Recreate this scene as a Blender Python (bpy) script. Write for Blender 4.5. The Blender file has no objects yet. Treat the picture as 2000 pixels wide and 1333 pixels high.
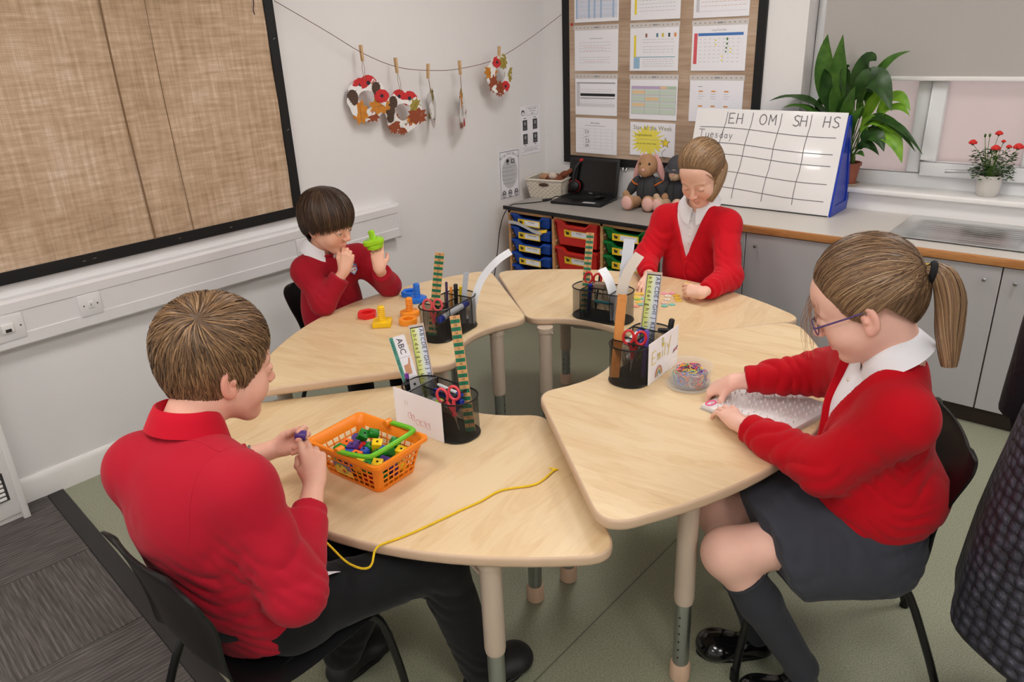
import bpy, bmesh, math, random
import numpy as np
from mathutils import Vector, Matrix
SC = bpy.context.scene
COL = SC.collection
PI = math.pi
cam_d = bpy.data.cameras.new('camera')
cam_d.sensor_fit = 'HORIZONTAL'
cam_d.sensor_width = 36.0
cam_d.lens = 1478.2 / 2000.0 * 36.0
cam_d.clip_start = 0.02
cam = bpy.data.objects.new('camera', cam_d)
COL.objects.link(cam)
def _cam_matrix(yaw, pitch, roll, loc):
 f = Vector((-math.sin(yaw) * math.cos(pitch), math.cos(yaw) * math.cos(pitch), -math.sin(pitch)))
 r = Vector((math.cos(yaw), math.sin(yaw), 0))
 u = r.cross(f)
 r2 = math.cos(roll) * r + math.sin(roll) * u
 u2 = -math.sin(roll) * r + math.cos(roll) * u
 m = Matrix((r2, u2, -f)).transposed().to_4x4()
 m.translation = loc
 return m
cam.matrix_world = _cam_matrix(math.radians(41.1958), math.radians(22.2733), math.radians(-2.4582), Vector((0, 0, 1.65)))
SC.camera = cam
SC.view_settings.view_transform = 'Standard'
SC.view_settings.look = 'None'
SC.view_settings.gamma = 1.0
SC.view_settings.use_curve_mapping = False
SC.view_settings.exposure = 0.68
world = bpy.data.worlds.new('daylight')
SC.world = world
world.use_nodes = True
world.node_tree.nodes['Background'].inputs[0].default_value = (0.83, 0.90, 1.0, 1)
world.node_tree.nodes['Background'].inputs[1].default_value = .9
PANEL_STRENGTH = 10.5
def lin(c):
 out = []
 for v in c[:3]:
  v = v / 255.0
  out.append(v / 12.92 if v <= 0.04045 else ((v + 0.055) / 1.055) ** 2.4)
 return (out[0], out[1], out[2], 1.0)
MATS = {}
def nd(nt, typ, **kw):
 n = nt.nodes.new(typ)
 for k, v in kw.items():
  if k.startswith('i_'):
   n.inputs[k[2:].replace('_', ' ')].default_value = v
  else:
   setattr(n, k, v)
 return n
def mat(name, col, rough=0.5, metal=0.0, spec=0.5, noise=None, bump=None, alpha=1.0, trans=0.0, sss=0.0, coat=0.0, coords='Object', emit=None, sheen=0.0, ior=1.45):
 """plain procedural material; noise=(scale, amount), bump=(scale, strength, distance)"""
 if name in MATS:
  return MATS[name]
 m = bpy.data.materials.new(name)
 m.use_nodes = True
 nt = m.node_tree
 b = nt.nodes['Principled BSDF']
 b.inputs['Base Color'].default_value = lin(col)
 b.inputs['Roughness'].default_value = rough
 b.inputs['Metallic'].default_value = metal
 b.inputs['Specular IOR Level'].default_value = spec
 b.inputs['Alpha'].default_value = alpha
 b.inputs['Transmission Weight'].default_value = trans
 b.inputs['IOR'].default_value = ior
 b.inputs['Coat Weight'].default_value = coat
 b.inputs['Sheen Weight'].default_value = sheen
 if sss:
  b.inputs['Subsurface Weight'].default_value = sss
  b.inputs['Subsurface Radius'].default_value = (0.012, 0.005, 0.003)
  b.inputs['Subsurface Scale'].default_value = 0.6
 if emit:
  b.inputs['Emission Color'].default_value = lin(col)
  b.inputs['Emission Strength'].default_value = emit
 tc = nd(nt, 'ShaderNodeTexCoord')
 if noise:
  n = nd(nt, 'ShaderNodeTexNoise', i_Scale=noise[0], i_Detail=4.0)
  nt.links.new(tc.outputs[coords], n.inputs['Vector'])
  mx = nd(nt, 'ShaderNodeMix', data_type='RGBA')
  c = lin(col)
  a = noise[1]
  mx.inputs[6].default_value = (c[0] * (1 - a), c[1] * (1 - a), c[2] * (1 - a), 1)
  mx.inputs[7].default_value = (min(c[0] * (1 + a), 1), min(c[1] * (1 + a), 1), min(c[2] * (1 + a), 1), 1)
  nt.links.new(n.outputs['Fac'], mx.inputs[0])
  nt.links.new(mx.outputs[2], b.inputs['Base Color'])
 if bump:
  n = nd(nt, 'ShaderNodeTexNoise', i_Scale=bump[0], i_Detail=3.0)
  nt.links.new(tc.outputs[coords], n.inputs['Vector'])
  bp = nd(nt, 'ShaderNodeBump', i_Strength=bump[1], i_Distance=bump[2] if len(bump) > 2 else 0.002)
  nt.links.new(n.outputs['Fac'], bp.inputs['Height'])
  nt.links.new(bp.outputs[0], b.inputs['Normal'])
 MATS[name] = m
 return m
def ramp(nt, stops):
 r = nt.nodes.new('ShaderNodeValToRGB')
 el = r.color_ramp.elements
 while len(el) < len(stops):
  el.new(0.5)
 for e, (p, c) in zip(el, stops):
  e.position = p
  e.color = lin(c)
 return r
def mat_wood(name, stops, grain_scale=(1.2, 14.0, 14.0), rough=0.42, fine=0.25):
 if name in MATS:
  return MATS[name]
 m = bpy.data.materials.new(name); m.use_nodes = True
 nt = m.node_tree; b = nt.nodes['Principled BSDF']
 tc = nd(nt, 'ShaderNodeTexCoord')
 mp = nd(nt, 'ShaderNodeMapping'); mp.inputs['Scale'].default_value = grain_scale
 nt.links.new(tc.outputs['Object'], mp.inputs['Vector'])
 n1 = nd(nt, 'ShaderNodeTexNoise', i_Scale=1.6, i_Detail=3.0, i_Distortion=0.9)
 n2 = nd(nt, 'ShaderNodeTexNoise', i_Scale=9.0, i_Detail=5.0, i_Distortion=0.4)
 nt.links.new(mp.outputs[0], n1.inputs['Vector']); nt.links.new(mp.outputs[0], n2.inputs['Vector'])
 ml = nd(nt, 'ShaderNodeMath', operation='MULTIPLY_ADD')
 ml.inputs[1].default_value = fine; nt.links.new(n2.outputs['Fac'], ml.inputs[0]); nt.links.new(n1.outputs['Fac'], ml.inputs[2])
 sn = nd(nt, 'ShaderNodeMath', operation='MULTIPLY'); sn.inputs[1].default_value = 42.0
 nt.links.new(n1.outputs['Fac'], sn.inputs[0])
 si = nd(nt, 'ShaderNodeMath', operation='SINE'); nt.links.new(sn.outputs[0], si.inputs[0])
 add = nd(nt, 'ShaderNodeMath', operation='MULTIPLY_ADD'); add.inputs[1].default_value = 0.05
 nt.links.new(si.outputs[0], add.inputs[0]); nt.links.new(ml.outputs[0], add.inputs[2])
 r = ramp(nt, stops); nt.links.new(add.outputs[0], r.inputs[0])
 nt.links.new(r.outputs[0], b.inputs['Base Color'])
 b.inputs['Roughness'].default_value = rough
 MATS[name] = m
 return m
def mat_burlap(name, c_dark, c_mid, c_light, thread=420.0):
 m = bpy.data.materials.new(name); m.use_nodes = True
 nt = m.node_tree; b = nt.nodes['Principled BSDF']
 tc = nd(nt, 'ShaderNodeTexCoord')
 mpA = nd(nt, 'ShaderNodeMapping'); mpA.inputs['Scale'].default_value = (1, 3.0, 26)
 mpB = nd(nt, 'ShaderNodeMapping'); mpB.inputs['Scale'].default_value = (1, 30, 2.5)
 nA = nd(nt, 'ShaderNodeTexNoise', i_Scale=3.0, i_Detail=5.0)
 nB = nd(nt, 'ShaderNodeTexNoise', i_Scale=2.4, i_Detail=5.0)
 for mp, n in ((mpA, nA), (mpB, nB)):
  nt.links.new(tc.outputs['Object'], mp.inputs['Vector']); nt.links.new(mp.outputs[0], n.inputs['Vector'])
 big = nd(nt, 'ShaderNodeTexNoise', i_Scale=2.2, i_Detail=2.0); nt.links.new(tc.outputs['Object'], big.inputs['Vector'])
 a1 = nd(nt, 'ShaderNodeMath', operation='ADD'); nt.links.new(nA.outputs['Fac'], a1.inputs[0]); nt.links.new(nB.outputs['Fac'], a1.inputs[1])
 a2 = nd(nt, 'ShaderNodeMath', operation='ADD'); nt.links.new(a1.outputs[0], a2.inputs[0]); nt.links.new(big.outputs['Fac'], a2.inputs[1])
 sx = nd(nt, 'ShaderNodeSeparateXYZ'); nt.links.new(tc.outputs['Object'], sx.inputs[0])
 def wave(sock, k):
  mu = nd(nt, 'ShaderNodeMath', operation='MULTIPLY'); mu.inputs[1].default_value = k; nt.links.new(sock, mu.inputs[0])
  s = nd(nt, 'ShaderNodeMath', operation='SINE'); nt.links.new(mu.outputs[0], s.inputs[0]); return s.outputs[0]
 horiz = nd(nt, 'ShaderNodeMath', operation='ADD'); nt.links.new(sx.outputs[0], horiz.inputs[0]); nt.links.new(sx.outputs[1], horiz.inputs[1])
 w1 = wave(horiz.outputs[0], thread * 2.0); w2 = wave(sx.outputs[2], thread * 2.0)
 wm = nd(nt, 'ShaderNodeMath', operation='ADD'); nt.links.new(w1, wm.inputs[0]); nt.links.new(w2, wm.inputs[1])
 a3 = nd(nt, 'ShaderNodeMath', operation='MULTIPLY_ADD'); a3.inputs[1].default_value = 0.045; nt.links.new(wm.outputs[0], a3.inputs[0]); nt.links.new(a2.outputs[0], a3.inputs[2])
 d = nd(nt, 'ShaderNodeMath', operation='DIVIDE'); d.inputs[1].default_value = 3.0; nt.links.new(a3.outputs[0], d.inputs[0])
 r = ramp(nt, [(0.36, c_dark), (0.52, c_mid), (0.66, c_light)]); nt.links.new(d.outputs[0], r.inputs[0])
 nt.links.new(r.outputs[0], b.inputs['Base Color'])
 bp = nd(nt, 'ShaderNodeBump', i_Strength=0.35, i_Distance=0.002); nt.links.new(a3.outputs[0], bp.inputs['Height']); nt.links.new(bp.outputs[0], b.inputs['Normal'])
 b.inputs['Roughness'].default_value = 0.9
 b.inputs['Specular IOR Level'].default_value = 0.15
 MATS[name] = m
 return m
def mat_attr(name, rough=0.6, attr='col', sss=0.0, noise=None, bump=None, spec=0.4, sheen=0.0, aniso=0.0):
 """colour from a vertex attribute (pigment), with optional grain"""
 if name in MATS:
  return MATS[name]
 m = bpy.data.materials.new(name); m.use_nodes = True
 nt = m.node_tree; b = nt.nodes['Principled BSDF']
 at = nd(nt, 'ShaderNodeAttribute', attribute_name=attr)
 b.inputs['Roughness'].default_value = rough
 b.inputs['Specular IOR Level'].default_value = spec
 b.inputs['Sheen Weight'].default_value = sheen
 src = at.outputs['Color']
 tc = nd(nt, 'ShaderNodeTexCoord')
 if noise:
  n = nd(nt, 'ShaderNodeTexNoise', i_Scale=noise[0], i_Detail=4.0); nt.links.new(tc.outputs['Object'], n.inputs['Vector'])
  mr = nd(nt, 'ShaderNodeMapRange'); mr.inputs[3].default_value = 1 - noise[1]; mr.inputs[4].default_value = 1 + noise[1]
  nt.links.new(n.outputs['Fac'], mr.inputs[0])
  mx = nd(nt, 'ShaderNodeVectorMath', operation='SCALE'); nt.links.new(src, mx.inputs[0]); nt.links.new(mr.outputs[0], mx.inputs['Scale'])
  src = mx.outputs[0]
 nt.links.new(src, b.inputs['Base Color'])
 if sss:
  b.inputs['Subsurface Weight'].default_value = sss
  b.inputs['Subsurface Radius'].default_value = (0.010, 0.004, 0.0025)
  b.inputs['Subsurface Scale'].default_value = 0.6
 if bump:
  n = nd(nt, 'ShaderNodeTexNoise', i_Scale=bump[0], i_Detail=3.0); nt.links.new(tc.outputs['Object'], n.inputs['Vector'])
  bp = nd(nt, 'ShaderNodeBump', i_Strength=bump[1], i_Distance=bump[2]); nt.links.new(n.outputs['Fac'], bp.inputs['Height']); nt.links.new(bp.outputs[0], b.inputs['Normal'])
 MATS[name] = m
 return m
class MB:
 def __init__(s):
  s.v = []; s.f = []; s.m = []
 def add(s, vs, fs, mi=0):
  o = len(s.v)
  s.v.extend([tuple(p) for p in vs])
  for f in fs:
   s.f.append(tuple(i + o for i in f)); s.m.append(mi)
  return s
 def box(s, x0, x1, y0, y1, z0, z1, mi=0):
  return s.add([(x0, y0, z0), (x1, y0, z0), (x1, y1, z0), (x0, y1, z0), (x0, y0, z1), (x1, y0, z1), (x1, y1, z1), (x0, y1, z1)],
     [(0, 3, 2, 1), (4, 5, 6, 7), (0, 1, 5, 4), (1, 2, 6, 5), (2, 3, 7, 6), (3, 0, 4, 7)], mi)
 def obox(s, c, ax, ay, az, mi=0):
  """box from centre and three half-axis vectors"""
  c = Vector(c); ax = Vector(ax); ay = Vector(ay); az = Vector(az)
  P = [c + sx * ax + sy * ay + sz * az for sz in (-1, 1) for sx, sy in ((-1, -1), (1, -1), (1, 1), (-1, 1))]
  return s.add(P, [(0, 3, 2, 1), (4, 5, 6, 7), (0, 1, 5, 4), (1, 2, 6, 5), (2, 3, 7, 6), (3, 0, 4, 7)], mi)
 def prism(s, poly, z0, z1, mi=0):
  n = len(poly)
  vs = [(p[0], p[1], z0) for p in poly] + [(p[0], p[1], z1) for p in poly]
  fs = [tuple(range(n - 1, -1, -1)), tuple(range(n, 2 * n))] + [(i, (i + 1) % n, n + (i + 1) % n, n + i) for i in range(n)]
  return s.add(vs, fs, mi)
 def prism3(s, pts, d, mi=0):
  """polygon in space swept along vector d"""
  n = len(pts); d = Vector(d)
  vs = [Vector(p) for p in pts] + [Vector(p) + d for p in pts]
  fs = [tuple(range(n - 1, -1, -1)), tuple(range(n, 2 * n))] + [(i, (i + 1) % n, n + (i + 1) % n, n + i) for i in range(n)]
  return s.add(vs, fs, mi)
 def poly(s, pts, mi=0):
  return s.add(pts, [tuple(range(len(pts)))], mi)
 def tube(s, pts, r, n=8, closed=False, mi=0, caps=True):
  P = [Vector(p) for p in pts]; k = len(P)
  rr = r if isinstance(r, (list, tuple)) else [r] * k
  vs = []; ref = None
  for i in range(k):
   if closed:
    t = P[(i + 1) % k] - P[i - 1]
   else:
    t = P[min(i + 1, k - 1)] - P[max(i - 1, 0)]
   t.normalize()
   if ref is None:
    ref = Vector((0, 0, 1)) if abs(t.z) < 0.9 else Vector((1, 0, 0))
    ref = (ref - t * ref.dot(t)).normalized()
   else:
    q = ref - t * ref.dot(t)
    ref = q.normalized() if q.length > 1e-6 else ref
   b = t.cross(ref)
   for j in range(n):
    a = 2 * PI * j / n
    vs.append(P[i] + rr[i] * (math.cos(a) * ref + math.sin(a) * b))
  fs = []
  for i in range(k if closed else k - 1):
   i2 = (i + 1) % k
   for j in range(n):
    j2 = (j + 1) % n
    fs.append((i * n + j, i * n + j2, i2 * n + j2, i2 * n + j))
  if caps and not closed:
   fs.append(tuple(range(n - 1, -1, -1))); fs.append(tuple((k - 1) * n + j for j in range(n)))
  return s.add(vs, fs, mi)
 def cyl(s, a, b, r, r2=None, n=16, mi=0):
  return s.tube([a, b], [r, r if r2 is None else r2], n, mi=mi)
 def lathe(s, prof, c=(0, 0, 0), n=24, mi=0):
  vs = []; k = len(prof)
  for (r, z) in prof:
   for j in range(n):
    a = 2 * PI * j / n
    vs.append((c[0] + r * math.cos(a), c[1] + r * math.sin(a), c[2] + z))
  fs = [(i * n + j, i * n + (j + 1) % n, (i + 1) * n + (j + 1) % n, (i + 1) * n + j) for i in range(k - 1) for j in range(n)]
  return s.add(vs, fs, mi)
 def grid(s, rows, mi=0, closed_u=False):
  nu = len(rows); nv = len(rows[0])
  vs = [p for r in rows for p in r]
  fs = []
  for i in range(nu if closed_u else nu - 1):
   i2 = (i + 1) % nu
   for j in range(nv - 1):
    fs.append((i * nv + j, i2 * nv + j, i2 * nv + j + 1, i * nv + j + 1))
  return s.add(vs, fs, mi)
 def ball(s, c, r, nu=14, nv=9, mi=0, M=None):
  rx, ry, rz = r if isinstance(r, (tuple, list)) else (r, r, r)
  vs = []; c = Vector(c)
  for i in range(nv + 1):
   t = PI * i / nv
   for j in range(nu):
    a = 2 * PI * j / nu
    p = Vector((rx * math.sin(t) * math.cos(a), ry * math.sin(t) * math.sin(a), rz * math.cos(t)))
    if M is not None: p = M @ p
    vs.append(c + p)
  fs = [(i * nu + j, (i + 1) * nu + j, (i + 1) * nu + (j + 1) % nu, i * nu + (j + 1) % nu) for i in range(nv) for j in range(nu)]
  return s.add(vs, fs, mi)
 def mesh(s, name, mats=None, bevel=0.0, segs=2, smooth=True, ang=40, weld=True):
  me = bpy.data.meshes.new(name)
  me.from_pydata(s.v, [], s.f)
  me.polygons.foreach_set('material_index', s.m)
  bm = bmesh.new(); bm.from_mesh(me)
  if weld:
   bmesh.ops.remove_doubles(bm, verts=bm.verts, dist=1e-6)
   bmesh.ops.dissolve_degenerate(bm, edges=bm.edges, dist=1e-7)
  bmesh.ops.recalc_face_normals(bm, faces=bm.faces)
  if bevel:
   ed = [e for e in bm.edges if len(e.link_faces) == 2 and e.calc_face_angle(0) > math.radians(35)]
   bmesh.ops.bevel(bm, geom=ed, offset=bevel, segments=segs, profile=0.5, affect='EDGES', clamp_overlap=True)
  bm.to_mesh(me); bm.free()
  if mats:
   for m in (mats if isinstance(mats, (list, tuple)) else [mats]):
    me.materials.append(m)
  if smooth:
   me.shade_smooth(); me.set_sharp_from_angle(angle=math.radians(ang))
  return me
 def build(s, name, mats=None, parent=None, world=True, **kw):
  return link(name, s.mesh(name, mats, **kw), parent, world)
def link(name, me, parent=None, world=True):
 o = bpy.data.objects.new(name, me); COL.objects.link(o)
 if parent is not None:
  o.parent = parent
  if world:
   o.matrix_parent_inverse = mw(parent).inverted()
 return o
def mw(o):
 M = o.matrix_basis.copy()
 if o.parent is not None:
  M = mw(o.parent) @ o.matrix_parent_inverse @ M
 return M
def tag(o, label=None, cat=None, group=None, kind=None):
 if label: o['label'] = label
 if cat: o['category'] = cat
 if group: o['group'] = group
 if kind: o['kind'] = kind
 return o
def thing(name, label, cat, loc=(0, 0, 0), rotz=0.0, group=None):
 o = bpy.data.objects.new(name, None); COL.objects.link(o)
 o.empty_display_size = 0.05
 o.location = loc; o.rotation_euler = (0, 0, rotz)
 return tag(o, label, cat, group)
def struct(o, label=None):
 o['kind'] = 'structure'
 if label: o['label'] = label
 return o
def copy_tree(o, parent=None):
 c = o.copy(); COL.objects.link(c)
 if parent is not None: c.parent = parent
 for ch in list(o.children): copy_tree(ch, c)
 return c
GLYPH = {}
def _load_glyphs():
 def m(sx):
  cu = bpy.data.curves.new('t', 'FONT'); cu.body = sx; cu.size = 1.0; cu.resolution_u = 2
  ob = bpy.data.objects.new('t', cu); COL.objects.link(ob)
  me = bpy.data.meshes.new_from_object(ob.evaluated_get(bpy.context.evaluated_depsgraph_get()))
  vs = [(v.co.x, v.co.y) for v in me.vertices]; fs = [tuple(p.vertices) for p in me.polygons]
  bpy.data.objects.remove(ob); bpy.data.meshes.remove(me); bpy.data.curves.remove(cu)
  return vs, fs
 for ch in 'ABCDEFGHIJKLMNOPQRSTUVWXYZabcdefghijklmnopqrstuvwxyz0123456789?!':
  vs, fs = m(ch); v2, _ = m(ch + ch)
  GLYPH[ch] = (vs, fs, max(v[0] for v in v2) - max(v[0] for v in vs))
 GLYPH[' '] = ([], [], .32)
_load_glyphs()
def text_into(mb, s, O, R, U, size, mi=0, align='LEFT', spacing=1.0, lift=0.0):
 """flat lettering: O origin, R reading direction, U up"""
 O = Vector(O); R = Vector(R).normalized(); U = Vector(U).normalized(); N = R.cross(U)
 wid = sum(GLYPH[c][2] * spacing for c in s)
 x = -wid / 2 if align == 'CENTER' else 0.0
 for c in s:
  vs, fs, adv = GLYPH[c]
  mb.add([O + (x + a) * size * R + b * size * U + N * lift for a, b in vs], fs, mi)
  x += adv * spacing
class Sheet:
 """flat print in a plane: O bottom-left corner, R right, U up (unit), sizes in metres"""
 def __init__(s, O, R, U):
  s.O = Vector(O); s.R = Vector(R).normalized(); s.U = Vector(U).normalized(); s.N = s.R.cross(s.U); s.mb = MB(); s.mats = []
 def mi(s, m):
  if m not in s.mats: s.mats.append(m)
  return s.mats.index(m)
 def p(s, u, v, l=0.0006): return s.O + s.R * u + s.U * v + s.N * l
 def rect(s, u0, v0, u1, v1, m, l=0.0006):
  s.mb.poly([s.p(u0, v0, l), s.p(u1, v0, l), s.p(u1, v1, l), s.p(u0, v1, l)], s.mi(m))
 def shape(s, pts, m, l=0.0006):
  s.mb.poly([s.p(u, v, l) for u, v in pts], s.mi(m))
 def disc(s, u, v, r, m, l=0.0008, n=14, ry=None):
  ry = ry or r
  s.shape([(u + r * math.cos(2 * PI * k / n), v + ry * math.sin(2 * PI * k / n)) for k in range(n)], m, l)
 def line(s, pts, w, m, l=0.0008):
  for a, b in zip(pts[:-1], pts[1:]):
   d = Vector((b[0] - a[0], b[1] - a[1]))
   if d.length < 1e-9: continue
   d.normalize(); n = Vector((-d.y, d.x)) * w / 2; e = d * w * 0.3
   s.shape([(a[0] - n.x - e.x, a[1] - n.y - e.y), (b[0] - n.x + e.x, b[1] - n.y + e.y), (b[0] + n.x + e.x, b[1] + n.y + e.y), (a[0] + n.x - e.x, a[1] + n.y - e.y)], m, l)
 def text(s, t, u, v, size, m, align='LEFT', l=0.0009, rot=0.0, spacing=1.0):
  R = s.R * math.cos(rot) + s.U * math.sin(rot); U = -s.R * math.sin(rot) + s.U * math.cos(rot)
  text_into(s.mb, t, s.p(u, v, l), R, U, size, s.mi(m), align, spacing)
 def build(s, name, parent):
  return s.mb.build(name, s.mats, parent, smooth=False, weld=False)
random.seed(7)
# ROOM SHELL
XW, YB = -3.145, 4.024
XR, YF, ZC = 2.3, -2.6, 2.62
M_wall = mat('wall_paint', (236, 234, 234), 0.72, spec=0.3, noise=(3.0, 0.02), bump=(260, 0.06, 0.001))
M_white = mat('white_gloss_paint', (236, 234, 232), 0.35, noise=(2, 0.015))
M_upvc = mat('window_plastic', (232, 234, 236), 0.3)
M_trunk = mat('trunking_plastic', (232, 229, 230), 0.38, noise=(1.5, 0.015))
M_ceil = mat('ceiling_tile', (238, 237, 233), 0.9, bump=(120, 0.2, 0.002))
M_black = mat('black_border_card', (17, 17, 18), 0.62, noise=(14, 0.25))
M_burl = mat_burlap('hessian', (172, 144, 117), (204, 176, 148), (232, 212, 192))
M_burl2 = mat_burlap('hessian_small', (156, 130, 108), (188, 163, 140), (212, 192, 174))
def mat_vinyl():
 m = bpy.data.materials.new('speckled_green_vinyl'); m.use_nodes = True
 nt = m.node_tree; b = nt.nodes['Principled BSDF']
 tc = nd(nt, 'ShaderNodeTexCoord')
 n1 = nd(nt, 'ShaderNodeTexNoise', i_Scale=240.0, i_Detail=2.0); nt.links.new(tc.outputs['Object'], n1.inputs['Vector'])
 n2 = nd(nt, 'ShaderNodeTexNoise', i_Scale=6.0, i_Detail=3.0); nt.links.new(tc.outputs['Object'], n2.inputs['Vector'])
 v = nd(nt, 'ShaderNodeTexVoronoi', i_Scale=170.0); nt.links.new(tc.outputs['Object'], v.inputs['Vector'])
 r = ramp(nt, [(0.30, (118, 120, 102)), (0.46, (144, 146, 124)), (0.62, (156, 158, 136)), (0.80, (176, 177, 158))])
 nt.links.new(n1.outputs['Fac'], r.inputs[0])
 lt = nd(nt, 'ShaderNodeMath', operation='LESS_THAN'); lt.inputs[1].default_value = 0.13; nt.links.new(v.outputs['Distance'], lt.inputs[0])
 sep = nd(nt, 'ShaderNodeSeparateColor'); nt.links.new(v.outputs['Color'], sep.inputs[0])
 gt = nd(nt, 'ShaderNodeMath', operation='GREATER_THAN'); gt.inputs[1].default_value = 0.72; nt.links.new(sep.outputs[0], gt.inputs[0])
 mu = nd(nt, 'ShaderNodeMath', operation='MULTIPLY'); nt.links.new(lt.outputs[0], mu.inputs[0]); nt.links.new(gt.outputs[0], mu.inputs[1])
 fl = ramp(nt, [(0.0, (60, 60, 48)), (0.6, (74, 72, 60)), (0.85, (205, 206, 190))]); nt.links.new(sep.outputs[1], fl.inputs[0])
 mx = nd(nt, 'ShaderNodeMix', data_type='RGBA'); nt.links.new(mu.outputs[0], mx.inputs[0]); nt.links.new(r.outputs[0], mx.inputs[6]); nt.links.new(fl.outputs[0], mx.inputs[7])
 nt.links.new(mx.outputs[2], b.inputs['Base Color'])
 b.inputs['Roughness'].default_value = 0.42
 MATS['vinyl'] = m
 return m
M_vinyl = mat_vinyl()
def mat_carpet(name, along_x):
 m = bpy.data.materials.new(name); m.use_nodes = True
 nt = m.node_tree; b = nt.nodes['Principled BSDF']
 tc = nd(nt, 'ShaderNodeTexCoord')
 mp = nd(nt, 'ShaderNodeMapping'); mp.inputs['Scale'].default_value = (1, 0.05, 1) if along_x else (0.05, 1, 1)
 nt.links.new(tc.outputs['Object'], mp.inputs['Vector'])
 n1 = nd(nt, 'ShaderNodeTexNoise', i_Scale=230.0, i_Detail=1.0); nt.links.new(mp.outputs[0], n1.inputs['Vector'])
 n2 = nd(nt, 'ShaderNodeTexNoise', i_Scale=420.0, i_Detail=1.0); nt.links.new(tc.outputs['Object'], n2.inputs['Vector'])
 sx = nd(nt, 'ShaderNodeSeparateXYZ'); nt.links.new(tc.outputs['Object'], sx.inputs[0])
 mu = nd(nt, 'ShaderNodeMath', operation='MULTIPLY'); mu.inputs[1].default_value = 400.0; nt.links.new(sx.outputs[0 if along_x else 1], mu.inputs[0])
 si = nd(nt, 'ShaderNodeMath', operation='SINE'); nt.links.new(mu.outputs[0], si.inputs[0])
 a = nd(nt, 'ShaderNodeMath', operation='MULTIPLY_ADD'); a.inputs[1].default_value = 0.10; nt.links.new(si.outputs[0], a.inputs[0]); nt.links.new(n1.outputs['Fac'], a.inputs[2])
 a2 = nd(nt, 'ShaderNodeMath', operation='MULTIPLY_ADD'); a2.inputs[1].default_value = 0.22; nt.links.new(n2.outputs['Fac'], a2.inputs[0]); nt.links.new(a.outputs[0], a2.inputs[2])
 r = ramp(nt, [(0.35, (76, 72, 71)), (0.62, (92, 87, 85)), (0.92, (116, 110, 107))]); nt.links.new(a2.outputs[0], r.inputs[0])
 nt.links.new(r.outputs[0], b.inputs['Base Color'])
 bp = nd(nt, 'ShaderNodeBump', i_Strength=0.6, i_Distance=0.003); nt.links.new(a2.outputs[0], bp.inputs['Height']); nt.links.new(bp.outputs[0], b.inputs['Normal'])
 b.inputs['Roughness'].default_value = 0.95
 b.inputs['Specular IOR Level'].default_value = 0.1
 return m
M_carpA = mat_carpet('ribbed_carpet_a', True); M_carpB = mat_carpet('ribbed_carpet_b', False)
floor = struct(MB().box(XW - .2, XR + .2, YF - .2, YB + .25, -.1, -.002).build('floor', mat('screed', (120, 120, 112), .8), smooth=False), 'speckled green vinyl classroom floor')
MB().box(XW, -1.016, .50, YB, -.002, 0).build('vinyl_sheet', M_vinyl, floor, smooth=False)
MB().box(-1.010, XR, YF, YB, -.002, 0).build('vinyl_sheet', M_vinyl, floor, smooth=False)
MB().box(-1.016, -1.010, YF, YB, -.002, -.0004).build('weld_seam', mat('weld', (112, 116, 98), .5), floor, smooth=False)
carpet = thing('floor_carpet', 'grey ribbed carpet tiles by the heater', 'carpet', (XW, .745, 0), math.radians(-4.6))
carpet['kind'] = 'structure'; del carpet['category']
MB().box(0, 2.1, -.03, .03, 0, .006).build('edge_strip', mat('rubber_strip', (44, 42, 42), .6), carpet, world=False, bevel=.002)
tile_m = {}
for k, mm in enumerate((M_carpA, M_carpB)):
 tile_m[k] = MB().box(.001, .499, .001, .499, 0, .007).mesh('carpet_tile', mm, bevel=.002, segs=1)
for i in range(4):
 for j in range(6):
  o = link('carpet_tile', tile_m[(i + j) % 2], carpet, False)
  o.location = (i * .5 + .02, -.03 - (j + 1) * .5, 0)
wl = struct(MB().box(XW - .2, XW, YF - .2, YB + .2, 0, ZC).build('wall_left', M_wall, smooth=False), 'off-white painted wall with the large display board')
WX0, WX1, WZ0, WZ1 = -1.50, 0.95, 0.83, 2.28
wb = MB()
wb.box(XW, WX0, YB, YB + .26, 0, ZC).box(WX0, WX1, YB, YB + .26, 0, WZ0).box(WX0, WX1, YB, YB + .26, WZ1, ZC).box(WX1, XR, YB, YB + .26, 0, ZC)
struct(wb.build('wall_back', M_wall, smooth=False), 'off-white back wall with window recess')
struct(MB().box(XR, XR + .2, YF - .2, YB + .2, 0, ZC).build('wall_right', M_wall, smooth=False))
struct(MB().box(XW, XR, YF - .2, YF, 0, ZC).build('wall_front', M_wall, smooth=False))
struct(MB().box(XW - .2, XR + .2, YF - .2, YB + .2, ZC, ZC + .1).build('ceiling', M_ceil, smooth=False))
bp_ = [(0, 0), (.018, 0), (.018, .085), (.012, .098), (.006, .108), (0, .108)]
struct(MB().prism3([(XW + a, .62, b) for a, b in bp_], (0, YB - .62, 0)).build('baseboard_left', M_white, ang=60), 'white skirting board')
struct(MB().prism3([(XW, YB - a, b) for a, b in bp_], (.1, 0, 0)).build('baseboard_back', M_white, ang=60))
M_panel = mat('led_panel', (255, 251, 248), .5, emit=PANEL_STRENGTH)
panel_spots = [(-1.75, .15), (-1.75, 2.7), (.05, .15), (.05, 2.7), (-1.75, -1.7), (.05, -1.7), (1.65, .15), (1.65, 2.3)]
pdesc = {0: 'above the boy with short fair hair', 1: 'above the boy in the corner', 2: 'above the photographer', 3: 'above the girl at the sink side', 4: 'behind the camera on the display board side', 5: 'directly behind the camera', 6: 'to the right of the camera', 7: 'at the far right near the window wall'}
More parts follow.
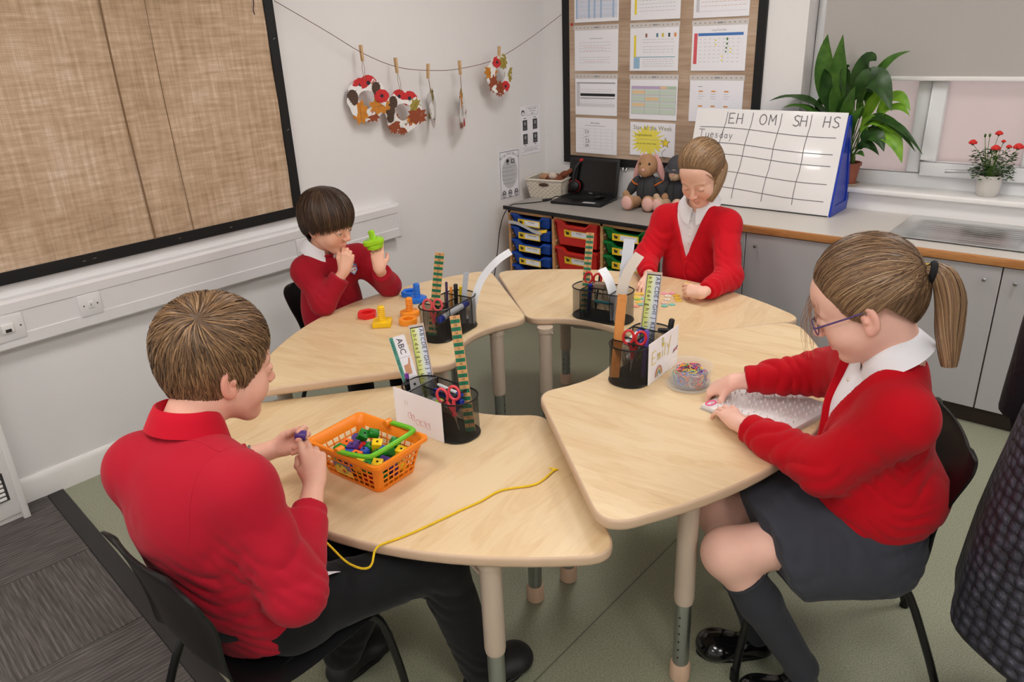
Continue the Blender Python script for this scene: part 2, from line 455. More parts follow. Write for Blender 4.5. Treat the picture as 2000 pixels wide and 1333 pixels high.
for k, (px, py) in enumerate(panel_spots):
 t = thing('ceiling_light', 'square white ceiling light panel number %d from the display wall' % (k + 1), 'light', (px, py, ZC))
 t['label'] = 'square ceiling light panel ' + pdesc[k]
 t['group'] = 'ceiling light panels'
 fr = MB()
 for a, b, c, d in ((-.3, .3, -.3, -.28), (-.3, .3, .28, .3), (-.3, -.28, -.28, .28), (.28, .3, -.28, .28)):
  fr.box(a, b, c, d, -.022, 0)
 fr.build('frame', M_white, t, world=False, smooth=False)
 MB().box(-.28, .28, -.28, .28, -.016, -.004).build('diffuser', M_panel, t, world=False, smooth=False)
# WINDOW
win = bpy.data.objects.new('window_1', None); COL.objects.link(win); win.location = (WX0, 4.15, WZ0); struct(win, 'white framed window with frosted panes')
fr = MB()
yf0, yf1 = 4.145, 4.205
fr.box(WX0, WX1, yf0, yf1, WZ0, .925); fr.box(WX0, WX1, yf0, yf1, 2.2, WZ1)
for a, b in ((WX0, -1.43), (-.985, -.925), (-.44, -.375), (.10, .165), (WX1 - .07, WX1)):
 fr.box(a, b, yf0, yf1, .925, 2.2)
fr.build('window_frame', M_upvc, win, bevel=.006)
def casement(x0, x1):
 c = MB()
 c.box(x0, x1, yf0 - .018, yf1 - .02, .915, .985); c.box(x0, x1, yf0 - .018, yf1 - .02, 2.13, 2.2)
 c.box(x0, x0 + .062, yf0 - .018, yf1 - .02, .985, 2.13); c.box(x1 - .062, x1, yf0 - .018, yf1 - .02, .985, 2.13)
 return c.build('casement', M_upvc, win, bevel=.005)
casement(-.918, -.445); casement(.17, .87)
mfro = bpy.data.materials.new('frosted_pane'); mfro.use_nodes = True
_nt = mfro.node_tree; _nt.nodes.remove(_nt.nodes['Principled BSDF'])
_tr = nd(_nt, 'ShaderNodeBsdfTranslucent'); _tr.inputs[0].default_value = lin((230, 216, 210))
_df = nd(_nt, 'ShaderNodeBsdfDiffuse'); _df.inputs[0].default_value = lin((222, 208, 206))
_gl = nd(_nt, 'ShaderNodeBsdfGlossy'); _gl.inputs['Roughness'].default_value = .25
_m1 = nd(_nt, 'ShaderNodeMixShader'); _m1.inputs[0].default_value = .3
_m2 = nd(_nt, 'ShaderNodeMixShader'); _m2.inputs[0].default_value = .05
_nt.links.new(_tr.outputs[0], _m1.inputs[1]); _nt.links.new(_df.outputs[0], _m1.inputs[2])
_nt.links.new(_m1.outputs[0], _m2.inputs[1]); _nt.links.new(_gl.outputs[0], _m2.inputs[2])
_nt.links.new(_m2.outputs[0], _nt.nodes['Material Output'].inputs[0])
for a, b, z0 in ((-1.43, -.985, .925), (-.856, -.507, .985), (-.375, .10, .925), (.232, .808, .985)):
 MB().box(a - .004, b + .004, 4.168, 4.174, z0 - .004, 2.2).build('pane', mfro, win, smooth=False)
hd = MB(); hd.box(-.705, -.665, yf0 - .028, yf0 - .018, .945, .972); hd.tube([(-.69, yf0 - .03, .958), (-.69, yf0 - .05, .958), (-.80, yf0 - .055, .95)], .008, 8)
hd.build('window_handle', mat('brushed_metal', (176, 178, 180), .3, metal=1.0), win, bevel=.002)
sill = MB().prism3([(WX0 - .0, 3.985, .832), (WX0, 3.985, .85), (WX0, 3.99, .856), (WX0, 4.146, .856), (WX0, 4.146, .832)], (WX1 - WX0 + .05, 0, 0))
struct(sill.build('trim_1', M_white, bevel=.003), 'white window sill board')
bl = thing('roller_blind', 'grey roller blind half lowered over the window', 'blind', (-.3, 4.09, 1.37))
MB().box(-1.44, .86, 4.088, 4.0905, 1.375, 2.22).build('blind_fabric', mat('blind_cloth', (180, 175, 171), .85, bump=(700, .15, .0006), noise=(1.2, .03)), bl, smooth=False)
MB().box(-1.445, .865, 4.080, 4.097, 1.358, 1.378).build('bottom_bar', M_white, bl, bevel=.004)
MB().cyl((-1.46, 4.09, 2.24), (.88, 4.09, 2.24), .022).build('roller_tube', M_white, bl)
# LEFT WALL: display board
bd = thing('display_board', 'large hessian-covered display board with black border on the left wall', 'board', (XW, .7, .87))
BY0, BY1, BZ0, BZ1, BW = -.75, 2.085, .868, 2.2, .046
rows = []
ny, nz = 60, 30
for i in range(ny + 1):
 y = BY0 + BW * .5 + (BY1 - BY0 - BW) * i / ny
 r_ = []
 for j in range(nz + 1):
  z = BZ0 + BW * .5 + (BZ1 - BZ0 - BW) * j / nz
  w = .0035 * math.sin(z * 9 + 1.3 * math.sin(y * 5)) * math.sin(y * 4 + 2) + .002 * math.sin(z * 21 + y * 8)
  r_.append((XW + .015 + w * .8, y, z))
 rows.append(r_)
MB().grid(rows).build('hessian_cloth', M_burl, bd, ang=80)
for y0, w in ((1.358, .006), (1.527, .0025)):
 sm = MB(); sm.tube([(XW + .0185, y0 + .01 * math.sin(z * 3), z) for z in np.linspace(BZ0 + .03, BZ1 - .03, 30)], w * .55, 6)
 sm.build('cloth_seam', mat('hessian_seam', (138, 108, 80), .9), bd)
def strip(name, pts, parent):
 MB().box(*pts).build(name, M_black, parent, bevel=.002, segs=1)
strip('border_strip', (XW, XW + .022, BY0, BY1, BZ0, BZ0 + BW), bd)
strip('border_strip', (XW, XW + .022, BY0, BY1, BZ1 - BW, BZ1), bd)
strip('border_strip', (XW, XW + .0225, BY1 - BW, BY1, BZ0 + BW, BZ1 - BW), bd)
strip('border_strip', (XW, XW + .0225, BY0, BY0 + BW, BZ0 + BW, BZ1 - BW), bd)
stp = MB()
for y, z, a in ((2.063, 1.66, .5), (2.066, 1.27, .5), (2.055, .885, .2), (1.70, .89, .1), (1.46, .893, .0), (1.07, .89, .0), (1.11, .892, .0)):
 stp.obox((XW + .0232, y, z), (.0006, 0, 0), (0, .006 * math.cos(a), .006 * math.sin(a)), (0, -.0007 * math.sin(a), .0007 * math.cos(a)))
stp.build('staple', mat('staple_steel', (190, 190, 190), .3, metal=1), bd, smooth=False)
MB().tube([(XW + .024, 1.985 + .004 * math.sin(k), 1.83 - .012 * k) for k in range(7)], .0022, 6).build('loose_thread', mat('maroon_thread', (70, 34, 44), .8), bd)
tr = thing('cable_trunking', 'white plastic dado cable trunking along the left wall', 'trunking', (XW, 1, .64))
tprof = [(0, .637), (.046, .637), (.054, .645), (.054, .688), (.050, .690), (.050, .772), (.054, .774), (.054, .808), (.044, .819), (0, .819)]
MB().prism3([(XW + a, YF, b) for a, b in tprof], (0, 2.646 - YF, 0)).build('trunking_body', M_trunk, tr, ang=25)
MB().prism3([(XW + a * 1.03, 2.645, b) for a, b in [(0, .634), (.047, .634), (.057, .644), (.057, .812), (.046, .822), (0, .822)]], (0, .016, 0)).build('end_cap', M_trunk, tr, bevel=.003)
M_dark = mat('dark_hole', (40, 38, 38), .7)
M_screw = mat('screw_metal', (120, 110, 90), .35, metal=1)
def plate(name, label, cat, y0, y1, z0=.683, z1=.771):
 t = thing(name, label, cat, (XW + .05, (y0 + y1) / 2, z0))
 MB().box(XW + .048, XW + .058, y0, y1, z0, z1).build('face_plate', M_trunk, t, bevel=.003)
 return t
t = plate('fused_switch', 'white single fused spur plate on the trunking beside a blank cover', 'switch', .998, 1.083)
MB().box(XW + .057, XW + .062, 1.03, 1.050, .713, .742).build('fuse_carrier', M_white, t, bevel=.002)
MB().box(XW + .0618, XW + .0626, 1.039, 1.041, .722, .733).build('slot', M_dark, t, smooth=False)
for y in (1.015, 1.066): MB().cyl((XW + .057, y, .727), (XW + .0595, y, .727), .003, n=10).build('screw', M_screw, t)
t = plate('network_socket', 'white data socket plate at the left end of the trunking', 'socket', .655, .803, .672, .768)
for y in (.70, .748):
 MB().box(XW + .057, XW + .066, y - .022, y + .018, .705, .738).build('data_port', M_white, t, bevel=.002)
 MB().box(XW + .0655, XW + .0665, y - .012, y + .008, .708, .72).build('port_slot', M_dark, t, smooth=False)
MB().cyl((XW + .057, .79, .722), (XW + .0595, .79, .722), .003, n=10).build('screw', M_screw, t)
t = plate('power_socket', 'white double power socket on trunking behind the dark-haired boy', 'socket', 1.997, 2.143)
for y in (2.032, 2.106):
 for dy, dz, hw, hh in ((0, .016, .0025, .005), (-.011, -.006, .004, .0022), (.011, -.006, .004, .0022)):
  MB().box(XW + .0575, XW + .0585, y + dy - hw, y + dy + hw, .712 + dz - hh, .712 + dz + hh).build('pin_hole', M_dark, t, smooth=False)
for y in (2.052, 2.088): MB().box(XW + .057, XW + .063, y - .006, y + .006, .74, .762).build('rocker', M_white, t, bevel=.002)
ht = thing('wall_heater', 'white heater cabinet with slatted grille in the left corner of view', 'heater', (XW + .06, .1, 0))
MB().box(XW, XW + .112, -.75, .612, .03, .68).build('cabinet', M_white, ht, bevel=.006)
MB().box(XW, XW + .124, .596, .620, 0, .69).build('end_panel', M_white, ht, bevel=.004)
MB().box(XW, XW + .10, -.75, .60, 0, .03).build('plinth', M_white, ht, bevel=.002)
MB().box(XW + .1121, XW + .1135, -.5, .575, .10, .215).build('grille_recess', mat('grille_dark', (60, 58, 58), .8), ht, smooth=False)
sl = MB().obox((0, 0, 0), (.004, 0, .003), (0, .53, 0), (-.002, 0, .0055)).mesh('grille_slat', M_white, bevel=.0015, segs=1)
for k in range(6):
 o = link('grille_slat', sl, ht, True); o.matrix_basis = Matrix.Translation((XW + .116, .035, .112 + k * .018))
# posters near the corner
M_paper = mat('white_paper', (246, 246, 252), .45)
M_ink = mat('black_ink', (36, 36, 40), .6)
M_grey = mat('grey_ink', (150, 150, 156), .6)
M_lgrey = mat('pale_grey_ink', (196, 196, 204), .6)
M_lam = mat('laminate_edge', (222, 222, 226), .25)
def poster(label, y0, z0, w, h, tilt=0.0):
 R = Vector((0, math.cos(tilt), math.sin(tilt))); U = Vector((0, -math.sin(tilt), math.cos(tilt)))
 t = thing('poster', label, 'poster', (XW + .001, y0, z0))
 c = Vector((XW + .002, y0, z0)) + R * w / 2 + U * h / 2
 MB().obox(c, R * w / 2, U * h / 2, (.0012, 0, 0)).build('laminated_sheet', M_paper, t, smooth=False)
 return t, Sheet(Vector((XW + .0032, y0, z0)), R, U)
t, s = poster('laminated black and white internet safety poster on the wall beside the storage unit', 3.537, .668, .192, .300, -.02)
w, h = .192, .300
for a in ((.006, .006, w - .006, .009), (.006, h - .009, w - .006, h - .006), (.006, .006, .009, h - .006), (w - .009, .006, w - .006, h - .006)): s.rect(*a, M_ink)
s.disc(.096, .16, .075, mat('poster_grey', (205, 205, 208), .6), n=24, ry=.098, l=.0005)
for k, ch in enumerate('Being Safe Online'):
 a = (k - 8) / 8.0
 s.text(ch, .096 + .082 * a, .247 + .026 * (1 - a * a), .021, M_ink, 'CENTER', rot=-a * .5)
s.disc(.078, .232, .014, M_ink); s.disc(.078, .218, .01, M_grey, l=.001); s.rect(.11, .215, .145, .243, mat('poster_mid', (110, 110, 112), .6)); s.disc(.128, .23, .008, M_lgrey, l=.0012)
for k, zz in enumerate((.197, .173, .148, .122, .099)):
 s.rect(.045, zz, .148 - .015 * (k % 2), zz + .0022, M_grey, l=.0009); s.rect(.045, zz - .007, .12 + .012 * (k % 3), zz - .005, M_grey, l=.0009); s.disc(.036, zz, .003, M_ink)
for u in (.038, .096, .156):
 s.disc(u, .032, .021, M_grey, ry=.024); s.disc(u, .04, .011, M_ink, l=.0012); s.disc(u, .022, .013, M_lgrey, l=.0012, ry=.009); s.disc(u, .042, .006, M_paper, l=.0015)
s.build('print', t)
t, s = poster('taped help poster with four photo boxes in the room corner', 3.757, .914, .194, .296, 0.0)
s.disc(.028, .258, .017, M_ink); s.disc(.028, .255, .012, M_paper, l=.001); s.disc(.028, .262, .005, M_grey, l=.0012)
for a in ((.062, .24, .18, .2415), (.062, .288, .18, .2895), (.062, .24, .0635, .2895), (.1785, .24, .18, .2895)): s.rect(*a, M_grey)
for k, ln in enumerate(('Who can I talk', 'to if I need', 'help?')): s.text(ln, .121, .274 - k * .014, .0125, M_ink, 'CENTER')
for u in (.045, .145):
 for v in (.065, .15):
  s.rect(u - .022, v, u + .022, v + .063, mat('photo_dark', (46, 46, 50), .5)); s.disc(u, v + .042, .011, M_grey, l=.001, ry=.014); s.rect(u - .014, v + .003, u + .014, v + .022, mat('photo_mid', (92, 92, 96), .5), l=.001)
 s.rect(u - .012, .222, u + .012, .2255, M_ink); s.rect(u - .009, .055, u + .009, .0585, M_ink)
s.rect(.012, .018, .182, .0195, M_grey); s.rect(.012, .040, .182, .0415, M_grey); s.text('all of us are here to help', .097, .025, .012, M_ink, 'CENTER')
s.build('print', t)
# string, pegs and paper wreaths
string_pts = [(-3.122, 2.092, 1.813), (-3.10, 2.335, 1.682), (-3.09, 2.52, 1.581), (-3.08, 2.721, 1.506), (-3.07, 2.925, 1.476), (-3.06, 3.15, 1.470), (-3.05, 3.455, 1.506), (-3.03, 3.74, 1.606), (-2.99, 4.0, 1.731)]
def smooth_path(P, n=6):
 P = [Vector(p) for p in P]; out = []
 for i in range(len(P) - 1):
  p0 = P[max(i - 1, 0)]; p1 = P[i]; p2 = P[i + 1]; p3 = P[min(i + 2, len(P) - 1)]
  for k in range(n):
   t = k / n
   out.append(0.5 * ((2 * p1) + (p2 - p0) * t + (2 * p0 - 5 * p1 + 4 * p2 - p3) * t * t + (3 * p1 - p0 - 3 * p2 + p3) * t ** 3))
 out.append(P[-1]); return out
tag(MB().tube(smooth_path(string_pts), .0016, 6).build('hanging_string', mat('brown_string', (116, 84, 82), .9)), 'thin brown string strung across the corner holding paper wreaths', 'string')
M_peg = mat('peg_wood', (214, 178, 134), .6, noise=(40, .12))
M_twine = mat('twine', (150, 122, 84), .9)
M_card = mat('white_card', (240, 238, 236), .6)
M_poppy = mat('poppy_red', (205, 44, 46), .6, noise=(60, .22)); M_pc = mat('poppy_centre', (44, 36, 56), .6)
M_leafO = mat('leaf_orange', (206, 132, 42), .6, noise=(50, .3)); M_leafB = mat('leaf_brown', (150, 72, 40), .6, noise=(50, .3)); M_leafG = mat('leaf_olive', (158, 142, 60), .6, noise=(50, .3))
M_cone = mat('pine_cone', (92, 70, 56), .7, noise=(150, .4)); M_berry = mat('berry_red', (196, 58, 48), .5); M_green = mat('sprig_green', (96, 134, 66), .6)
def peg(pos, tilt, label):
 t = thing('clothes_peg', label, 'peg', pos, 0, 'wooden pegs on the string')
 t.rotation_euler = (tilt, 0, 0)
 for s_ in (-1, 1):
  MB().obox((s_ * .005, 0, 0), (.0035, 0, 0), (0, .0055, 0), (s_ * .001, 0, .037)).build('peg_half', M_peg, t, world=False, bevel=.0015)
 MB().tube([(-.009, 0, .004), (0, .007, .006), (.009, 0, .004), (0, -.007, .002)], .0012, 6, closed=True).build('spring', M_screw, t, world=False)
 return t
def wreath(top, R, label, seed, items, r0=.10, loop=None, name='paper_wreath'):
 """ring hangs in the vertical plane with horizontal direction R; top = hanging hole"""
 rnd = random.Random(seed)
 R = Vector(R).normalized(); U = Vector((0, 0, 1)); N = R.cross(U)
 t = thing(name, label, 'wreath', top, 0, 'paper poppy wreaths on the string')
 C = Vector(top) - U * (r0 - .008)
 n = 56; ri = .043
 outl = [r0 * (1.03 + .03 * math.sin(k * 1.13 + seed) + .02 * rnd.uniform(-1, 1)) for k in range(n)]
 mb = MB()
 for face, off in ((0, .0009), (1, -.0009)):
  o = len(mb.v)
  for k in range(n):
   a = 2 * PI * k / n
   d = R * math.cos(a) + U * math.sin(a)
   bend = N * (.006 * math.sin(2 * a + seed))
   mb.v.append(tuple(C + d * outl[k] + bend + N * off)); mb.v.append(tuple(C + d * (ri * (1 + .04 * math.sin(3 * a))) + N * off))
  for k in range(n):
   k2 = (k + 1) % n
   mb.f.append((o + 2 * k, o + 2 * k2, o + 2 * k2 + 1, o + 2 * k + 1)); mb.m.append(0)
 for k in range(n):
  k2 = (k + 1) % n
  mb.f.append((2 * k, 2 * k2, 2 * n + 2 * k2, 2 * n + 2 * k)); mb.m.append(0)
  mb.f.append((2 * k + 1, 2 * k2 + 1, 2 * n + 2 * k2 + 1, 2 * n + 2 * k + 1)); mb.m.append(0)
 mb.build('card_ring', M_card, t, ang=60)
 for (kind, deg, rr, size) in items:
  a = math.radians(deg); d = R * math.cos(a) + U * math.sin(a)
  for side in (1, -1):
   s = Sheet(C + d * rr + N * side * (.0012 + .006 * math.sin(2 * a + seed) * side * (rr / r0)), R * side, U)
   if kind == 'poppy':
    s.shape([(1.18 * size * (1 + .09 * math.sin(3 * k) + .05 * math.cos(5 * k)) * math.cos(k * PI / 9), size * (1 + .09 * math.sin(3 * k)) * math.sin(k * PI / 9)) for k in range(18)], M_poppy, .0012)
    s.disc(0, 0, size * .28, M_pc, l=.002)
    s.build('poppy', t)
   elif kind in ('leafO', 'leafB', 'leafG'):
    mm = dict(leafO=M_leafO, leafB=M_leafB, leafG=M_leafG)[kind]
    ca, sa = math.cos(a + .6), math.sin(a + .6)
    pts = []
    for k in range(16):
     q = 2 * PI * k / 16; rad = 1.22 * size * (1 + (.28 if k % 2 else -.12))
     x, y = rad * math.cos(q) * 1.15, rad * math.sin(q) * .8
     pts.append((x * ca - y * sa, x * sa + y * ca))
    s.shape(pts, mm, .0008)
    s.line([(-size * ca, -size * sa), (size * ca, size * sa)], .0014, mat('leaf_vein', (110, 62, 34), .7), l=.0016)
    s.build('leaf', t)
   elif kind == 'cone':
    s.disc(0, 0, size * .9, M_cone, ry=size * 1.2, l=.0007)
    for k in range(6):
     s.line([(-size * .7, -size + k * size * .36), (size * .7, -size * .8 + k * size * .36)], .0022, mat('cone_dark', (58, 42, 36), .8), l=.0013)
    s.build('pine_cone', t)
   else:
    for k in range(6): s.disc(rnd.uniform(-size, size), rnd.uniform(-size, size) * .6, .0042, M_berry, l=.0016, n=8)
    s.line([(-size, 0), (size, .003)], .003, M_green, l=.0011); s.shape([(0, 0), (size * .5, size * .5), (size * .8, size * .2)], M_green, .0012)
    s.build('berries', t)
 if loop:
  L = Vector(loop); T = Vector(top)
  mb = MB()
  mid = (L + T) / 2
  for sgn in (-1, 1):
   mb.tube(smooth_path([L, mid + R * .006 * sgn, T], 6), .0011, 5)
  mb.build('twine_loop', M_twine, t)
 return t
Rw = (0, 1, 0)
peg((-3.088, 2.515, 1.580), .03, 'wooden peg at the left holding the first poppy wreath')
peg((-3.080, 2.722, 1.512), .05, 'wooden peg second from the display board')
peg((-3.070, 2.930, 1.472), -.12, 'wooden peg in the middle of the string')
peg((-3.060, 3.162, 1.476), .02, 'wooden peg fourth along the string')
peg((-3.046, 3.475, 1.536), -.1, 'wooden peg nearest the room corner')
wreath((-3.085, 2.515, 1.458), (.33, .95, 0), 'paper wreath with three poppies hanging furthest left', 1,
 [('poppy', 110, .075, .031), ('poppy', 78, .078, .036), ('cone', 42, .072, .026), ('poppy', 8, .078, .032), ('leafO', 330, .074, .034), ('leafB', 285, .078, .026), ('berry', 305, .07, .02), ('leafO', 235, .072, .036), ('cone', 170, .074, .032), ('berry', 60, .085, .016)], loop=(-3.088, 2.515, 1.552))
wreath((-3.075, 2.735, 1.378), (.30, .95, 0), 'paper wreath with two large poppies at the top, overlapping its left neighbour', 2,
 [('cone', 135, .072, .026), ('poppy', 100, .078, .033), ('poppy', 55, .076, .036), ('leafG', 20, .074, .024), ('leafB', 340, .082, .034), ('leafO', 320, .066, .022), ('berry', 290, .066, .022), ('leafB', 262, .08, .024), ('leafB', 225, .076, .032), ('cone', 168, .074, .03), ('cone', 195, .078, .024)], loop=(-3.080, 2.724, 1.484))
wreath((-3.072, 2.94, 1.358), (.87, -.50, 0), 'mostly white paper wreath turned edge-on, hanging below the middle peg', 3,
 [('leafG', 80, .074, .026), ('leafG', 200, .07, .024), ('berry', 320, .07, .02)], loop=(-3.070, 2.93, 1.446), r0=.092)
wreath((-3.062, 3.165, 1.345), (.56, -.83, 0), 'brown leafed paper wreath turned edge-on, hanging second from the right', 4,
 [('leafG', 95, .074, .03), ('leafO', 50, .074, .03), ('berry', 200, .07, .022), ('leafB', 300, .074, .03), ('poppy', 250, .075, .024)], loop=(-3.060, 3.162, 1.452), r0=.098)
wreath((-3.045, 3.475, 1.510), (.05, 1, 0), 'small oval-looking paper wreath clipped nearest the room corner', 5,
 [('poppy', 110, .075, .03), ('leafG', 70, .076, .026), ('leafG', 10, .074, .024), ('leafO', 165, .072, .032), ('leafB', 215, .074, .03), ('poppy', 300, .075, .03), ('leafB', 262, .076, .028), ('leafG', 340, .076, .02)])
# BACK WALL: notice board
nb = thing('notice_board', 'hessian notice board with black border full of plans on the back wall', 'board', (-2.35, YB, .85))
NX0, NX1, NZ0, NZ1 = -2.992, -1.706, .852, 2.12
MB().box(NX0 + .01, NX1 - .01, YB - .014, YB, NZ0 + .01, NZ1 - .01).build('hessian_cloth', M_burl2, nb, smooth=False)
for a in ((NX0, NX1, NZ0, NZ0 + .046), (NX0, NX1, NZ1 - .046, NZ1), (NX0, NX0 + .05, NZ0 + .046, NZ1 - .046), (NX1 - .046, NX1, NZ0 + .046, NZ1 - .046)):
 MB().box(a[0], a[1], YB - .02, YB, a[2], a[3]).build('border_strip', M_black, nb, bevel=.002, segs=1)
MB().ball((-2.918, YB - .02, 1.672), (.008, .006, .008)).build('drawing_pin', mat('red_pin', (190, 30, 30), .3), nb)
M_wallet = mat('plastic_wallet', (214, 210, 208), .18)
def ink(name, c): return mat('ink_' + name, c, .6)
def page(label, x0, z0, w, h, fill, strip_=True, tilt=0.0):
 t = thing('paper_sheet', label, 'paper', (x0 + w / 2, YB - .016, z0), 0, 'plans on the notice board')
 R = Vector((math.cos(tilt), 0, math.sin(tilt))); U = Vector((-math.sin(tilt), 0, math.cos(tilt)))
 O = Vector((x0, YB - .0165, z0)); N = Vector((0, -1, 0))
 MB().obox(O + R * w / 2 + U * h / 2 + N * .001, R * w / 2, U * h / 2, N * .0012).build('sheet', M_paper, t, smooth=False)
 s = Sheet(O + N * .0023, R, U)
 fill(s, w, h)
 tag(s.build('print', t), kind='stuff')
 if strip_:
  st = Sheet(O + N * .001, R, U)
  st.rect(-.004, h, w + .004, h + .028, M_wallet, l=.0012)
  for k in range(11):
   if k == 5: st.rect(w * .46, h + .010, w * .56, h + .018, M_grey, l=.0016)
   else: st.disc(w * (.05 + .09 * k), h + .014, .0036, mat('wallet_hole', (150, 126, 106), .8), l=.0016, n=8)
  st.build('wallet_strip', t)
 return t
def lines(s, u0, u1, vs, m, rnd, words=True, w=.0022):
 for v in vs:
  u = u0
  while u < u1:
   L = rnd.uniform(.008, .02)
   s.rect(u, v, min(u + L, u1), v + w, m); u += L + .006
def f_blue(s, w, h):
 rnd = random.Random(1)
 s.rect(.012, .02, w - .01, h - .02, ink('paleblue', (222, 228, 244)), l=.0003)
 for u in (.012, .10, .14, .185, .27): s.rect(u, .02, u + .012, h - .02, ink('skyblue', (170, 196, 226)))
 for v in (.04, .085, .13, .175): s.rect(.012, v, w - .01, v + .0012, ink('skyblue', (170, 196, 226)), l=.0008)
 lines(s, .03, .28, (.03, .065, .11, .15), M_lgrey, rnd)
def f_yel(s, w, h):
 rnd = random.Random(2)
 s.rect(.026, .03, .04, h - .02, ink('yellow', (244, 222, 62)))
 for v in np.arange(.045, h - .02, .018): lines(s, .055, w - .03, (v,), M_lgrey, rnd)
def f_red(s, w, h):
 rnd = random.Random(3)
 s.rect(.016, .03, .034, h - .02, ink('palegrey', (206, 206, 212)))
 for v in (.055, .075, .12, .14): lines(s, .045, w - .02, (v,), ink('palered', (226, 176, 178)), rnd)
 s.rect(.016, .03, w - .012, .0312, M_lgrey)
def f_tt(s, w, h):
 rnd = random.Random(4)
 s.rect(w * .35, h * .79, w * .65, h * .8, M_grey)
 for v in (.158, .142, .124, .108, .075, .062, .045): lines(s, .035, w - .05, (v,), M_lgrey, rnd)
 for v in (.132, .113, .052): lines(s, .07, w - .09, (v,), ink('palered', (226, 176, 178)), rnd)
def f_plan(s, w, h):
 rnd = random.Random(5)
 s.rect(.026, .075, .04, .19, ink('yellow', (244, 222, 62))); s.rect(.026, .012, .066, .07, ink('babyblue', (158, 196, 224)))
 s.rect(.026, .072, w - .02, .0755, ink('teal', (110, 166, 190)))
 for u, c in ((.10, (150, 100, 70)), (.17, (80, 130, 150)), (.205, (220, 200, 70)), (.245, (60, 80, 90)), (.283, (224, 140, 60))): s.rect(u, .178, u + .012, .198, ink('pic%d' % int(u * 1000), c))
 for v in (.165, .15, .128, .112, .098, .06, .048, .036, .024): lines(s, .085, w - .03, (v,), M_lgrey, rnd)
def f_term(s, w, h):
 rnd = random.Random(6)
 s.rect(.012, .035, .032, .19, ink('coral', (222, 96, 104))); s.rect(.036, .176, w - .02, .190, ink('royal', (72, 124, 196)))
 s.text('Long Term Plan', w * .5, .200, .013, M_grey, 'CENTER')
 for k in range(7):
  for j in range(9): s.rect(.045 + j * .027, .045 + k * .019, .045 + j * .027 + rnd.uniform(.008, .016), .047 + k * .019, M_lgrey)
 for k, (u, v) in enumerate(((.20, .152), (.20, .13), (.197, .11), (.195, .092))): s.rect(u, v, u + .009, v + .013 - .002 * k, ink('leafgreen', (76, 128, 72)))
 for u, v in ((.135, .15), (.136, .128), (.222, .108), (.222, .09), (.175, .07), (.175, .05)): s.rect(u, v, u + .008, v + .007, ink('yellow', (244, 222, 62)))
def f_black(s, w, h):
 rnd = random.Random(7)
 s.rect(.01, .05, .035, .185, ink('palegrey', (206, 206, 212))); s.rect(.01, .185, w - .012, .192, ink('midgrey', (160, 160, 164)))
 s.rect(.038, .112, w - .014, .128, ink('blackbar', (36, 36, 40))); s.rect(.038, .0985, w - .014, .102, ink('darkgrey', (70, 70, 74)))
 for v in (.15, .138, .09, .078): lines(s, .045, w - .03, (v,), M_lgrey, rnd)
 s.rect(.038, .05, w - .014, .07, ink('vpale', (224, 224, 228)))
def f_grid(s, w, h):
 s.rect(.012, .03, w - .008, .185, ink('mint', (206, 220, 206)), l=.0003)
 s.rect(.012, .172, .2, .185, ink('lilac', (196, 176, 210))); s.rect(.2, .172, .245, .185, ink('peach', (240, 206, 160))); s.rect(.245, .172, w - .008, .185, ink('mint2', (180, 210, 178)))
 for u, v in ((.018, .145), (.018, .075), (.105, .108)): s.rect(u, v, u + .085, v + .016, ink('peach', (240, 206, 160)), l=.0005)
 for k, v in enumerate((.06, .095, .13, .165)): s.rect(.018, v, w - .014, v + .006, ink('vpale', (224, 224, 228)), l=.0005)
 for u in (.012, .1, .2, w - .009): s.rect(u, .03, u + .0013, .185, ink('violetgrey', (150, 146, 168)), l=.0008)
 for v in (.03, .066, .1, .136, .171, .185): s.rect(.012, v, w - .008, v + .0013, ink('violetgrey', (150, 146, 168)), l=.0008)
def f_blocks(s, w, h):
 rnd = random.Random(8)
 s.rect(.05, .185, .075, .188, M_grey)
 for k in range(3):
  for v in (.158, .08, .02):
   s.rect(.055 + .075 * k, v, .08 + .075 * k, v + .007, ink('orange', (228, 150, 70)))
   for j in range(3): s.rect(.052 + .075 * k, v - .012 - .012 * j, .052 + .075 * k + rnd.uniform(.02, .04), v - .010 - .012 * j, M_lgrey)
def f_hand(s, w, h):
 s.text('ABC timetable', w * .48, .182, .011, M_ink, 'CENTER'); s.rect(.07, .168, .22, .170, M_grey)
 for u in np.linspace(.06, w - .03, 6): s.rect(u, .03, u + .001, .15, M_lgrey)
 for v in np.linspace(.03, .15, 7): s.rect(.02, v, w - .03, v + .001, M_lgrey)
 pen = ink('pen', (70, 70, 76))
 for dx, dy in ((0, .118), (.004, .062)):
  s.line([(.068 + dx, dy + .02), (.082 + dx, dy + .026), (.072 + dx, dy + .006), (.086 + dx, dy + .002)], .0022, pen)
  s.line([(.088 + dx, dy + .002), (.094 + dx, dy + .024), (.098 + dx, dy + .003)], .0022, pen)
 s.line([(.066, .098), (.098, .105)], .0022, pen); s.text('2A', .07, .04, .026, pen)
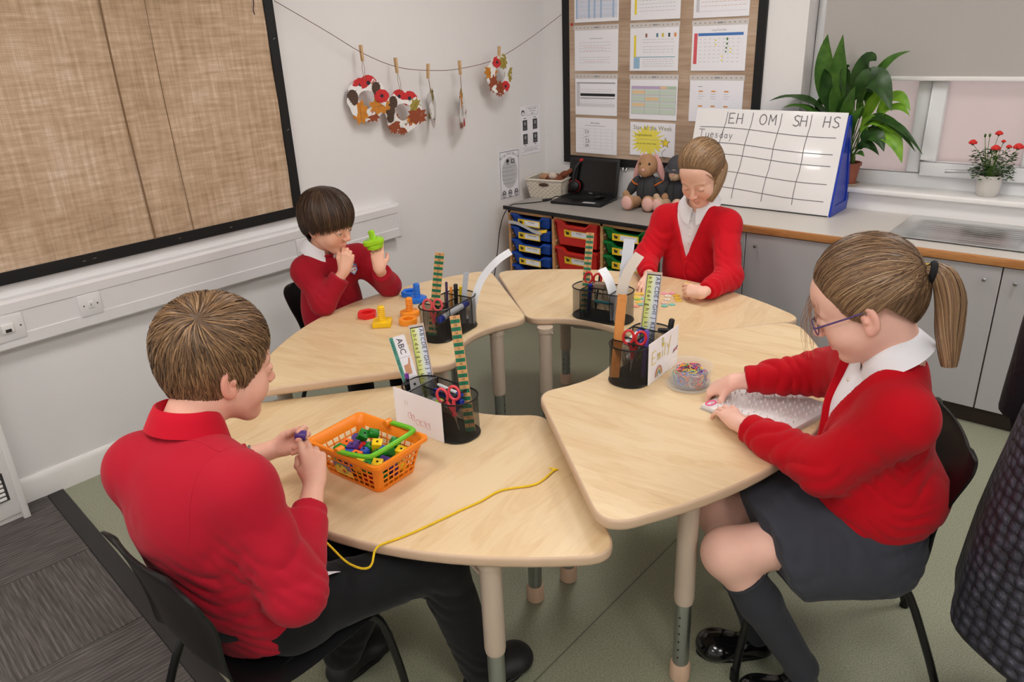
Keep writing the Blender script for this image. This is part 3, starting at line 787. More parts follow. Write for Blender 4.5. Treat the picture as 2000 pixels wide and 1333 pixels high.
def f_star(s, w, h):
 yl = ink('splash', (246, 232, 96)); rnd = random.Random(9)
 pts = []
 for k in range(46):
  a = 2 * PI * k / 46; rad = (.10 if k % 2 else .065) + rnd.uniform(-.012, .012)
  pts.append((max(.004, min(w - .006, .12 + rad * 1.2 * math.cos(a))), max(.004, min(h - .012, .085 + rad * math.sin(a)))))
 s.shape(pts, yl, l=.0004)
 s.text('Star of the Week', w * .5, h - .042, .036, ink('stargrey', (150, 146, 110)), 'CENTER', l=.0012)
 s.text('Congratulations', w * .30, h - .078, .018, M_ink, 'CENTER'); s.rect(.05, h - .098, .19, h - .0965, M_grey, l=.001)
 s.text('You are Star of the Week!', w * .37, h - .125, .0125, M_ink, 'CENTER')
 cx, cy = w * .80, h * .42
 st = [(cx + (.03 if k % 2 == 0 else .013) * math.sin(k * PI / 5), cy + (.03 if k % 2 == 0 else .013) * math.cos(k * PI / 5)) for k in range(10)]
 s.shape(st, ink('stary', (246, 220, 60)), l=.0014); s.line(st + [st[0]], .0018, M_ink, l=.0018)
 s.line([(cx - .01 + .012 * math.cos(k * .7), cy - .035 - .006 * k + .006 * math.sin(k * .7)) for k in range(12)], .0018, M_ink, l=.0018)
CX = ((-2.899, .312), (-2.506, .314), (-2.114, .315))
page('pale blue gridded plan on the top left of the notice board', CX[0][0], 1.68, .312, .225, f_blue)
page('plan with yellow side bar on the top row, middle column', CX[1][0], 1.677, .314, .225, f_yel)
page('plan with faint red text on the top row nearest the window', CX[2][0], 1.674, .315, .225, f_red)
page('pale printed timetable in the left column, second row down', CX[0][0], 1.408, .311, .228, f_tt)
page('plan with yellow bar, blue box and small pictures in the middle of the board', CX[1][0], 1.408, .312, .228, f_plan)
page('term plan with blue header and red side bar', CX[2][0], 1.408, .313, .226, f_term)
page('timetable with a thick black bar across it', CX[0][0] + .003, 1.15, .305, .212, f_black)
page('green and peach colour-blocked timetable with lilac header', CX[1][0] + .004, 1.138, .312, .222, f_grid)
page('white plan with small orange headings partly behind the whiteboard', CX[2][0], 1.14, .313, .218, f_blocks)
page('timetable with handwritten notes at the bottom left of the board', CX[0][0] + .004, .918, .306, .215, f_hand, strip_=False)
page('yellow star of the week certificate above the toy rabbits', CX[1][0] + .012, .93, .300, .192, f_star, strip_=False)
hk = thing('wall_hook', 'small metal double hook on the wall under the notice board', 'hook', (-2.53, YB, .83))
for dx in (-.012, .012): MB().tube(smooth_path([(-2.53 + dx, YB - .002, .862), (-2.53 + dx, YB - .012, .845), (-2.53 + dx, YB - .03, .825), (-2.53 + dx, YB - .035, .84)], 4), .003, 6).build('prong', MATS['brushed_metal'], hk)
MB().box(-2.55, -2.51, YB - .004, YB, .84, .87).build('back_plate', MATS['brushed_metal'], hk, bevel=.001)
# TRAY STORAGE UNIT
M_beech = mat_wood('beech_carcass', [(0.3, (176, 122, 70)), (0.55, (198, 146, 92)), (0.8, (212, 164, 112))], (3, 3, 30), .5)
TX0, TX1, TY0, TY1, TZ = -3.036, -2.0, 3.482, 4.02, .638
un = thing('tray_unit', 'beech storage unit with three columns of coloured trays under the left worktop', 'cabinet', (-2.52, 3.75, 0))
for x in (TX0, -2.698, -2.354, TX1 - .018):
 MB().box(x, x + .018, TY0, TY1, .04, TZ).build('upright_panel', M_beech, un, bevel=.001, segs=1)
MB().box(TX0 + .018, TX1 - .018, TY0 + .002, TY1, .04, .058).build('bottom_panel', M_beech, un, smooth=False)
MB().box(TX0, TX1, TY0, TY0 + .02, TZ - .022, TZ).build('top_rail', M_beech, un, bevel=.001, segs=1)
MB().box(TX0 + .018, TX1 - .018, TY1 - .008, TY1, .058, TZ).build('back_panel', mat('backing', (150, 110, 70), .7), un, smooth=False)
MB().box(TX0 + .02, TX1 - .02, TY0 + .03, TY1, 0, .04).build('plinth', mat('plinth_dark', (40, 34, 30), .6), un, smooth=False)
M_run = mat('clear_runner', (206, 170, 130), .3)
for ci, x in enumerate((TX0 + .018, -2.680, -2.336)):
 for k in range(6):
  for xx in (x, x + .326 - .010):
   MB().box(xx, xx + .010, TY0 + .012, TY1 - .02, .118 + k * .0815 + .036, .118 + k * .0815 + .046).build('tray_runner', M_run, un, smooth=False)
wt1 = thing('storage_worktop', 'grey worktop with black edging over the tray unit', 'worktop', (-2.5, 3.75, .64))
MB().box(-3.05, -1.955, 3.462, YB, .64, .662).build('worktop_panel', mat('grey_laminate', (168, 163, 158), .4, noise=(300, .06)), wt1, bevel=.001, segs=1)
MB().box(-3.053, -1.955, 3.456, 3.462, .639, .662).build('black_edging', mat('edge_black', (26, 26, 26), .5), wt1, bevel=.0015)
M_tb = mat('tray_blue', (22, 76, 176), .36); M_tr = mat('tray_red', (206, 40, 32), .36); M_tg = mat('tray_green', (16, 122, 52), .36)
M_lab = mat('label_yellow', (246, 208, 44), .5); M_bee = mat('bee_ink', (52, 44, 30), .6)
def tray(x0, ztop, hh, m, label, text, col):
 W = .306; y0 = 3.476; D = .42
 t = thing('storage_tray', label, 'tray', (x0 + W / 2, y0 + D / 2, ztop - hh), 0, col)
 xc = x0 + W / 2; tp = .022; th = .003
 def ring(inset, z): return [(x0 + inset, y0 + inset * .6, z), (x0 + W - inset, y0 + inset * .6, z), (x0 + W - inset, y0 + D - inset, z), (x0 + inset, y0 + D - inset, z)]
 mb = MB()
 zt = ztop - .004; zb = ztop - hh
 dip = .024
 prof = [(0, 0), (.055, 0), (.085, -dip), (W - .085, -dip), (W - .055, 0), (W, 0)]
 top_o = [(x0 + u, y0, ztop + v) for u, v in prof]; top_i = [(x0 + tp + u * (W - 2 * tp) / W, y0 + .016, ztop + v - .004) for u, v in prof]
 bot_o = [(x0 + tp + u * (W - 2 * tp) / W, y0 + .018, zb) for u, v in prof]
 front = MB()
 lip = [(x0 + u, y0 - .006, ztop + v) for u, v in prof]; lip2 = [(x0 + u, y0 - .006, ztop + v - .013) for u, v in prof]; lip3 = [(x0 + u * .93 + W * .035, y0 + .004, ztop + v - .015) for u, v in prof]
 inn = [(p[0], p[1] + .004, p[2]) for p in top_i]; inb = [(p[0], p[1] + .003, p[2] + .003) for p in bot_o]
 front.grid([lip, lip2]); front.grid([lip2, lip3]); front.grid([lip3, bot_o]); front.grid([lip, [(p[0], p[1] + .018, p[2]) for p in lip]]); front.grid([[(p[0], p[1] + .018, p[2]) for p in lip], inb])
 front.build('tray_front', m, t, ang=50)
 for sx in (0, 1):
  a = x0 if sx == 0 else x0 + W
  i1 = x0 + tp if sx == 0 else x0 + W - tp
  s_ = MB()
  s_.grid([[(a, y0, ztop), (a, y0 + D, ztop)], [(a, y0, ztop - .012), (a, y0 + D, ztop - .012)], [(i1, y0 + .018, zb), (i1, y0 + D - .02, zb)]])
  s_.grid([[(a, y0, ztop), (a, y0 + D, ztop)], [(a + (.014 if sx == 0 else -.014), y0 + .01, ztop), (a + (.014 if sx == 0 else -.014), y0 + D - .01, ztop)], [(i1 + (.003 if sx == 0 else -.003), y0 + .02, zb + .003), (i1 + (.003 if sx == 0 else -.003), y0 + D - .02, zb + .003)]])
  s_.build('tray_side', m, t, ang=50)
 MB().box(x0 + tp, x0 + W - tp, y0 + .018, y0 + D - .02, zb, zb + .003).box(x0 + tp * .5, x0 + W - tp * .5, y0 + D - .022, y0 + D - .018, zb, ztop).build('tray_base', m, t, smooth=False)
 ln = Vector((0, -(zt - zb) * 0 - 1, 0)); lh = .044; lz = ztop - .036 - (lh if hh < .1 else lh + .018)
 def fy(z): return y0 + .004 + (.018 - .004) * ((ztop - .015 - z) / max(ztop - .015 - zb, .01))
 if hh < .1: lh = .040; lz = ztop - .069
 up = Vector((0, fy(lz + lh) - fy(lz), lh)).normalized() if hh > .1 else Vector((0, 0, 1))
 s = Sheet((x0 + .062, fy(lz) - .0015 if hh > .1 else y0 - .0075, lz), (1, 0, 0), up)
 s.rect(0, 0, .17, lh, M_lab); s.rect(.052, .006, .162, lh - .006, M_paper, l=.001)
 s.disc(.026, lh / 2, .011, M_bee, l=.0012, n=10, ry=.008); s.disc(.018, lh / 2 + .006, .006, M_bee, l=.0014, n=8); s.line([(.012, lh * .25), (.04, lh * .75)], .002, M_bee, l=.0015); s.line([(.016, lh * .7), (.036, lh * .3)], .002, M_bee, l=.0015)
 if text: s.text(text, .107, lh * .58, .0135, M_ink, 'CENTER', l=.0013)
 s.build('name_label', t)
 return t
xb, xr, xg = TX0 + .018 + .010, -2.680 + .010, -2.336 + .010
for k, (tx, lb) in enumerate((('Triangles', 'topmost blue tray with papers poking out beneath it'), ('Hand puzzle', 'second blue tray down with a yellow paper corner over its front'), ('Pattern blocks', 'third blue tray down in the left column'), ('Dice', 'fourth blue tray down in the left column'), ('', 'lowest visible blue tray behind the table edge'), ('', 'blue tray at the bottom of the left column'))):
 tray(xb, .620 - k * .0815, .070, M_tb, lb, tx, 'blue trays')
for k, (tx, lb) in enumerate((('Money', 'upper deep red tray in the middle column'), ('Small world', 'second deep red tray behind the ruler'), ('', 'bottom deep red tray in the middle column'))):
 tray(xr, .620 - k * .163, .150, M_tr, lb, tx, 'red trays')
for k, lb in enumerate(('topmost green tray beside the standing girl sleeve', 'second green tray down beside the red sleeve', 'third green tray down', 'fourth green tray down', 'fifth green tray down', 'bottom green tray of the right column')):
 tray(xg, .620 - k * .0815, .070, M_tg, lb, '', 'green trays')
MB().grid([[(-3.02 + .26 * u, 3.463 - .012 * math.sin(u * 3), .572 - .028 * u + .012 * math.sin(u * 5) - v * .02) for u in np.linspace(0, 1, 9)] for v in (0, .5, 1)] + [[(-3.01 + .24 * u, 3.60, .548) for u in np.linspace(0, 1, 9)]]).build('loose_papers', mat('plastic_sleeve', (196, 196, 198), .3), None)
tag(bpy.data.objects['loose_papers'], 'crumpled clear plastic sleeves over the second blue tray', 'papers')
tag(MB().prism3([(-2.80, 3.458, .512), (-2.72, 3.46, .535), (-2.725, 3.47, .548), (-2.81, 3.47, .530)], (0, .002, .001)).build('yellow_card', mat('yellow_card', (244, 200, 30), .5), smooth=False), 'yellow card corner sticking out above the second blue tray', 'card')
# BASE CABINETS, WORKTOP, SINK
M_door = mat('grey_door', (176, 174, 176), .42, noise=(2, .02))
M_gap = mat('brown_edge', (92, 70, 58), .6)
def base_unit(x0, x1, label, doors, seed=0):
 t = thing('base_cabinet', label, 'cabinet', ((x0 + x1) / 2, 3.72, 0))
 MB().box(x0, x1, 3.447, YB - .01, .085, .712).build('carcass', M_gap, t, smooth=False)
 MB().box(x0, x1, 3.467, 3.487, 0, .085).build('plinth', mat('plinth_brown', (46, 34, 28), .55), t, smooth=False)
 for (a, b, kx) in doors:
  d = MB().box(a + .0025, b - .0025, 3.430, 3.446, .085, .706).build('door', M_door, t, bevel=.0012, segs=1)
  MB().lathe([(0, 0), (.004, 0), (.004, .014), (.0085, .016), (.0085, .022), (.006, .024), (0, .024)], n=14).build('knob', MATS['brushed_metal'], d).matrix_basis = Matrix.Translation((kx, 3.430, .652)) @ Matrix.Rotation(PI / 2, 4, 'X')
 return t
base_unit(-1.94, -1.475, 'grey cabinet mostly hidden behind the girl in the cardigan', [(-1.94, -1.475, -1.52)])
u2 = base_unit(-1.475, -.405, 'grey double cabinet under the draining board with a yellow label', [(-1.475, -.945, -1.418), (-.945, -.405, -.459)])
base_unit(-.405, .68, 'grey cabinet under the sink at the right edge of view', [(-.405, .135, -.352), (.135, .68, .62)])
lb = thing('cupboard_label', 'yellow bee-printed games and first aid label on the grey door', 'label', (-.66, 3.428, .65))
s = Sheet((-.741, 3.4285, .648), (1, 0, .0), (0, 0, 1))
s.rect(0, 0, .160, .034, M_lab, l=.0004); s.rect(.036, .005, .152, .029, M_paper, l=.0009); s.disc(.018, .017, .009, M_bee, ry=.006); s.line([(.008, .024), (.028, .010)], .0018, M_bee, l=.0014); s.line([(.01, .010), (.027, .025)], .0018, M_bee, l=.0014)
s.text('Games and first aid', .094, .015, .0125, M_ink, 'CENTER'); s.build('printed_card', lb)
wt2 = thing('sink_worktop', 'speckled pale worktop with wooden front edge under the window', 'worktop', (-.7, 3.72, .712))
WTm = mat('speckled_laminate', (206, 200, 192), .35, noise=(260, .09))
sx0, sx1, sy0, sy1 = -.30, .12, 3.52, 3.93
wtop = MB()
for a in ((-1.955, sx0, 3.436, YB), (sx1, .70, 3.436, YB), (sx0, sx1, 3.436, sy0), (sx0, sx1, sy1, YB)): wtop.box(a[0], a[1], a[2], a[3], .712, .744)
wtop.build('worktop_panel', WTm, wt2, smooth=False)
MB().box(-1.955, .70, 3.420, 3.4362, .711, .745).build('wood_edging', mat_wood('edge_wood', [(0.3, (150, 96, 50)), (0.55, (178, 120, 68)), (0.8, (196, 140, 86))], (3, 30, 30), .45), wt2, bevel=.003)
M_steel = mat('stainless_steel', (212, 214, 214), .22, metal=1.0, bump=(900, .05, .0004))
sk = thing('sink', 'stainless steel sink and ridged draining board by the window', 'sink', (-.4, 3.74, .745))
dx0, dx1, dy0, dy1 = -.885, -.355, 3.545, 4.0
rows = []
nxd, nyd = 40, 92
for i in range(nxd + 1):
 x = dx0 + (dx1 - dx0) * i / nxd; r_ = []
 for j in range(nyd + 1):
  y = dy0 + (dy1 - dy0) * j / nyd
  fx = min(max((x - dx0 - .05) / .03, 0), 1) * min(max((dx1 - .02 - x) / .02, 0), 1); fy_ = min(max((y - dy0 - .03) / .02, 0), 1) * min(max((dy1 - .05 - y) / .02, 0), 1)
  ridge = .0045 * max(0, math.cos((y - dy0) * 2 * PI / .034)) ** 3 * fx * fy_
  edge = .004 * (1 - min(min(x - dx0, dx1 + .1 - x, y - dy0, dy1 - y) / .012, 1))
  r_.append((x, y, .7475 - .0025 * min(fx, fy_) + ridge + edge * .6))
 rows.append(r_)
MB().grid(rows).build('draining_board', M_steel, sk, ang=80)
rm = MB()
rm.box(dx1, .70, dy0, sy0 + .0, .744, .7485); rm.box(dx1, .70, sy1, dy1, .744, .7485); rm.box(dx1, sx0, sy0, sy1, .744, .7485); rm.box(sx1, .70, sy0, sy1, .744, .7485)
rm.build('sink_rim', M_steel, sk, bevel=.001, segs=1)
def rrect(x0, x1, y0, y1, r, z, n=6):
 P = []
 for cx, cy, a0 in ((x1 - r, y1 - r, 0), (x0 + r, y1 - r, PI / 2), (x0 + r, y0 + r, PI), (x1 - r, y0 + r, 1.5 * PI)):
  for k in range(n + 1):
   a = a0 + PI / 2 * k / n; P.append((cx + r * math.cos(a), cy + r * math.sin(a), z))
 return P
bw = MB(); R0 = rrect(sx0, sx1, sy0, sy1, .07, .7487); R1 = rrect(sx0 + .012, sx1 - .012, sy0 + .012, sy1 - .012, .065, .735); R2 = rrect(sx0 + .03, sx1 - .03, sy0 + .03, sy1 - .03, .06, .60); R3 = rrect(sx0 + .06, sx1 - .06, sy0 + .06, sy1 - .06, .05, .585)
for A, B in ((R0, R1), (R1, R2), (R2, R3)): bw.grid([A + [A[0]], B + [B[0]]])
bw.poly(R3); bw.build('bowl', M_steel, sk, ang=70)
# THINGS ON THE STORAGE WORKTOP
ZT = .662
kb = thing('storage_basket', 'cream woven plastic basket in the corner beside the laptop', 'basket', (-2.98, 3.85, ZT))
M_cream = mat('cream_plastic', (226, 218, 204), .45)
def weave_basket():
 mb = MB()
 cx, cy, rz = -2.985, 3.865, math.radians(12)
 ca, sa = math.cos(rz), math.sin(rz)
 def P(u, v, z): return (cx + u * ca - v * sa, cy + u * sa + v * ca, ZT + z)
 hw0, hd0, hw1, hd1, h = .105, .10, .125, .125, .115
 for side in range(4):
  nw = 14
  for i in range(nw):
   for j in range(9):
    if (i + j) % 2: continue
    f0, f1 = i / nw * 2 - 1, (i + 1) / nw * 2 - 1; z0, z1 = h * j / 9, h * (j + 1) / 9
    if side == 0 and 5 <= i <= 8 and 6 <= j <= 7: continue
    q = []
    for f, z in ((f0, z0), (f1, z0), (f1, z1), (f0, z1)):
     t_ = z / h; hw = hw0 + (hw1 - hw0) * t_; hd = hd0 + (hd1 - hd0) * t_
     q.append(P(*{0: (f * hw, -hd), 1: (hw, f * hd), 2: (-f * hw, hd), 3: (-hw, -f * hd)}[side], z))
    n = (Vector(q[1]) - Vector(q[0])).cross(Vector(q[3]) - Vector(q[0])).normalized() * .0022
    mb.prism3([Vector(p) for p in q], n)
 mb.build('woven_wall', M_cream, kb, smooth=False, weld=False)
 b2 = MB()
 O0 = [P(sx * hw0, sy * hd0, 0) for sx, sy in ((-1, -1), (1, -1), (1, 1), (-1, 1))]; O1 = [P(sx * hw1, sy * hd1, h) for sx, sy in ((-1, -1), (1, -1), (1, 1), (-1, 1))]
 for k in range(4): b2.poly([O0[k], O0[(k + 1) % 4], O1[(k + 1) % 4], O1[k]])
 b2.poly(O0); b2.build('liner_wall', mat('cream_plastic_inner', (206, 196, 180), .5), kb, smooth=False)
 b3 = MB(); c = [P(sx * (hw1 + .002), sy * (hd1 + .002), h) for sx, sy in ((-1, -1), (1, -1), (1, 1), (-1, 1))]
 b3.tube(c + [c[0]], .006, 8); b3.build('rim', M_cream, kb)
 ho = MB()
 t_ = .74; hd = hd0 + (hd1 - hd0) * t_
 ho.prism3([P(-.034 + .068 * k / 8 if False else .034 * math.cos(a), -hd - .002, h * t_ + .011 * math.sin(a)) for a in np.linspace(0, 2 * PI, 17)[:-1]], Vector((sa, -ca, 0)) * .002)
 ho.build('hand_hole', mat('hand_hole_dark', (74, 52, 40), .8), kb, smooth=False)
weave_basket()
tb = thing('soft_toys', 'brown and white soft toy lying in the cream basket', 'soft toy', (-2.97, 3.87, ZT + .1))
M_fb = mat('brown_fur', (128, 72, 48), .9, noise=(70, .3), bump=(240, .8, .004)); M_fw = mat('cream_fur', (214, 198, 182), .9, bump=(240, .8, .004), noise=(70, .1))
MB().ball((-2.96, 3.86, ZT + .10), (.075, .05, .038)).build('toy_body', M_fb, tb)
MB().ball((-2.95, 3.83, ZT + .128), (.03, .026, .022)).build('toy_muzzle', M_fw, tb)
MB().ball((-2.895, 3.875, ZT + .135), (.038, .022, .022), M=Matrix.Rotation(-.5, 3, 'Y')).build('toy_ear', M_fb, tb)
MB().ball((-2.86, 3.88, ZT + .152), (.034, .012, .016), M=Matrix.Rotation(-.7, 3, 'Y')).build('toy_ear', M_fb, tb)
MB().ball((-3.03, 3.85, ZT + .112), (.04, .035, .022)).build('toy_paw', mat('tan_fur', (184, 140, 108), .9, bump=(240, .8, .004)), tb)
lp = thing('laptop', 'open black laptop on the grey worktop with headphones over its screen', 'laptop', (-2.69, 3.80, ZT), math.radians(9))
M_lb = mat('laptop_black', (22, 22, 24), .45, bump=(500, .1, .0005)); M_key = mat('key_black', (34, 34, 36), .5)
MB().box(-.165, .175, -.13, .11, 0, .018).build('base', M_lb, lp, world=False, bevel=.006)
kk = MB()
for r_ in range(5):
 for c_ in range(14): kk.box(-.148 + c_ * .0215, -.148 + c_ * .0215 + .018, -.01 + r_ * .021, -.01 + r_ * .021 + .0175, .018, .0205)
kk.build('keys', M_key, lp, world=False, smooth=False)
MB().box(-.05, .05, -.115, -.03, .0178, .0186).build('touchpad', mat('pad_black', (30, 30, 32), .3), lp, world=False, bevel=.0003, segs=1)
MB().box(.045, .125, -.118, -.088, .018, .0188).build('sticker', mat('sticker_white', (205, 205, 208), .4), lp, world=False, smooth=False)
sc_ = MB()
tilt = Matrix.Translation((0, .105, .02)) @ Matrix.Rotation(-.20, 4, 'X')
o = MB().box(-.165, .175, -.005, .006, .0, .222).build('screen_lid', M_lb, lp, world=False, bevel=.005); o.matrix_basis = tilt
o2 = MB().box(-.148, .158, -.0062, -.005, .022, .206).build('screen', mat('screen_glass', (14, 14, 15), .2), lp, world=False, smooth=False); o2.matrix_basis = tilt
o3 = MB(); text_into(o3, 'DELL', (-.015, -.0064, .006), (1, 0, 0), (0, 0, 1), .012, 0); o3 = o3.build('maker_logo', mat('logo_grey', (170, 170, 174), .4), lp, world=False, smooth=False); o3.matrix_basis = tilt
MB().ball((.10, .02, .024), (.03, .05, .016)).build('resting_mouse_dome', mat('mouse_black', (18, 18, 20), .2), None)
ms = bpy.data.objects['resting_mouse_dome']; ms.name = 'computer_mouse'; ms.matrix_basis = Matrix.Translation((-2.69, 3.80, ZT + .010)) @ Matrix.Rotation(math.radians(9), 4, 'Z'); tag(ms, 'glossy black computer mouse resting on the laptop keyboard', 'mouse')
hp = thing('headphones', 'black headphones with red-rimmed ear cups hung on the laptop screen', 'headphones', (-2.82, 3.86, .8))
M_hr = mat('headphone_red', (170, 24, 28), .4); M_hb = mat('headphone_black', (18, 18, 20), .4)
hb = [(-2.805, 3.865, .742), (-2.815, 3.868, .79), (-2.81, 3.885, .84), (-2.80, 3.915, .872), (-2.785, 3.945, .878), (-2.77, 3.98, .85), (-2.765, 3.995, .80), (-2.765, 3.998, .75)]
MB().tube(smooth_path(hb, 5), .010, 8).build('headband', M_hb, hp)
MB().tube(smooth_path([(-2.80, 3.912, .882), (-2.79, 3.935, .888), (-2.775, 3.965, .876)], 4), .010, 8).build('headband_pad', M_hr, hp)
for (c, d) in (((-2.805, 3.858, .735), (.28, -.95, .1)), ((-2.765, 4.0, .75), (-.1, .9, 0))):
 d = Vector(d).normalized(); M3 = d.to_track_quat('Z', 'Y').to_matrix()
 cup = MB()
 cup.lathe([(0, .020), (.024, .019), (.034, .012), (.038, 0)], n=22); o = cup.build('ear_cup', M_hb, hp, ang=50); o.matrix_basis = Matrix.Translation(c) @ M3.to_4x4()
 pd = MB(); pd.lathe([(.038, 0), (.041, -.003), (.041, -.007), (.036, -.010)], n=22); o = pd.build('red_ring', M_hr, hp, ang=50); o.matrix_basis = Matrix.Translation(c) @ M3.to_4x4()
 pd = MB(); pd.lathe([(.038, -.009), (.036, -.020), (.02, -.024), (0, -.02)], n=22); o = pd.build('ear_cushion', M_hb, hp, ang=50); o.matrix_basis = Matrix.Translation(c) @ M3.to_4x4()
cb = smooth_path([(-2.80, 3.83, .70), (-2.84, 3.76, .685), (-2.85, 3.72, .69), (-2.88, 3.70, .668), (-2.90, 3.66, .666), (-2.93, 3.60, .666), (-2.97, 3.53, .668), (-3.0, 3.47, .666), (-3.045, 3.449, .60), (-3.075, 3.44, .50), (-3.09, 3.43, .38), (-3.12, 3.42, .2), (-3.13, 3.40, .012)], 6)
tag(MB().tube(cb, .0028, 6).build('power_cable', mat('cable_black', (16, 16, 17), .5)), 'thin black cable running from laptop over the worktop edge to the floor', 'cable')
tag(MB().tube(smooth_path([(-2.92, 3.68, .668), (-2.90, 3.70, .67), (-2.875, 3.72, .672)], 3), .006, 8).build('cable_joint', MATS['cable_black']), 'black inline plug joining the laptop cables', 'plug')
# toy rabbits
def rabbit(loc, rz, label, jacket, ear_m, fur, cap=None, sc=1.0, sleeve=None):
 t = thing('toy_rabbit', label, 'soft toy', loc, rz, 'toy rabbits on the worktop')
 t.scale = (sc, sc, sc)
 def b(n, c, r, m, M=None): return MB().ball(c, r, 18, 12, M=M).build(n, m, t, world=False, weld=True)
 RX = lambda a: Matrix.Rotation(a, 3, 'X'); RY = lambda a: Matrix.Rotation(a, 3, 'Y')
 b('body', (0, .0, .085), (.062, .052, .085), jacket)
 b('head', (0, -.012, .215), (.052, .05, .058), fur)
 b('muzzle', (0, -.045, .195), (.035, .03, .036), fur)
 b('nose', (0, -.074, .200), (.010, .006, .008), ear_m)
 for s_ in (-1, 1):
  b('eye', (s_ * .024, -.052, .228), (.006, .005, .007), mat('toy_eye', (20, 14, 12), .15))
  b('ear', (s_ * .056, .012, .20), (.02, .014, .075), ear_m if cap is None else cap, RY(s_ * -.35))
  b('arm', (s_ * .075, -.012, .105), (.026, .026, .062), jacket, RY(s_ * -.55))
  b('hand', (s_ * .108, -.03, .06), (.021, .021, .022), fur)
  b('leg', (s_ * .045, -.07, .032), (.028, .07, .030), fur, Matrix.Rotation(s_ * .2, 3, 'Z'))
  b('foot', (s_ * .055, -.13, .042), (.036, .022, .042), fur)
  b('foot_pad', (s_ * .057, -.142, .042), (.030, .014, .035), mat('pink_pad', (228, 182, 172), .85, bump=(300, .4, .002)))
 MB().tube([(0, -.058, .15), (.0, -.064, .10), (0, -.058, .05)], .002, 6).build('zip', M_dark, t, world=False)
 if sleeve:
  for s_ in (-1, 1): MB().tube([(s_ * .062 + .02 * math.cos(a), -.012 + .027 * math.sin(a), .125 + s_ * .012 * math.cos(a)) for a in np.linspace(0, 2 * PI, 15)[:-1]], .004, 6, closed=True).build('sleeve_band', sleeve, t, world=False)
 MB().ball((0, -.0, .02), (.064, .06, .03)).build('shorts', mat('toy_shorts', (40, 34, 40), .9), t, world=False)
 if cap:
  MB().lathe([(.0, .062), (.03, .056), (.052, .034), (.060, .004), (.058, 0)], n=20).build('cap', cap, t, world=False).matrix_basis = Matrix.Translation((0, -.005, .228)) @ Matrix.Rotation(.25, 4, 'X')
  MB().lathe([(.05, 0), (.062, -.004), (.074, -.010), (.072, -.013), (.05, -.006)], n=20).build('cap_brim', cap, t, world=False).matrix_basis = Matrix.Translation((0, -.012, .236)) @ Matrix.Rotation(.25, 4, 'X')
 return t
M_jk = mat('charcoal_fleece', (62, 62, 66), .9, bump=(350, .4, .002), noise=(40, .12)); M_tan = mat('tan_plush', (182, 140, 104), .92, bump=(260, .6, .003), noise=(50, .12)); M_pk = mat('pink_plush', (222, 170, 164), .92, bump=(260, .5, .003))
rabbit((-2.285, 3.875, ZT), .15, 'brown toy rabbit with pink ear in a grey hooded top, on the left', M_jk, M_pk, M_tan, None, 1.12, mat('orange_band', (214, 110, 40), .7))
rabbit((-2.105, 3.90, ZT), .1, 'grey-capped toy rabbit half hidden behind the girl in the cardigan', M_jk, M_pk, mat('pale_plush', (206, 176, 146), .92, bump=(260, .6, .003)), mat('cap_grey', (72, 72, 78), .9, bump=(350, .4, .002)), 1.05)
# whiteboard easel
ez = thing('whiteboard_easel', 'tabletop whiteboard easel with blue side and handwritten letter grid', 'whiteboard', (-1.6, 3.9, .745))
EX0, EX1 = -1.985, -1.212
Bf, Bt = Vector((0, 3.765, .748)), Vector((0, 3.885, 1.222))
Ue = (Bt - Bf).normalized(); Ne = Vector((1, 0, 0)).cross(Ue)
he = (Bt - Bf).length
M_wbd = mat('whiteboard_face', (240, 239, 239), .16, coat=.3)
MB().obox(Vector(((EX0 + EX1) / 2 - .006, 0, 0)) + (Bf + Bt) / 2 - Ne * .004, ((EX1 - EX0) / 2 + .008, 0, 0), Ue * (he / 2 + .004), Ne * .004).build('writing_panel', M_wbd, ez, bevel=.0015)
MB().obox(Vector(((EX0 + EX1) / 2, 0, 0)) + Bf + Ue * .0 - Ne * .003, ((EX1 - EX0) / 2, 0, 0), Ue * .0025, Ne * .006).build('bottom_edge', mat('edge_black', (26, 26, 26), .5), ez)
M_bl = mat('blue_plastic', (22, 56, 170), .28)
for x in (EX1, EX0 - .012):
 sd = MB()
 A = [(3.768, .7455), (4.0, .7455), (4.012, .80), (3.915, 1.212), (3.892, 1.212)]
 I = [(3.815, .79), (3.975, .79), (3.98, .83), (3.915, 1.12), (3.898, 1.10)]
 for k in range(5):
  k2 = (k + 1) % 5
  q = [A[k], A[k2], I[k2], I[k]]
  sd.prism3([(x, a, b) for a, b in q], (.012, 0, 0))
 sd.prism3([(x + .003, a, b) for a, b in I], (.004, 0, 0))
 sd.build('side_frame', M_bl, ez, smooth=False)
MB().obox(((EX0 + EX1) / 2, 3.960, .965), ((EX1 - EX0) / 2, 0, 0), (0, .042, -.215), (0, .003, .001)).build('back_panel', M_bl, ez, smooth=False)
es = Sheet(Vector((EX0, 0, 0)) + Bf + Ne * .0003, (1, 0, 0), Ue)
M_pen = mat('dry_marker', (110, 108, 112), .5)
we = EX1 - EX0
for uT, uB in ((.165, .115), (.305, .262), (.455, .425), (.605, .585)):
 es.line([(uT + (uB - uT) * k / 8 + .003 * math.sin(k * 1.7), he - .012 - (he - .05) * k / 8) for k in range(9)], .0035, M_pen)
for v in (.397, .318, .262, .175, .092):
 es.line([(.02 + we * .93 * k / 10, v + .006 * math.sin(k * .6) - .022 * k / 10) for k in range(11)], .0035, M_pen)
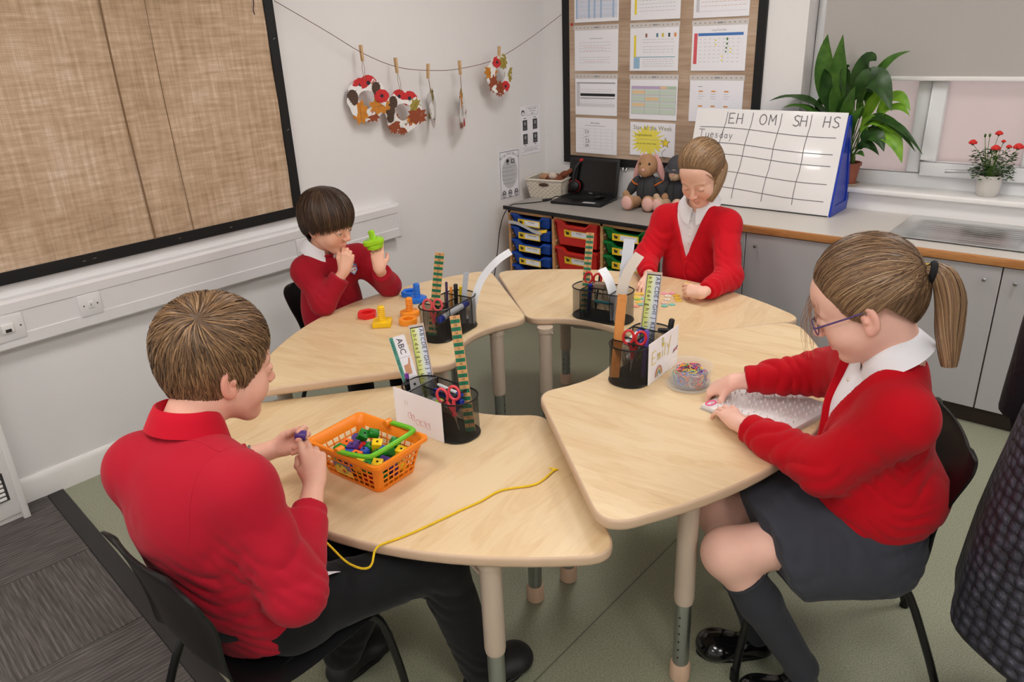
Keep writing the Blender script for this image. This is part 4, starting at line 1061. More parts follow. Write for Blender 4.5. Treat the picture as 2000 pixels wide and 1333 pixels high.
def hand_letter(ch, u, v, sz, wd=.0045):
 G = {'E': [[(0, 0), (0, 1)], [(0, 1), (.55, 1.02)], [(0, .5), (.45, .52)], [(0, 0), (.6, .03)]], 'H': [[(0, 0), (.05, 1)], [(.6, 0), (.58, 1.02)], [(0, .5), (.6, .52)]],
  'O': [[(.35 + .35 * math.cos(a), .5 + .5 * math.sin(a)) for a in np.linspace(0, 2 * PI, 14)]], 'M': [[(0, 0), (.05, 1), (.35, .35), (.65, 1), (.7, 0)]],
  'S': [[(.6, .92), (.3, 1.02), (.05, .85), (.15, .6), (.5, .42), (.58, .15), (.3, -.02), (0, .1)]], 'T': [[(0, 1), (.8, 1)], [(.4, 1), (.38, 0)]], 'u': [[(0, .55), (.02, .1), (.2, 0), (.38, .12), (.4, .55), (.4, 0)]],
  'e': [[(0, .3), (.4, .32), (.35, .52), (.12, .55), (0, .3), (.1, .03), (.4, .05)]], 's': [[(.36, .5), (.08, .5), (.1, .3), (.34, .24), (.3, .02), (0, .04)]], 'd': [[(.36, .4), (.1, .45), (0, .2), (.15, 0), (.36, .12)], [(.36, 1), (.37, 0)]], 'a': [[(.36, .4), (.1, .48), (0, .2), (.15, 0), (.36, .14)], [(.36, .5), (.4, 0)]], 'y': [[(0, .5), (.18, .05)], [(.38, .5), (.1, -.4)]], 'm': [[(0, 0), (.02, .5), (.05, .35), (.2, .5), (.25, 0), (.26, .4), (.42, .5), (.5, 0)]], 'i': [[(0, 0), (.02, .5)], [(.03, .72), (.035, .76)]], 'l': [[(0, 0), (.04, 1)]]}
 return [[(u + a * sz, v + b * sz) for a, b in st] for st in G[ch]]
def hand_text(sh, s_, u, v, sz, m, wd=.0045, gap=.25, rot=0.0):
 x = 0
 W = {'i': .15, 'l': .12, 'O': .72, 'M': .72, 'H': .62, 'E': .58, 'm': .55, 'T': .8}
 for ch in s_:
  if ch == ' ': x += .5 * sz; continue
  for st in hand_letter(ch, x, 0, sz):
   sh.line([(u + a * math.cos(rot) - b * math.sin(rot), v + a * math.sin(rot) + b * math.cos(rot)) for a, b in st], wd, m, l=.0012)
  x += (W.get(ch, .42) + gap) * sz
for s_, u in (('EH', .178), ('OM', .345), ('SH', .52), ('HS', .668)): hand_text(es, s_, u, he - .068, .050, M_pen, gap=.28)
hand_text(es, 'Tuesday', .018, he - .145, .040, M_pen, .003)
tag(es.build('marker_writing', ez), kind='stuff')
# plants
M_stem = mat('plant_stem', (96, 132, 52), .5)
def mat_leaf(name, c1, c2):
 m = bpy.data.materials.new(name); m.use_nodes = True; nt = m.node_tree; b = nt.nodes['Principled BSDF']
 tc = nd(nt, 'ShaderNodeTexCoord'); n = nd(nt, 'ShaderNodeTexNoise', i_Scale=22.0, i_Detail=3.0); nt.links.new(tc.outputs['Object'], n.inputs['Vector'])
 r = ramp(nt, [(.3, c1), (.7, c2)]); nt.links.new(n.outputs['Fac'], r.inputs[0]); nt.links.new(r.outputs[0], b.inputs['Base Color'])
 b.inputs['Roughness'].default_value = .38
 tr_ = nd(nt, 'ShaderNodeBsdfTranslucent'); nt.links.new(r.outputs[0], tr_.inputs[0]); mx = nd(nt, 'ShaderNodeMixShader'); mx.inputs[0].default_value = .3
 nt.links.new(b.outputs[0], mx.inputs[1]); nt.links.new(tr_.outputs[0], mx.inputs[2]); nt.links.new(mx.outputs[0], nt.nodes['Material Output'].inputs[0])
 MATS[name] = m; return m
M_lfD = mat_leaf('leaf_dark', (34, 66, 26), (58, 96, 38)); M_lfM = mat_leaf('leaf_mid', (58, 100, 36), (88, 132, 52)); M_lfL = mat_leaf('leaf_light', (104, 158, 40), (146, 196, 60))
def leaf_mesh(mb, base, ctrl, tip, width, up=(0, 0, 1), fold=.25, n=12, wave=.0):
 """arching lance leaf from base through ctrl to tip"""
 B, C, T = Vector(base), Vector(ctrl), Vector(tip)
 rows = []
 for i in range(n + 1):
  t = i / n
  p = (1 - t) ** 2 * B + 2 * t * (1 - t) * C + t * t * T
  d = (2 * (1 - t) * (C - B) + 2 * t * (T - C)).normalized()
  u_ = Vector(up); side = d.cross(u_)
  if side.length < 1e-4: side = Vector((1, 0, 0))
  side.normalize(); nn = side.cross(d)
  w = width * (math.sin(PI * min(t * .96 + .04, 1) ** .82) ** .85) if 0 < t < 1 else width * .02
  r_ = []
  for k in (-1, -.5, 0, .5, 1):
   r_.append(p + side * w * k + nn * (abs(k) * w * fold + wave * w * math.sin(t * 14 + k * 2) * abs(k)))
  rows.append(r_)
 mb.grid(rows)
 return mb
pl = thing('peace_lily', 'large leafy green plant in a terracotta pot on the window sill', 'plant', (-1.235, 4.045, .856))
pb = (-1.232, 4.04)
MB().lathe([(0, 0), (.045, 0), (.060, .10), (.066, .10), (.066, .115), (.058, .115), (.055, .10), (0, .098)], (pb[0], pb[1], .856), 24).build('pot', mat('terracotta_plastic', (150, 84, 62), .55), pl, ang=50)
MB().lathe([(0, 0), (.058, 0), (.068, .012), (.066, .014), (.05, .004)], (pb[0], pb[1], .8565), 24).build('saucer', mat('saucer', (176, 160, 140), .5), pl, ang=50)
rootz = .955
LV = [((-1.40, 4.02, 1.36), (-1.385, 3.99, 1.575), .050, M_lfM, (.3, -1, .1)), ((-1.315, 4.0, 1.35), (-1.305, 3.965, 1.572), .046, M_lfM, (-.2, -1, .1)),
 ((-1.45, 4.0, 1.30), (-1.628, 3.94, 1.265), .034, M_lfD, (0, -.3, 1)), ((-1.42, 3.98, 1.25), (-1.55, 3.93, 1.235), .026, M_lfM, (0, -.4, 1)), ((-1.37, 4.0, 1.33), (-1.37, 3.95, 1.42), .042, M_lfD, (.9, -1, .2)),
 ((-1.20, 3.98, 1.46), (-1.13, 3.93, 1.455), .050, M_lfD, (0, -1, .6)), ((-1.15, 3.97, 1.42), (-.995, 3.95, 1.495), .026, M_lfM, (0, -.8, .6)), ((-1.15, 3.93, 1.45), (-1.02, 3.88, 1.24), .062, M_lfD, (.2, -1, .6)),
 ((-1.18, 3.94, 1.33), (-1.10, 3.92, 1.36), .034, M_lfM, (0, -.6, 1)), ((-1.06, 3.97, 1.34), (-.96, 3.96, 1.235), .036, M_lfL, (0, -.7, .8)), ((-1.05, 3.95, 1.28), (-.955, 3.94, 1.215), .028, M_lfL, (0, -.6, .9)),
 ((-1.10, 3.93, 1.26), (-.90, 3.91, 1.06), .030, M_lfD, (.2, -.6, .9)), ((-1.06, 3.92, 1.24), (-.865, 3.90, 1.05), .024, M_lfD, (.4, -.6, .8)), ((-1.04, 3.93, 1.18), (-.95, 3.91, 1.005), .044, M_lfL, (.5, -1, .4)),
 ((-1.10, 3.92, 1.16), (-1.03, 3.89, 1.055), .040, M_lfD, (.4, -1, .5)), ((-1.13, 3.94, 1.22), (-1.02, 3.92, 1.14), .034, M_lfL, (.2, -.8, .8)), ((-1.14, 3.95, 1.10), (-1.06, 3.93, 1.03), .022, M_lfD, (.3, -1, .4)),
 ((-1.25, 3.95, 1.22), (-1.20, 3.90, 1.345), .030, M_lfM, (.4, -1, .2)), ((-1.28, 3.96, 1.24), (-1.215, 3.92, 1.31), .030, M_lfD, (.4, -1, .3)), ((-1.33, 4.0, 1.26), (-1.30, 3.97, 1.37), .030, M_lfM, (.2, -1, .3)),
 ((-1.22, 3.95, 1.17), (-1.15, 3.91, 1.26), .026, M_lfM, (0, -1, .5)), ((-1.12, 3.97, 1.30), (-1.08, 3.97, 1.37), .030, M_lfL, (0, -1, .4)), ((-1.30, 4.0, 1.40), (-1.26, 3.98, 1.43), .026, M_lfD, (.2, -1, .3)),
 ((-1.18, 3.97, 1.04), (-1.125, 3.93, 1.02), .020, M_lfM, (0, -.6, 1)), ((-1.24, 3.96, 1.08), (-1.21, 3.92, 1.14), .022, M_lfL, (.2, -1, .3)), ((-1.41, 4.03, 1.16), (-1.47, 4.0, 1.20), .024, M_lfD, (0, -1, .6)), ((-1.38, 4.03, 1.13), (-1.42, 4.0, 1.22), .022, M_lfD, (.3, -1, .5))]
for k, (C, T, w, m, up) in enumerate(LV):
 C = Vector(C); T = Vector(T); rnd = random.Random(k)
 b0 = Vector((pb[0] + rnd.uniform(-.03, .03), pb[1] + rnd.uniform(-.03, .03), rootz))
 js = b0.lerp(C, .62) + (C - b0).cross(Vector((0, 1, 0))) * rnd.uniform(-.06, .06)
 MB().tube(smooth_path([b0, b0.lerp(js, .5) + Vector((0, 0, .01)), js], 4), .0028, 6).build('stalk', M_stem, pl)
 lm = MB(); leaf_mesh(lm, js, C + (C - js) * .25, T, w, up, fold=.22, wave=.10); lf = lm.build('leaf', m, pl, ang=70)
rp = thing('miniature_rose', 'small red rose plant in a pale grey pot on the sill', 'plant', (-.61, 4.065, .856))
rc = (-.607, 4.065)
MB().lathe([(0, 0), (.034, 0), (.044, .012), (.05, .04), (.052, .098), (.049, .098), (.046, .05), (.04, .085), (0, .085)], (rc[0], rc[1], .856), 28).build('pot', mat('pale_pot', (206, 202, 196), .4), rp, ang=50)
MB().lathe([(0, .088), (.044, .086), (.047, .08)], (rc[0], rc[1], .856), 20).build('soil', mat('soil', (50, 44, 34), .95, bump=(200, 1, .004)), rp)
rnd = random.Random(12)
heads = [((-.695, 4.03, 1.092), 1), ((-.603, 4.05, 1.135), .9), ((-.578, 4.04, 1.105), .55), ((-.600, 4.02, 1.073), 1.1), ((-.552, 4.03, 1.083), .7), ((-.515, 4.02, 1.083), 1.2), ((-.655, 4.05, 1.128), .35), ((-.637, 4.05, 1.13), .35)]
M_ros = mat('rose_red', (216, 44, 40), .5, noise=(60, .15))
for (h_, s_) in heads:
 h_ = Vector(h_); b0 = Vector((rc[0] + rnd.uniform(-.02, .02), rc[1] + rnd.uniform(-.015, .015), .94))
 MB().tube(smooth_path([b0, b0.lerp(h_, .5) + Vector((rnd.uniform(-.01, .01), 0, .01)), h_], 4), .0013, 5).build('stem', M_stem, rp)
 fl = MB()
 if s_ > .5:
  for ring_, (rr, zz, nn) in enumerate(((.011, .006, 5), (.007, .010, 4), (.003, .012, 3))):
   for k in range(nn):
    a = 2 * PI * k / nn + ring_
    fl.ball(h_ + Vector((rr * s_ * math.cos(a), rr * s_ * math.sin(a), zz * s_)), (.008 * s_, .008 * s_, .0075 * s_), 8, 5)
  fl.build('rose_bloom', M_ros, rp)
  MB().ball(h_ + Vector((0, 0, -.001)), (.007 * s_, .007 * s_, .006), 8, 5).build('sepal', M_lfM, rp)
 else:
  fl.ball(h_, (.005, .005, .009), 8, 5); fl.build('rose_bud', M_lfM, rp)
M_rl = mat_leaf('rose_leaf', (30, 58, 26), (62, 98, 42))
lv = MB()
for k in range(430):
 a = rnd.uniform(0, 2 * PI); r_ = .085 * math.sqrt(rnd.random()); z = rnd.uniform(.955, 1.075) - r_ * .25
 p = Vector((rc[0] + r_ * math.cos(a), rc[1] - .005 + r_ * .75 * math.sin(a), z))
 d = Vector((math.cos(a) + rnd.uniform(-.6, .6), math.sin(a) + rnd.uniform(-.6, .6), rnd.uniform(-.5, .6))).normalized()
 sd = d.cross(Vector((rnd.uniform(-.3, .3), rnd.uniform(-.3, .3), 1))).normalized(); L = rnd.uniform(.014, .024); nn = sd.cross(d)
 lv.add([p, p + d * L * .5 + sd * L * .33 + nn * .002, p + d * L, p + d * L * .5 - sd * L * .33 + nn * .002, p + d * L * .5 - nn * .001], [(0, 1, 4), (1, 2, 4), (2, 3, 4), (3, 0, 4)])
tag(lv.build('foliage', M_rl, rp, ang=30, weld=False), kind='stuff')
stt = MB()
for k in range(26):
 a = rnd.uniform(0, 2 * PI); r_ = rnd.uniform(.02, .085)
 stt.tube([(rc[0] + .2 * r_ * math.cos(a), rc[1] + .2 * r_ * math.sin(a), .935), (rc[0] + .6 * r_ * math.cos(a), rc[1] + .5 * r_ * math.sin(a), .99), (rc[0] + r_ * math.cos(a), rc[1] + .75 * r_ * math.sin(a), rnd.uniform(1.0, 1.08))], .0011, 5)
tag(stt.build('twigs', M_stem, rp), kind='stuff')
gp = thing('small_pot_plant', 'small dark green pot plant behind the whiteboard easel', 'plant', (-1.42, 4.06, .856))
MB().lathe([(0, 0), (.04, 0), (.05, .34), (.054, .34), (.054, .365), (.046, .365), (0, .35)], (-1.42, 4.06, .856), 20).build('tall_pot', mat('green_pot', (34, 84, 46), .35), gp, ang=50)
for k in range(5):
 a = k * 1.3
 lm = MB(); leaf_mesh(lm, (-1.42, 4.06, 1.205), (-1.42 + .02 * math.cos(a), 4.05 + .01 * math.sin(a), 1.25), (-1.42 + .05 * math.cos(a), 4.03 + .02 * math.sin(a), 1.285), .014); lm.build('leaf', M_lfD, gp)
# TABLES
M_top = mat_wood('maple_laminate', [(0.30, (206, 172, 126)), (0.52, (222, 192, 148)), (0.78, (230, 205, 165))], (1.6, 9.0, 9.0), .36, .3)
M_edge = mat('beige_edging', (206, 178, 150), .42, noise=(4, .02))
M_tube = mat('beige_tube', (196, 178, 160), .38)
M_alu = mat('aluminium_tube', (178, 182, 182), .30, metal=1.0)
M_foot = mat('beige_foot', (204, 172, 146), .5)
def table_outline(n_in=14, n_out=24):
 ui, vi, um, uo, vo, uR = -.914, .233, -.814, -.423, .723, -.143
 ri, ro = .07, .085
 def arc(a, b, m, n):
  a, b, m = np.array(a), np.array(b), np.array(m)
  t = np.linspace(0, 1, n)[:, None]; c = 2 * m - (a + b) / 2
  return (1 - t) ** 2 * a + 2 * t * (1 - t) * c + t * t * b
 A, B, C, D = (ui, -vi), (ui, vi), (uo, vo), (uo, -vo)
 segs = [np.linspace(A, D, 40), arc(D, C, (uR, 0), 80), np.linspace(C, B, 40), arc(B, A, (um, 0), 40)]
 rs = [ro, ro, ri, ri]; out = []
 for i, s in enumerate(segs):
  nx = segs[(i + 1) % 4]; rr, rp = rs[i], rs[i - 1]
  d0 = np.linalg.norm(s - s[0], axis=1); d1 = np.linalg.norm(s - s[-1], axis=1)
  kp = s[(d0 > rp) & (d1 > rr)]
  out.append(kp[::3])
  def at(sg, end):
   p = sg[-1] if end else sg[0]; d = np.linalg.norm(sg - p, axis=1); o = np.argsort(d)
   return np.array([np.interp(rr, d[o], sg[o][:, 0]), np.interp(rr, d[o], sg[o][:, 1])])
  a, b, c = at(s, True), at(nx, False), s[-1]
  t = np.linspace(0, 1, 9)[:, None]; out.append((1 - t) ** 2 * a + 2 * t * (1 - t) * c + t * t * b)
 P = np.vstack(out); keep = [0]
 for k in range(1, len(P)):
  if np.linalg.norm(P[k] - P[keep[-1]]) > .004: keep.append(k)
 return P[keep]
OUT = table_outline()
_c = np.array((-.5, 0.0))
def inset(d):
 P = OUT; nxt = np.roll(P, -1, 0); prv = np.roll(P, 1, 0); t = nxt - prv; t /= np.linalg.norm(t, axis=1)[:, None]
 n = np.stack([-t[:, 1], t[:, 0]], 1)
 if ((P + n * .01 - _c) ** 2).sum() > ((P - n * .01 - _c) ** 2).sum(): n = -n
 return P + n * d
TH = .027
def make_table(label, loc, deg, zt, legs, cut0=.26, short=()):
 t = thing('table', label, 'table', (loc[0], loc[1], 0), math.radians(deg), 'petal-shaped tables pushed into a ring')
 I = inset(.006)
 mb = MB(); n = len(I)
 mb.poly([(p[0], p[1], zt) for p in I]); mb.poly([(p[0], p[1], zt - TH) for p in I][::-1])
 mb.build('tabletop', M_top, t, world=False, smooth=False)
 rings = [(.0062, zt), (.003, zt - .0003), (.0008, zt - .003), (0, zt - .007), (0, zt - TH + .008), (.001, zt - TH + .004), (.004, zt - TH), (.0062, zt - TH)]
 rows = []
 for d, z in rings:
  q = inset(d); rows.append([(p[0], p[1], z) for p in q] + [(q[0][0], q[0][1], z)])
 MB().grid(rows).build('edging', M_edge, t, world=False, ang=70)
 fr = MB(); L = [(-.56 + (legs[k][0] + .56) * .62, legs[k][1] * .62) for k in (0, 1, 3, 2)]
 for k in range(4):
  a, b = L[k], L[(k + 1) % 4]
  d = Vector((b[0] - a[0], b[1] - a[1], 0)); ln = d.length; d.normalize(); nrm = Vector((-d.y, d.x, 0))
  fr.obox(((a[0] + b[0]) / 2, (a[1] + b[1]) / 2, zt - TH - .0175), d * ln / 2, nrm * .012, (0, 0, .017))
 fr.build('under_frame', mat('frame_grey', (150, 140, 128), .45), t, world=False, bevel=.002, segs=1)
 for k, (u, v) in enumerate(legs):
  jz = zt - TH - .002; cut = .185 if k in short else cut0
  lg = MB().tube([(u, v, jz), (u, v, jz - .02), (u, v, jz - .022), (u, v, cut + .012), (u, v, cut)], [.032, .032, .0262, .0262, .0242], 20).build('leg', M_tube, t, world=False)
  MB().tube([(u, v, cut + .03), (u, v, .05)], .0215, 18).build('lower_tube', M_alu, lg, world=False)
  hl = MB()
  for q in range(int((cut - .08) / .027)):
   zz = .085 + q * .027
   hl.cyl((u - .0208, v, zz), (u - .0221, v, zz), .0028, n=8); hl.cyl((u, v - .0208, zz), (u, v - .0221, zz), .0028, n=8)
  hl.build('adjust_holes', M_dark, lg, world=False, smooth=False)['kind'] = 'stuff'
  MB().tube([(u, v, 0), (u, v, .004), (u, v, .048), (u, v, .056)], [.024, .0275, .0275, .024], 18).build('foot_cap', M_foot, lg, world=False)
  MB().tube([(u, v + (.02 if v > 0 else -.02), jz - .10), (u, v * .80, jz - .02)], .0042, 8).build('brace', M_tube, lg, world=False)
 return t
LEGS = [(-.80, -.19), (-.80, .19), (-.345, -.50), (-.345, .50)]
T1 = make_table('maple table in front of the dark-haired boy by the wall', (-2.606, 1.716), 188.97, .625, [(-.815, -.155), (-.80, .19), (-.345, -.50), (-.345, .50)], .32)
T2 = make_table('maple table nearest the coloured trays, set lower than its neighbours', (-1.695, 3.107), 96.76, .58, [(-.80, -.19), (-.885, .165), (-.345, -.50), (-.30, .41)], short=(3,))
T3 = make_table('tallest maple table in front of the girl with glasses', (-.414, 1.907), 5.24, .64, [(-.80, -.25), (-.80, .19), (-.339, -.43), (-.345, .50)])
T4 = make_table('lowest maple table nearest the camera with the orange basket', (-1.398, .666), -83.11, .57, [(-.80, -.19), (-.755, .275), (-.33, -.50), (-.30, .45)])
# CHAIRS
M_poly = mat('black_polypropylene', (20, 20, 21), .42, bump=(600, .12, .0004), spec=.4)
M_blk = mat('black_steel_tube', (18, 18, 19), .28)
def chair_shell():
 prof = [(.205, .372, .150, .0), (.212, .392, .175, .002), (.195, .404, .186, .006), (.12, .404, .192, .012), (.03, .400, .194, .014), (-.06, .398, .192, .012), (-.125, .402, .184, .006), (-.165, .420, .170, -.004),
   (-.188, .455, .156, -.018), (-.200, .505, .152, -.028), (-.210, .56, .164, -.034), (-.222, .62, .182, -.036), (-.236, .675, .188, -.030), (-.243, .700, .180, -.026), (-.246, .716, .160, -.022), (-.245, .722, .125, -.020)]
 P = [np.array(p) for p in prof]; Q = []
 for i in range(len(P) - 1):
  for k in range(3):
   t = k / 3; p0, p1, p2, p3 = P[max(i - 1, 0)], P[i], P[i + 1], P[min(i + 2, len(P) - 1)]
   Q.append(.5 * (2 * p1 + (p2 - p0) * t + (2 * p0 - 5 * p1 + 4 * p2 - p3) * t * t + (3 * p1 - p0 - 3 * p2 + p3) * t ** 3))
 Q.append(P[-1])
 n = 21; top = []; bot = []
 for i, q in enumerate(Q):
  a = Q[max(i - 1, 0)]; b = Q[min(i + 1, len(Q) - 1)]; ty, tz = b[0] - a[0], b[1] - a[1]; l = math.hypot(ty, tz); ty /= l; tz /= l
  ny, nz = tz, -ty
  if nz < 0 and abs(ty) > abs(tz): ny, nz = -ny, -nz
  rt = []; rb = []
  for j in range(n):
   s = -1 + 2 * j / (n - 1); x = q[2] * s
   dish = q[3]; off = -dish * (1 - s * s) if dish > 0 else -dish * (s * s)
   lipf = max(0, (abs(s) - .86) / .14); 
   y = q[0] + ny * off - .0 ; z = q[1] + nz * off
   if dish < 0: y = q[0] + (-dish) * s * s * .8; z = q[1]
   back = lipf * .010
   rt.append((x, y - (back if tz > .5 else 0), z - (back if tz <= .5 else 0)))
   rb.append((x, y - ny * .006 - (back if tz > .5 else 0) * 1.3 if tz > .5 else y, z - (.006 + back * .6 if tz <= .5 else nz * .006)))
   if tz > .5: rb[-1] = (x, rt[-1][1] - .006, z)
  top.append(rt); bot.append(rb)
 mb = MB(); mb.grid(top); mb.grid([r[::-1] for r in bot])
 m = len(top)
 for i in range(m - 1):
  for j in (0, n - 1): mb.poly([top[i][j], top[i + 1][j], bot[i + 1][j], bot[i][j]])
 for i in (0, m - 1):
  for j in range(n - 1): mb.poly([top[i][j], top[i][j + 1], bot[i][j + 1], bot[i][j]])
 return mb.mesh('seat_shell', M_poly, ang=45)
SHELL = chair_shell()
def make_chair(label, loc, rz, sc=1.0):
 t = thing('chair', label, 'chair', (loc[0], loc[1], 0), rz, 'black plastic school chairs')
 t.scale = (sc, sc, sc)
 link('seat_shell', SHELL, t, False)
 for s in (-1, 1):
  MB().tube(smooth_path([(s * .13, .06, .388), (s * .150, .13, .382), (s * .165, .185, .345), (s * .178, .215, .20), (s * .190, .235, .012)], 5), .0105, 10).build('front_leg', M_blk, t, world=False)
  MB().tube(smooth_path([(s * .13, -.02, .386), (s * .145, -.09, .380), (s * .160, -.15, .34), (s * .178, -.215, .18), (s * .192, -.27, .012)], 5), .0105, 10).build('rear_leg', M_blk, t, world=False)
  for y in (.235, -.27): MB().cyl((s * .1915, y, 0), (s * .1905, y, .035), .013, .012, 12).build('foot_tip', M_poly, t, world=False)
  MB().box(s * .13 - .012, s * .13 + .012, -.03, .07, .380, .394).build('seat_bracket', M_blk, t, world=False, bevel=.003)
 MB().tube([(-.132, .02, .378), (.132, .02, .378)], .010, 10).build('cross_bar', M_blk, t, world=False)
 return t
CH1 = make_chair('black plastic chair under the boy nearest the camera', (-1.375, .668), math.radians(1))
CH3 = make_chair('black plastic chair under the girl with glasses', (-.470, 1.808), math.radians(207 - 90))
MB().cyl((.10, -.14, .388), (.10, -.14, .372), .008, n=12).build('red_plug', mat('red_cap', (190, 30, 26), .4), CH3, world=False)
CH2 = make_chair('black plastic chair under the dark-haired boy by the wall', (-2.535, 1.865), math.radians(-90 + 3), .95)
CH4 = make_chair('black plastic chair under the girl in the cardigan, behind the far table', (-1.645, 3.165), math.radians(180 + 3), .95)
# DESK ORGANISERS
def mat_mesh():
 m = bpy.data.materials.new('black_wire_mesh'); m.use_nodes = True; nt = m.node_tree; b = nt.nodes['Principled BSDF']
 b.inputs['Base Color'].default_value = lin((20, 20, 21)); b.inputs['Roughness'].default_value = .4
 uv = nd(nt, 'ShaderNodeUVMap', uv_map='weave'); sx = nd(nt, 'ShaderNodeSeparateXYZ'); nt.links.new(uv.outputs[0], sx.inputs[0])
 outs = []
 for op in ('ADD', 'SUBTRACT'):
  a = nd(nt, 'ShaderNodeMath', operation=op); nt.links.new(sx.outputs[0], a.inputs[0]); nt.links.new(sx.outputs[1], a.inputs[1])
  fr = nd(nt, 'ShaderNodeMath', operation='FRACT'); nt.links.new(a.outputs[0], fr.inputs[0])
  lt = nd(nt, 'ShaderNodeMath', operation='LESS_THAN'); lt.inputs[1].default_value = .25; nt.links.new(fr.outputs[0], lt.inputs[0]); outs.append(lt)
 mxm = nd(nt, 'ShaderNodeMath', operation='MAXIMUM'); nt.links.new(outs[0].outputs[0], mxm.inputs[0]); nt.links.new(outs[1].outputs[0], mxm.inputs[1])
 nt.links.new(mxm.outputs[0], b.inputs['Alpha'])
 MATS['wire'] = m; return m
M_mesh = mat_mesh()
M_rim = mat('black_enamel', (16, 16, 17), .35)
def mesh_wall(name, path, z0, z1, parent, closed=False):
 """path: list of 2-D points -> upright wire-mesh wall with woven pattern coordinates"""
 P = list(path) + ([path[0]] if closed else [])
 L = [0]
 for a, b in zip(P[:-1], P[1:]): L.append(L[-1] + math.hypot(b[0] - a[0], b[1] - a[1]))
 vs = [(p[0], p[1], z) for p in P for z in (z0, z1)]
 fs = [(2 * i, 2 * i + 2, 2 * i + 3, 2 * i + 1) for i in range(len(P) - 1)]
 me = bpy.data.meshes.new(name); me.from_pydata(vs, [], fs)
 uvl = me.uv_layers.new(name='weave'); k = 1 / .0034
 for poly in me.polygons:
  for li in poly.loop_indices:
   vi = me.loops[li].vertex_index; uvl.data[li].uv = (L[vi // 2] * k, (z0 if vi % 2 == 0 else z1) * k)
 me.materials.append(M_mesh); me.shade_smooth()
 return link(name, me, parent, False)
OL, OW, OH = .25, .124, .122
def stadium(l, w, r, n=8):
 return [(p[0], p[1]) for p in rrect(-l / 2, l / 2, -w / 2, w / 2, r, 0, n)]
def organiser(label, loc, rz, card=None):
 t = thing('desk_organiser', label, 'organiser', loc, rz, 'black wire mesh desk tidies')
 S = stadium(OL, OW, .056)
 mesh_wall('mesh_wall', S, .002, OH, t, True)
 MB().prism(stadium(OL, OW, .056), 0, .003).build('base', M_rim, t, world=False, smooth=False)
 for z, r_, nm in ((OH, .0028, 'top_rim'), (.003, .0026, 'bottom_rim')):
  MB().tube([(p[0], p[1], z) for p in S], r_, 6, closed=True).build(nm, M_rim, t, world=False)
 for k, (a, b, zt) in enumerate((((-.068, -OW / 2), (-.068, OW / 2), OH), ((.062, -OW / 2), (.062, OW / 2), OH), ((-.068, .004), (.062, .004), OH - .008), ((-.004, .004), (-.004, OW / 2), OH - .012), ((-.068, -.03), (.062, -.03), .075))):
  mesh_wall('divider', [a, b], .003, zt, t)
  MB().tube([(a[0], a[1], zt), (b[0], b[1], zt)], .0024, 6).build('divider_wire', M_rim, t, world=False)
 for x in (-.068, .062):
  for y in (-OW / 2, OW / 2): MB().tube([(x, y, .003), (x, y, OH)], .0018, 6).build('upright_wire', M_rim, t, world=False)
 return t
O4 = organiser('mesh desk organiser with blank white card, scissors and ruler on the lowest table', (-1.470, 1.350, .571), math.radians(1.5))
O3 = organiser('mesh desk organiser with rainbow name card and plain wooden ruler', (-1.122, 1.885, .641), math.radians(93))
O2 = organiser('mesh desk organiser full of white strips on the far table', (-1.582, 2.362, .581), math.radians(6))
O1 = organiser('mesh desk organiser with pink scissors beside the nuts and bolts', (-1.900, 1.822, .626), math.radians(97))
def local_sheet(t, O, R, U):
 M = mw(t); return Sheet(M @ Vector(O), M.to_3x3() @ Vector(R), M.to_3x3() @ Vector(U))
MB().box(-.125, .070, -OW / 2 - .0045, -OW / 2 - .003, -.0, OH + .004).build('white_card', M_paper, O4, world=False, smooth=False)
s = local_sheet(O4, (-.125, -OW / 2 - .0046, 0), (1, 0, 0), (0, 0, 1))
M_fr = mat('faint_red_pen', (222, 160, 156), .6); M_fg = mat('faint_green_pen', (214, 212, 186), .6)
for k, (u, v, w_) in enumerate(((.055, .050, .012), (.070, .046, .010), (.086, .036, .016), (.106, .038, .018), (.128, .036, .014))):
 s.line([(u + w_ * .5 * (1 + math.cos(q)), v + .009 * math.sin(q)) for q in np.linspace(0, 5.2, 9)], .0014, M_fr); s.line([(u + w_, v + .012), (u + w_ + .002, v - .010)], .0014, M_fr)
s.line([(.045, .075), (.047, .095), (.056, .082), (.058, .097)], .0012, M_fg)
s.build('faint_writing', O4)
MB().box(-.072, .125, -OW / 2 - .0045, -OW / 2 - .003, -.0, OH + .012).build('white_card', M_paper, O3, world=False, smooth=False)
s = local_sheet(O3, (-.072, -OW / 2 - .0046, 0), (1, 0, 0), (0, 0, 1))
M_y = mat('yellow_pen', (226, 204, 70), .6)
hand_text(s, 'E', .020, .060, .040, M_y, .0028); hand_text(s, 'mil', .055, .064, .042, M_y, .0028, .22)
s.line([(.118, .098), (.130, .080)], .0028, M_y, l=.0012); s.line([(.142, .116), (.124, .058)], .0028, M_y, l=.0012)
for k, c in enumerate(((206, 70, 60), (230, 150, 60), (232, 214, 90), (96, 150, 90), (90, 110, 180))):
 r_ = .026 - k * .0042
 s.line([(.066 + r_ * math.cos(a) * .85, .010 + r_ * math.sin(a) * 1.25) for a in np.linspace(0, PI, 10)], .0024, mat('rainbow%d' % k, c, .6), l=.0012)
s.line([(.085, .128), (.083, .108), (.094, .108), (.092, .126), (.083, .122)], .0024, mat('lime_pen', (196, 196, 60), .6), l=.0012); s.disc(.090, .103, .006, M_y)
pp = mat('purple_pen', (120, 90, 140), .6); s.line([(.162, .052), (.192, .064)], .005, pp, l=.0012); s.line([(.165, .060), (.188, .056)], .003, mat('rainbow0', (206, 70, 60)), l=.0014)
s.build('child_drawing', O3)
def strip_frame(base, top, side):
 B, T = Vector(base), Vector(top); U = (T - B).normalized(); R = Vector(side); R = (R - U * R.dot(U)).normalized(); return B, T, U, R, R.cross(U)
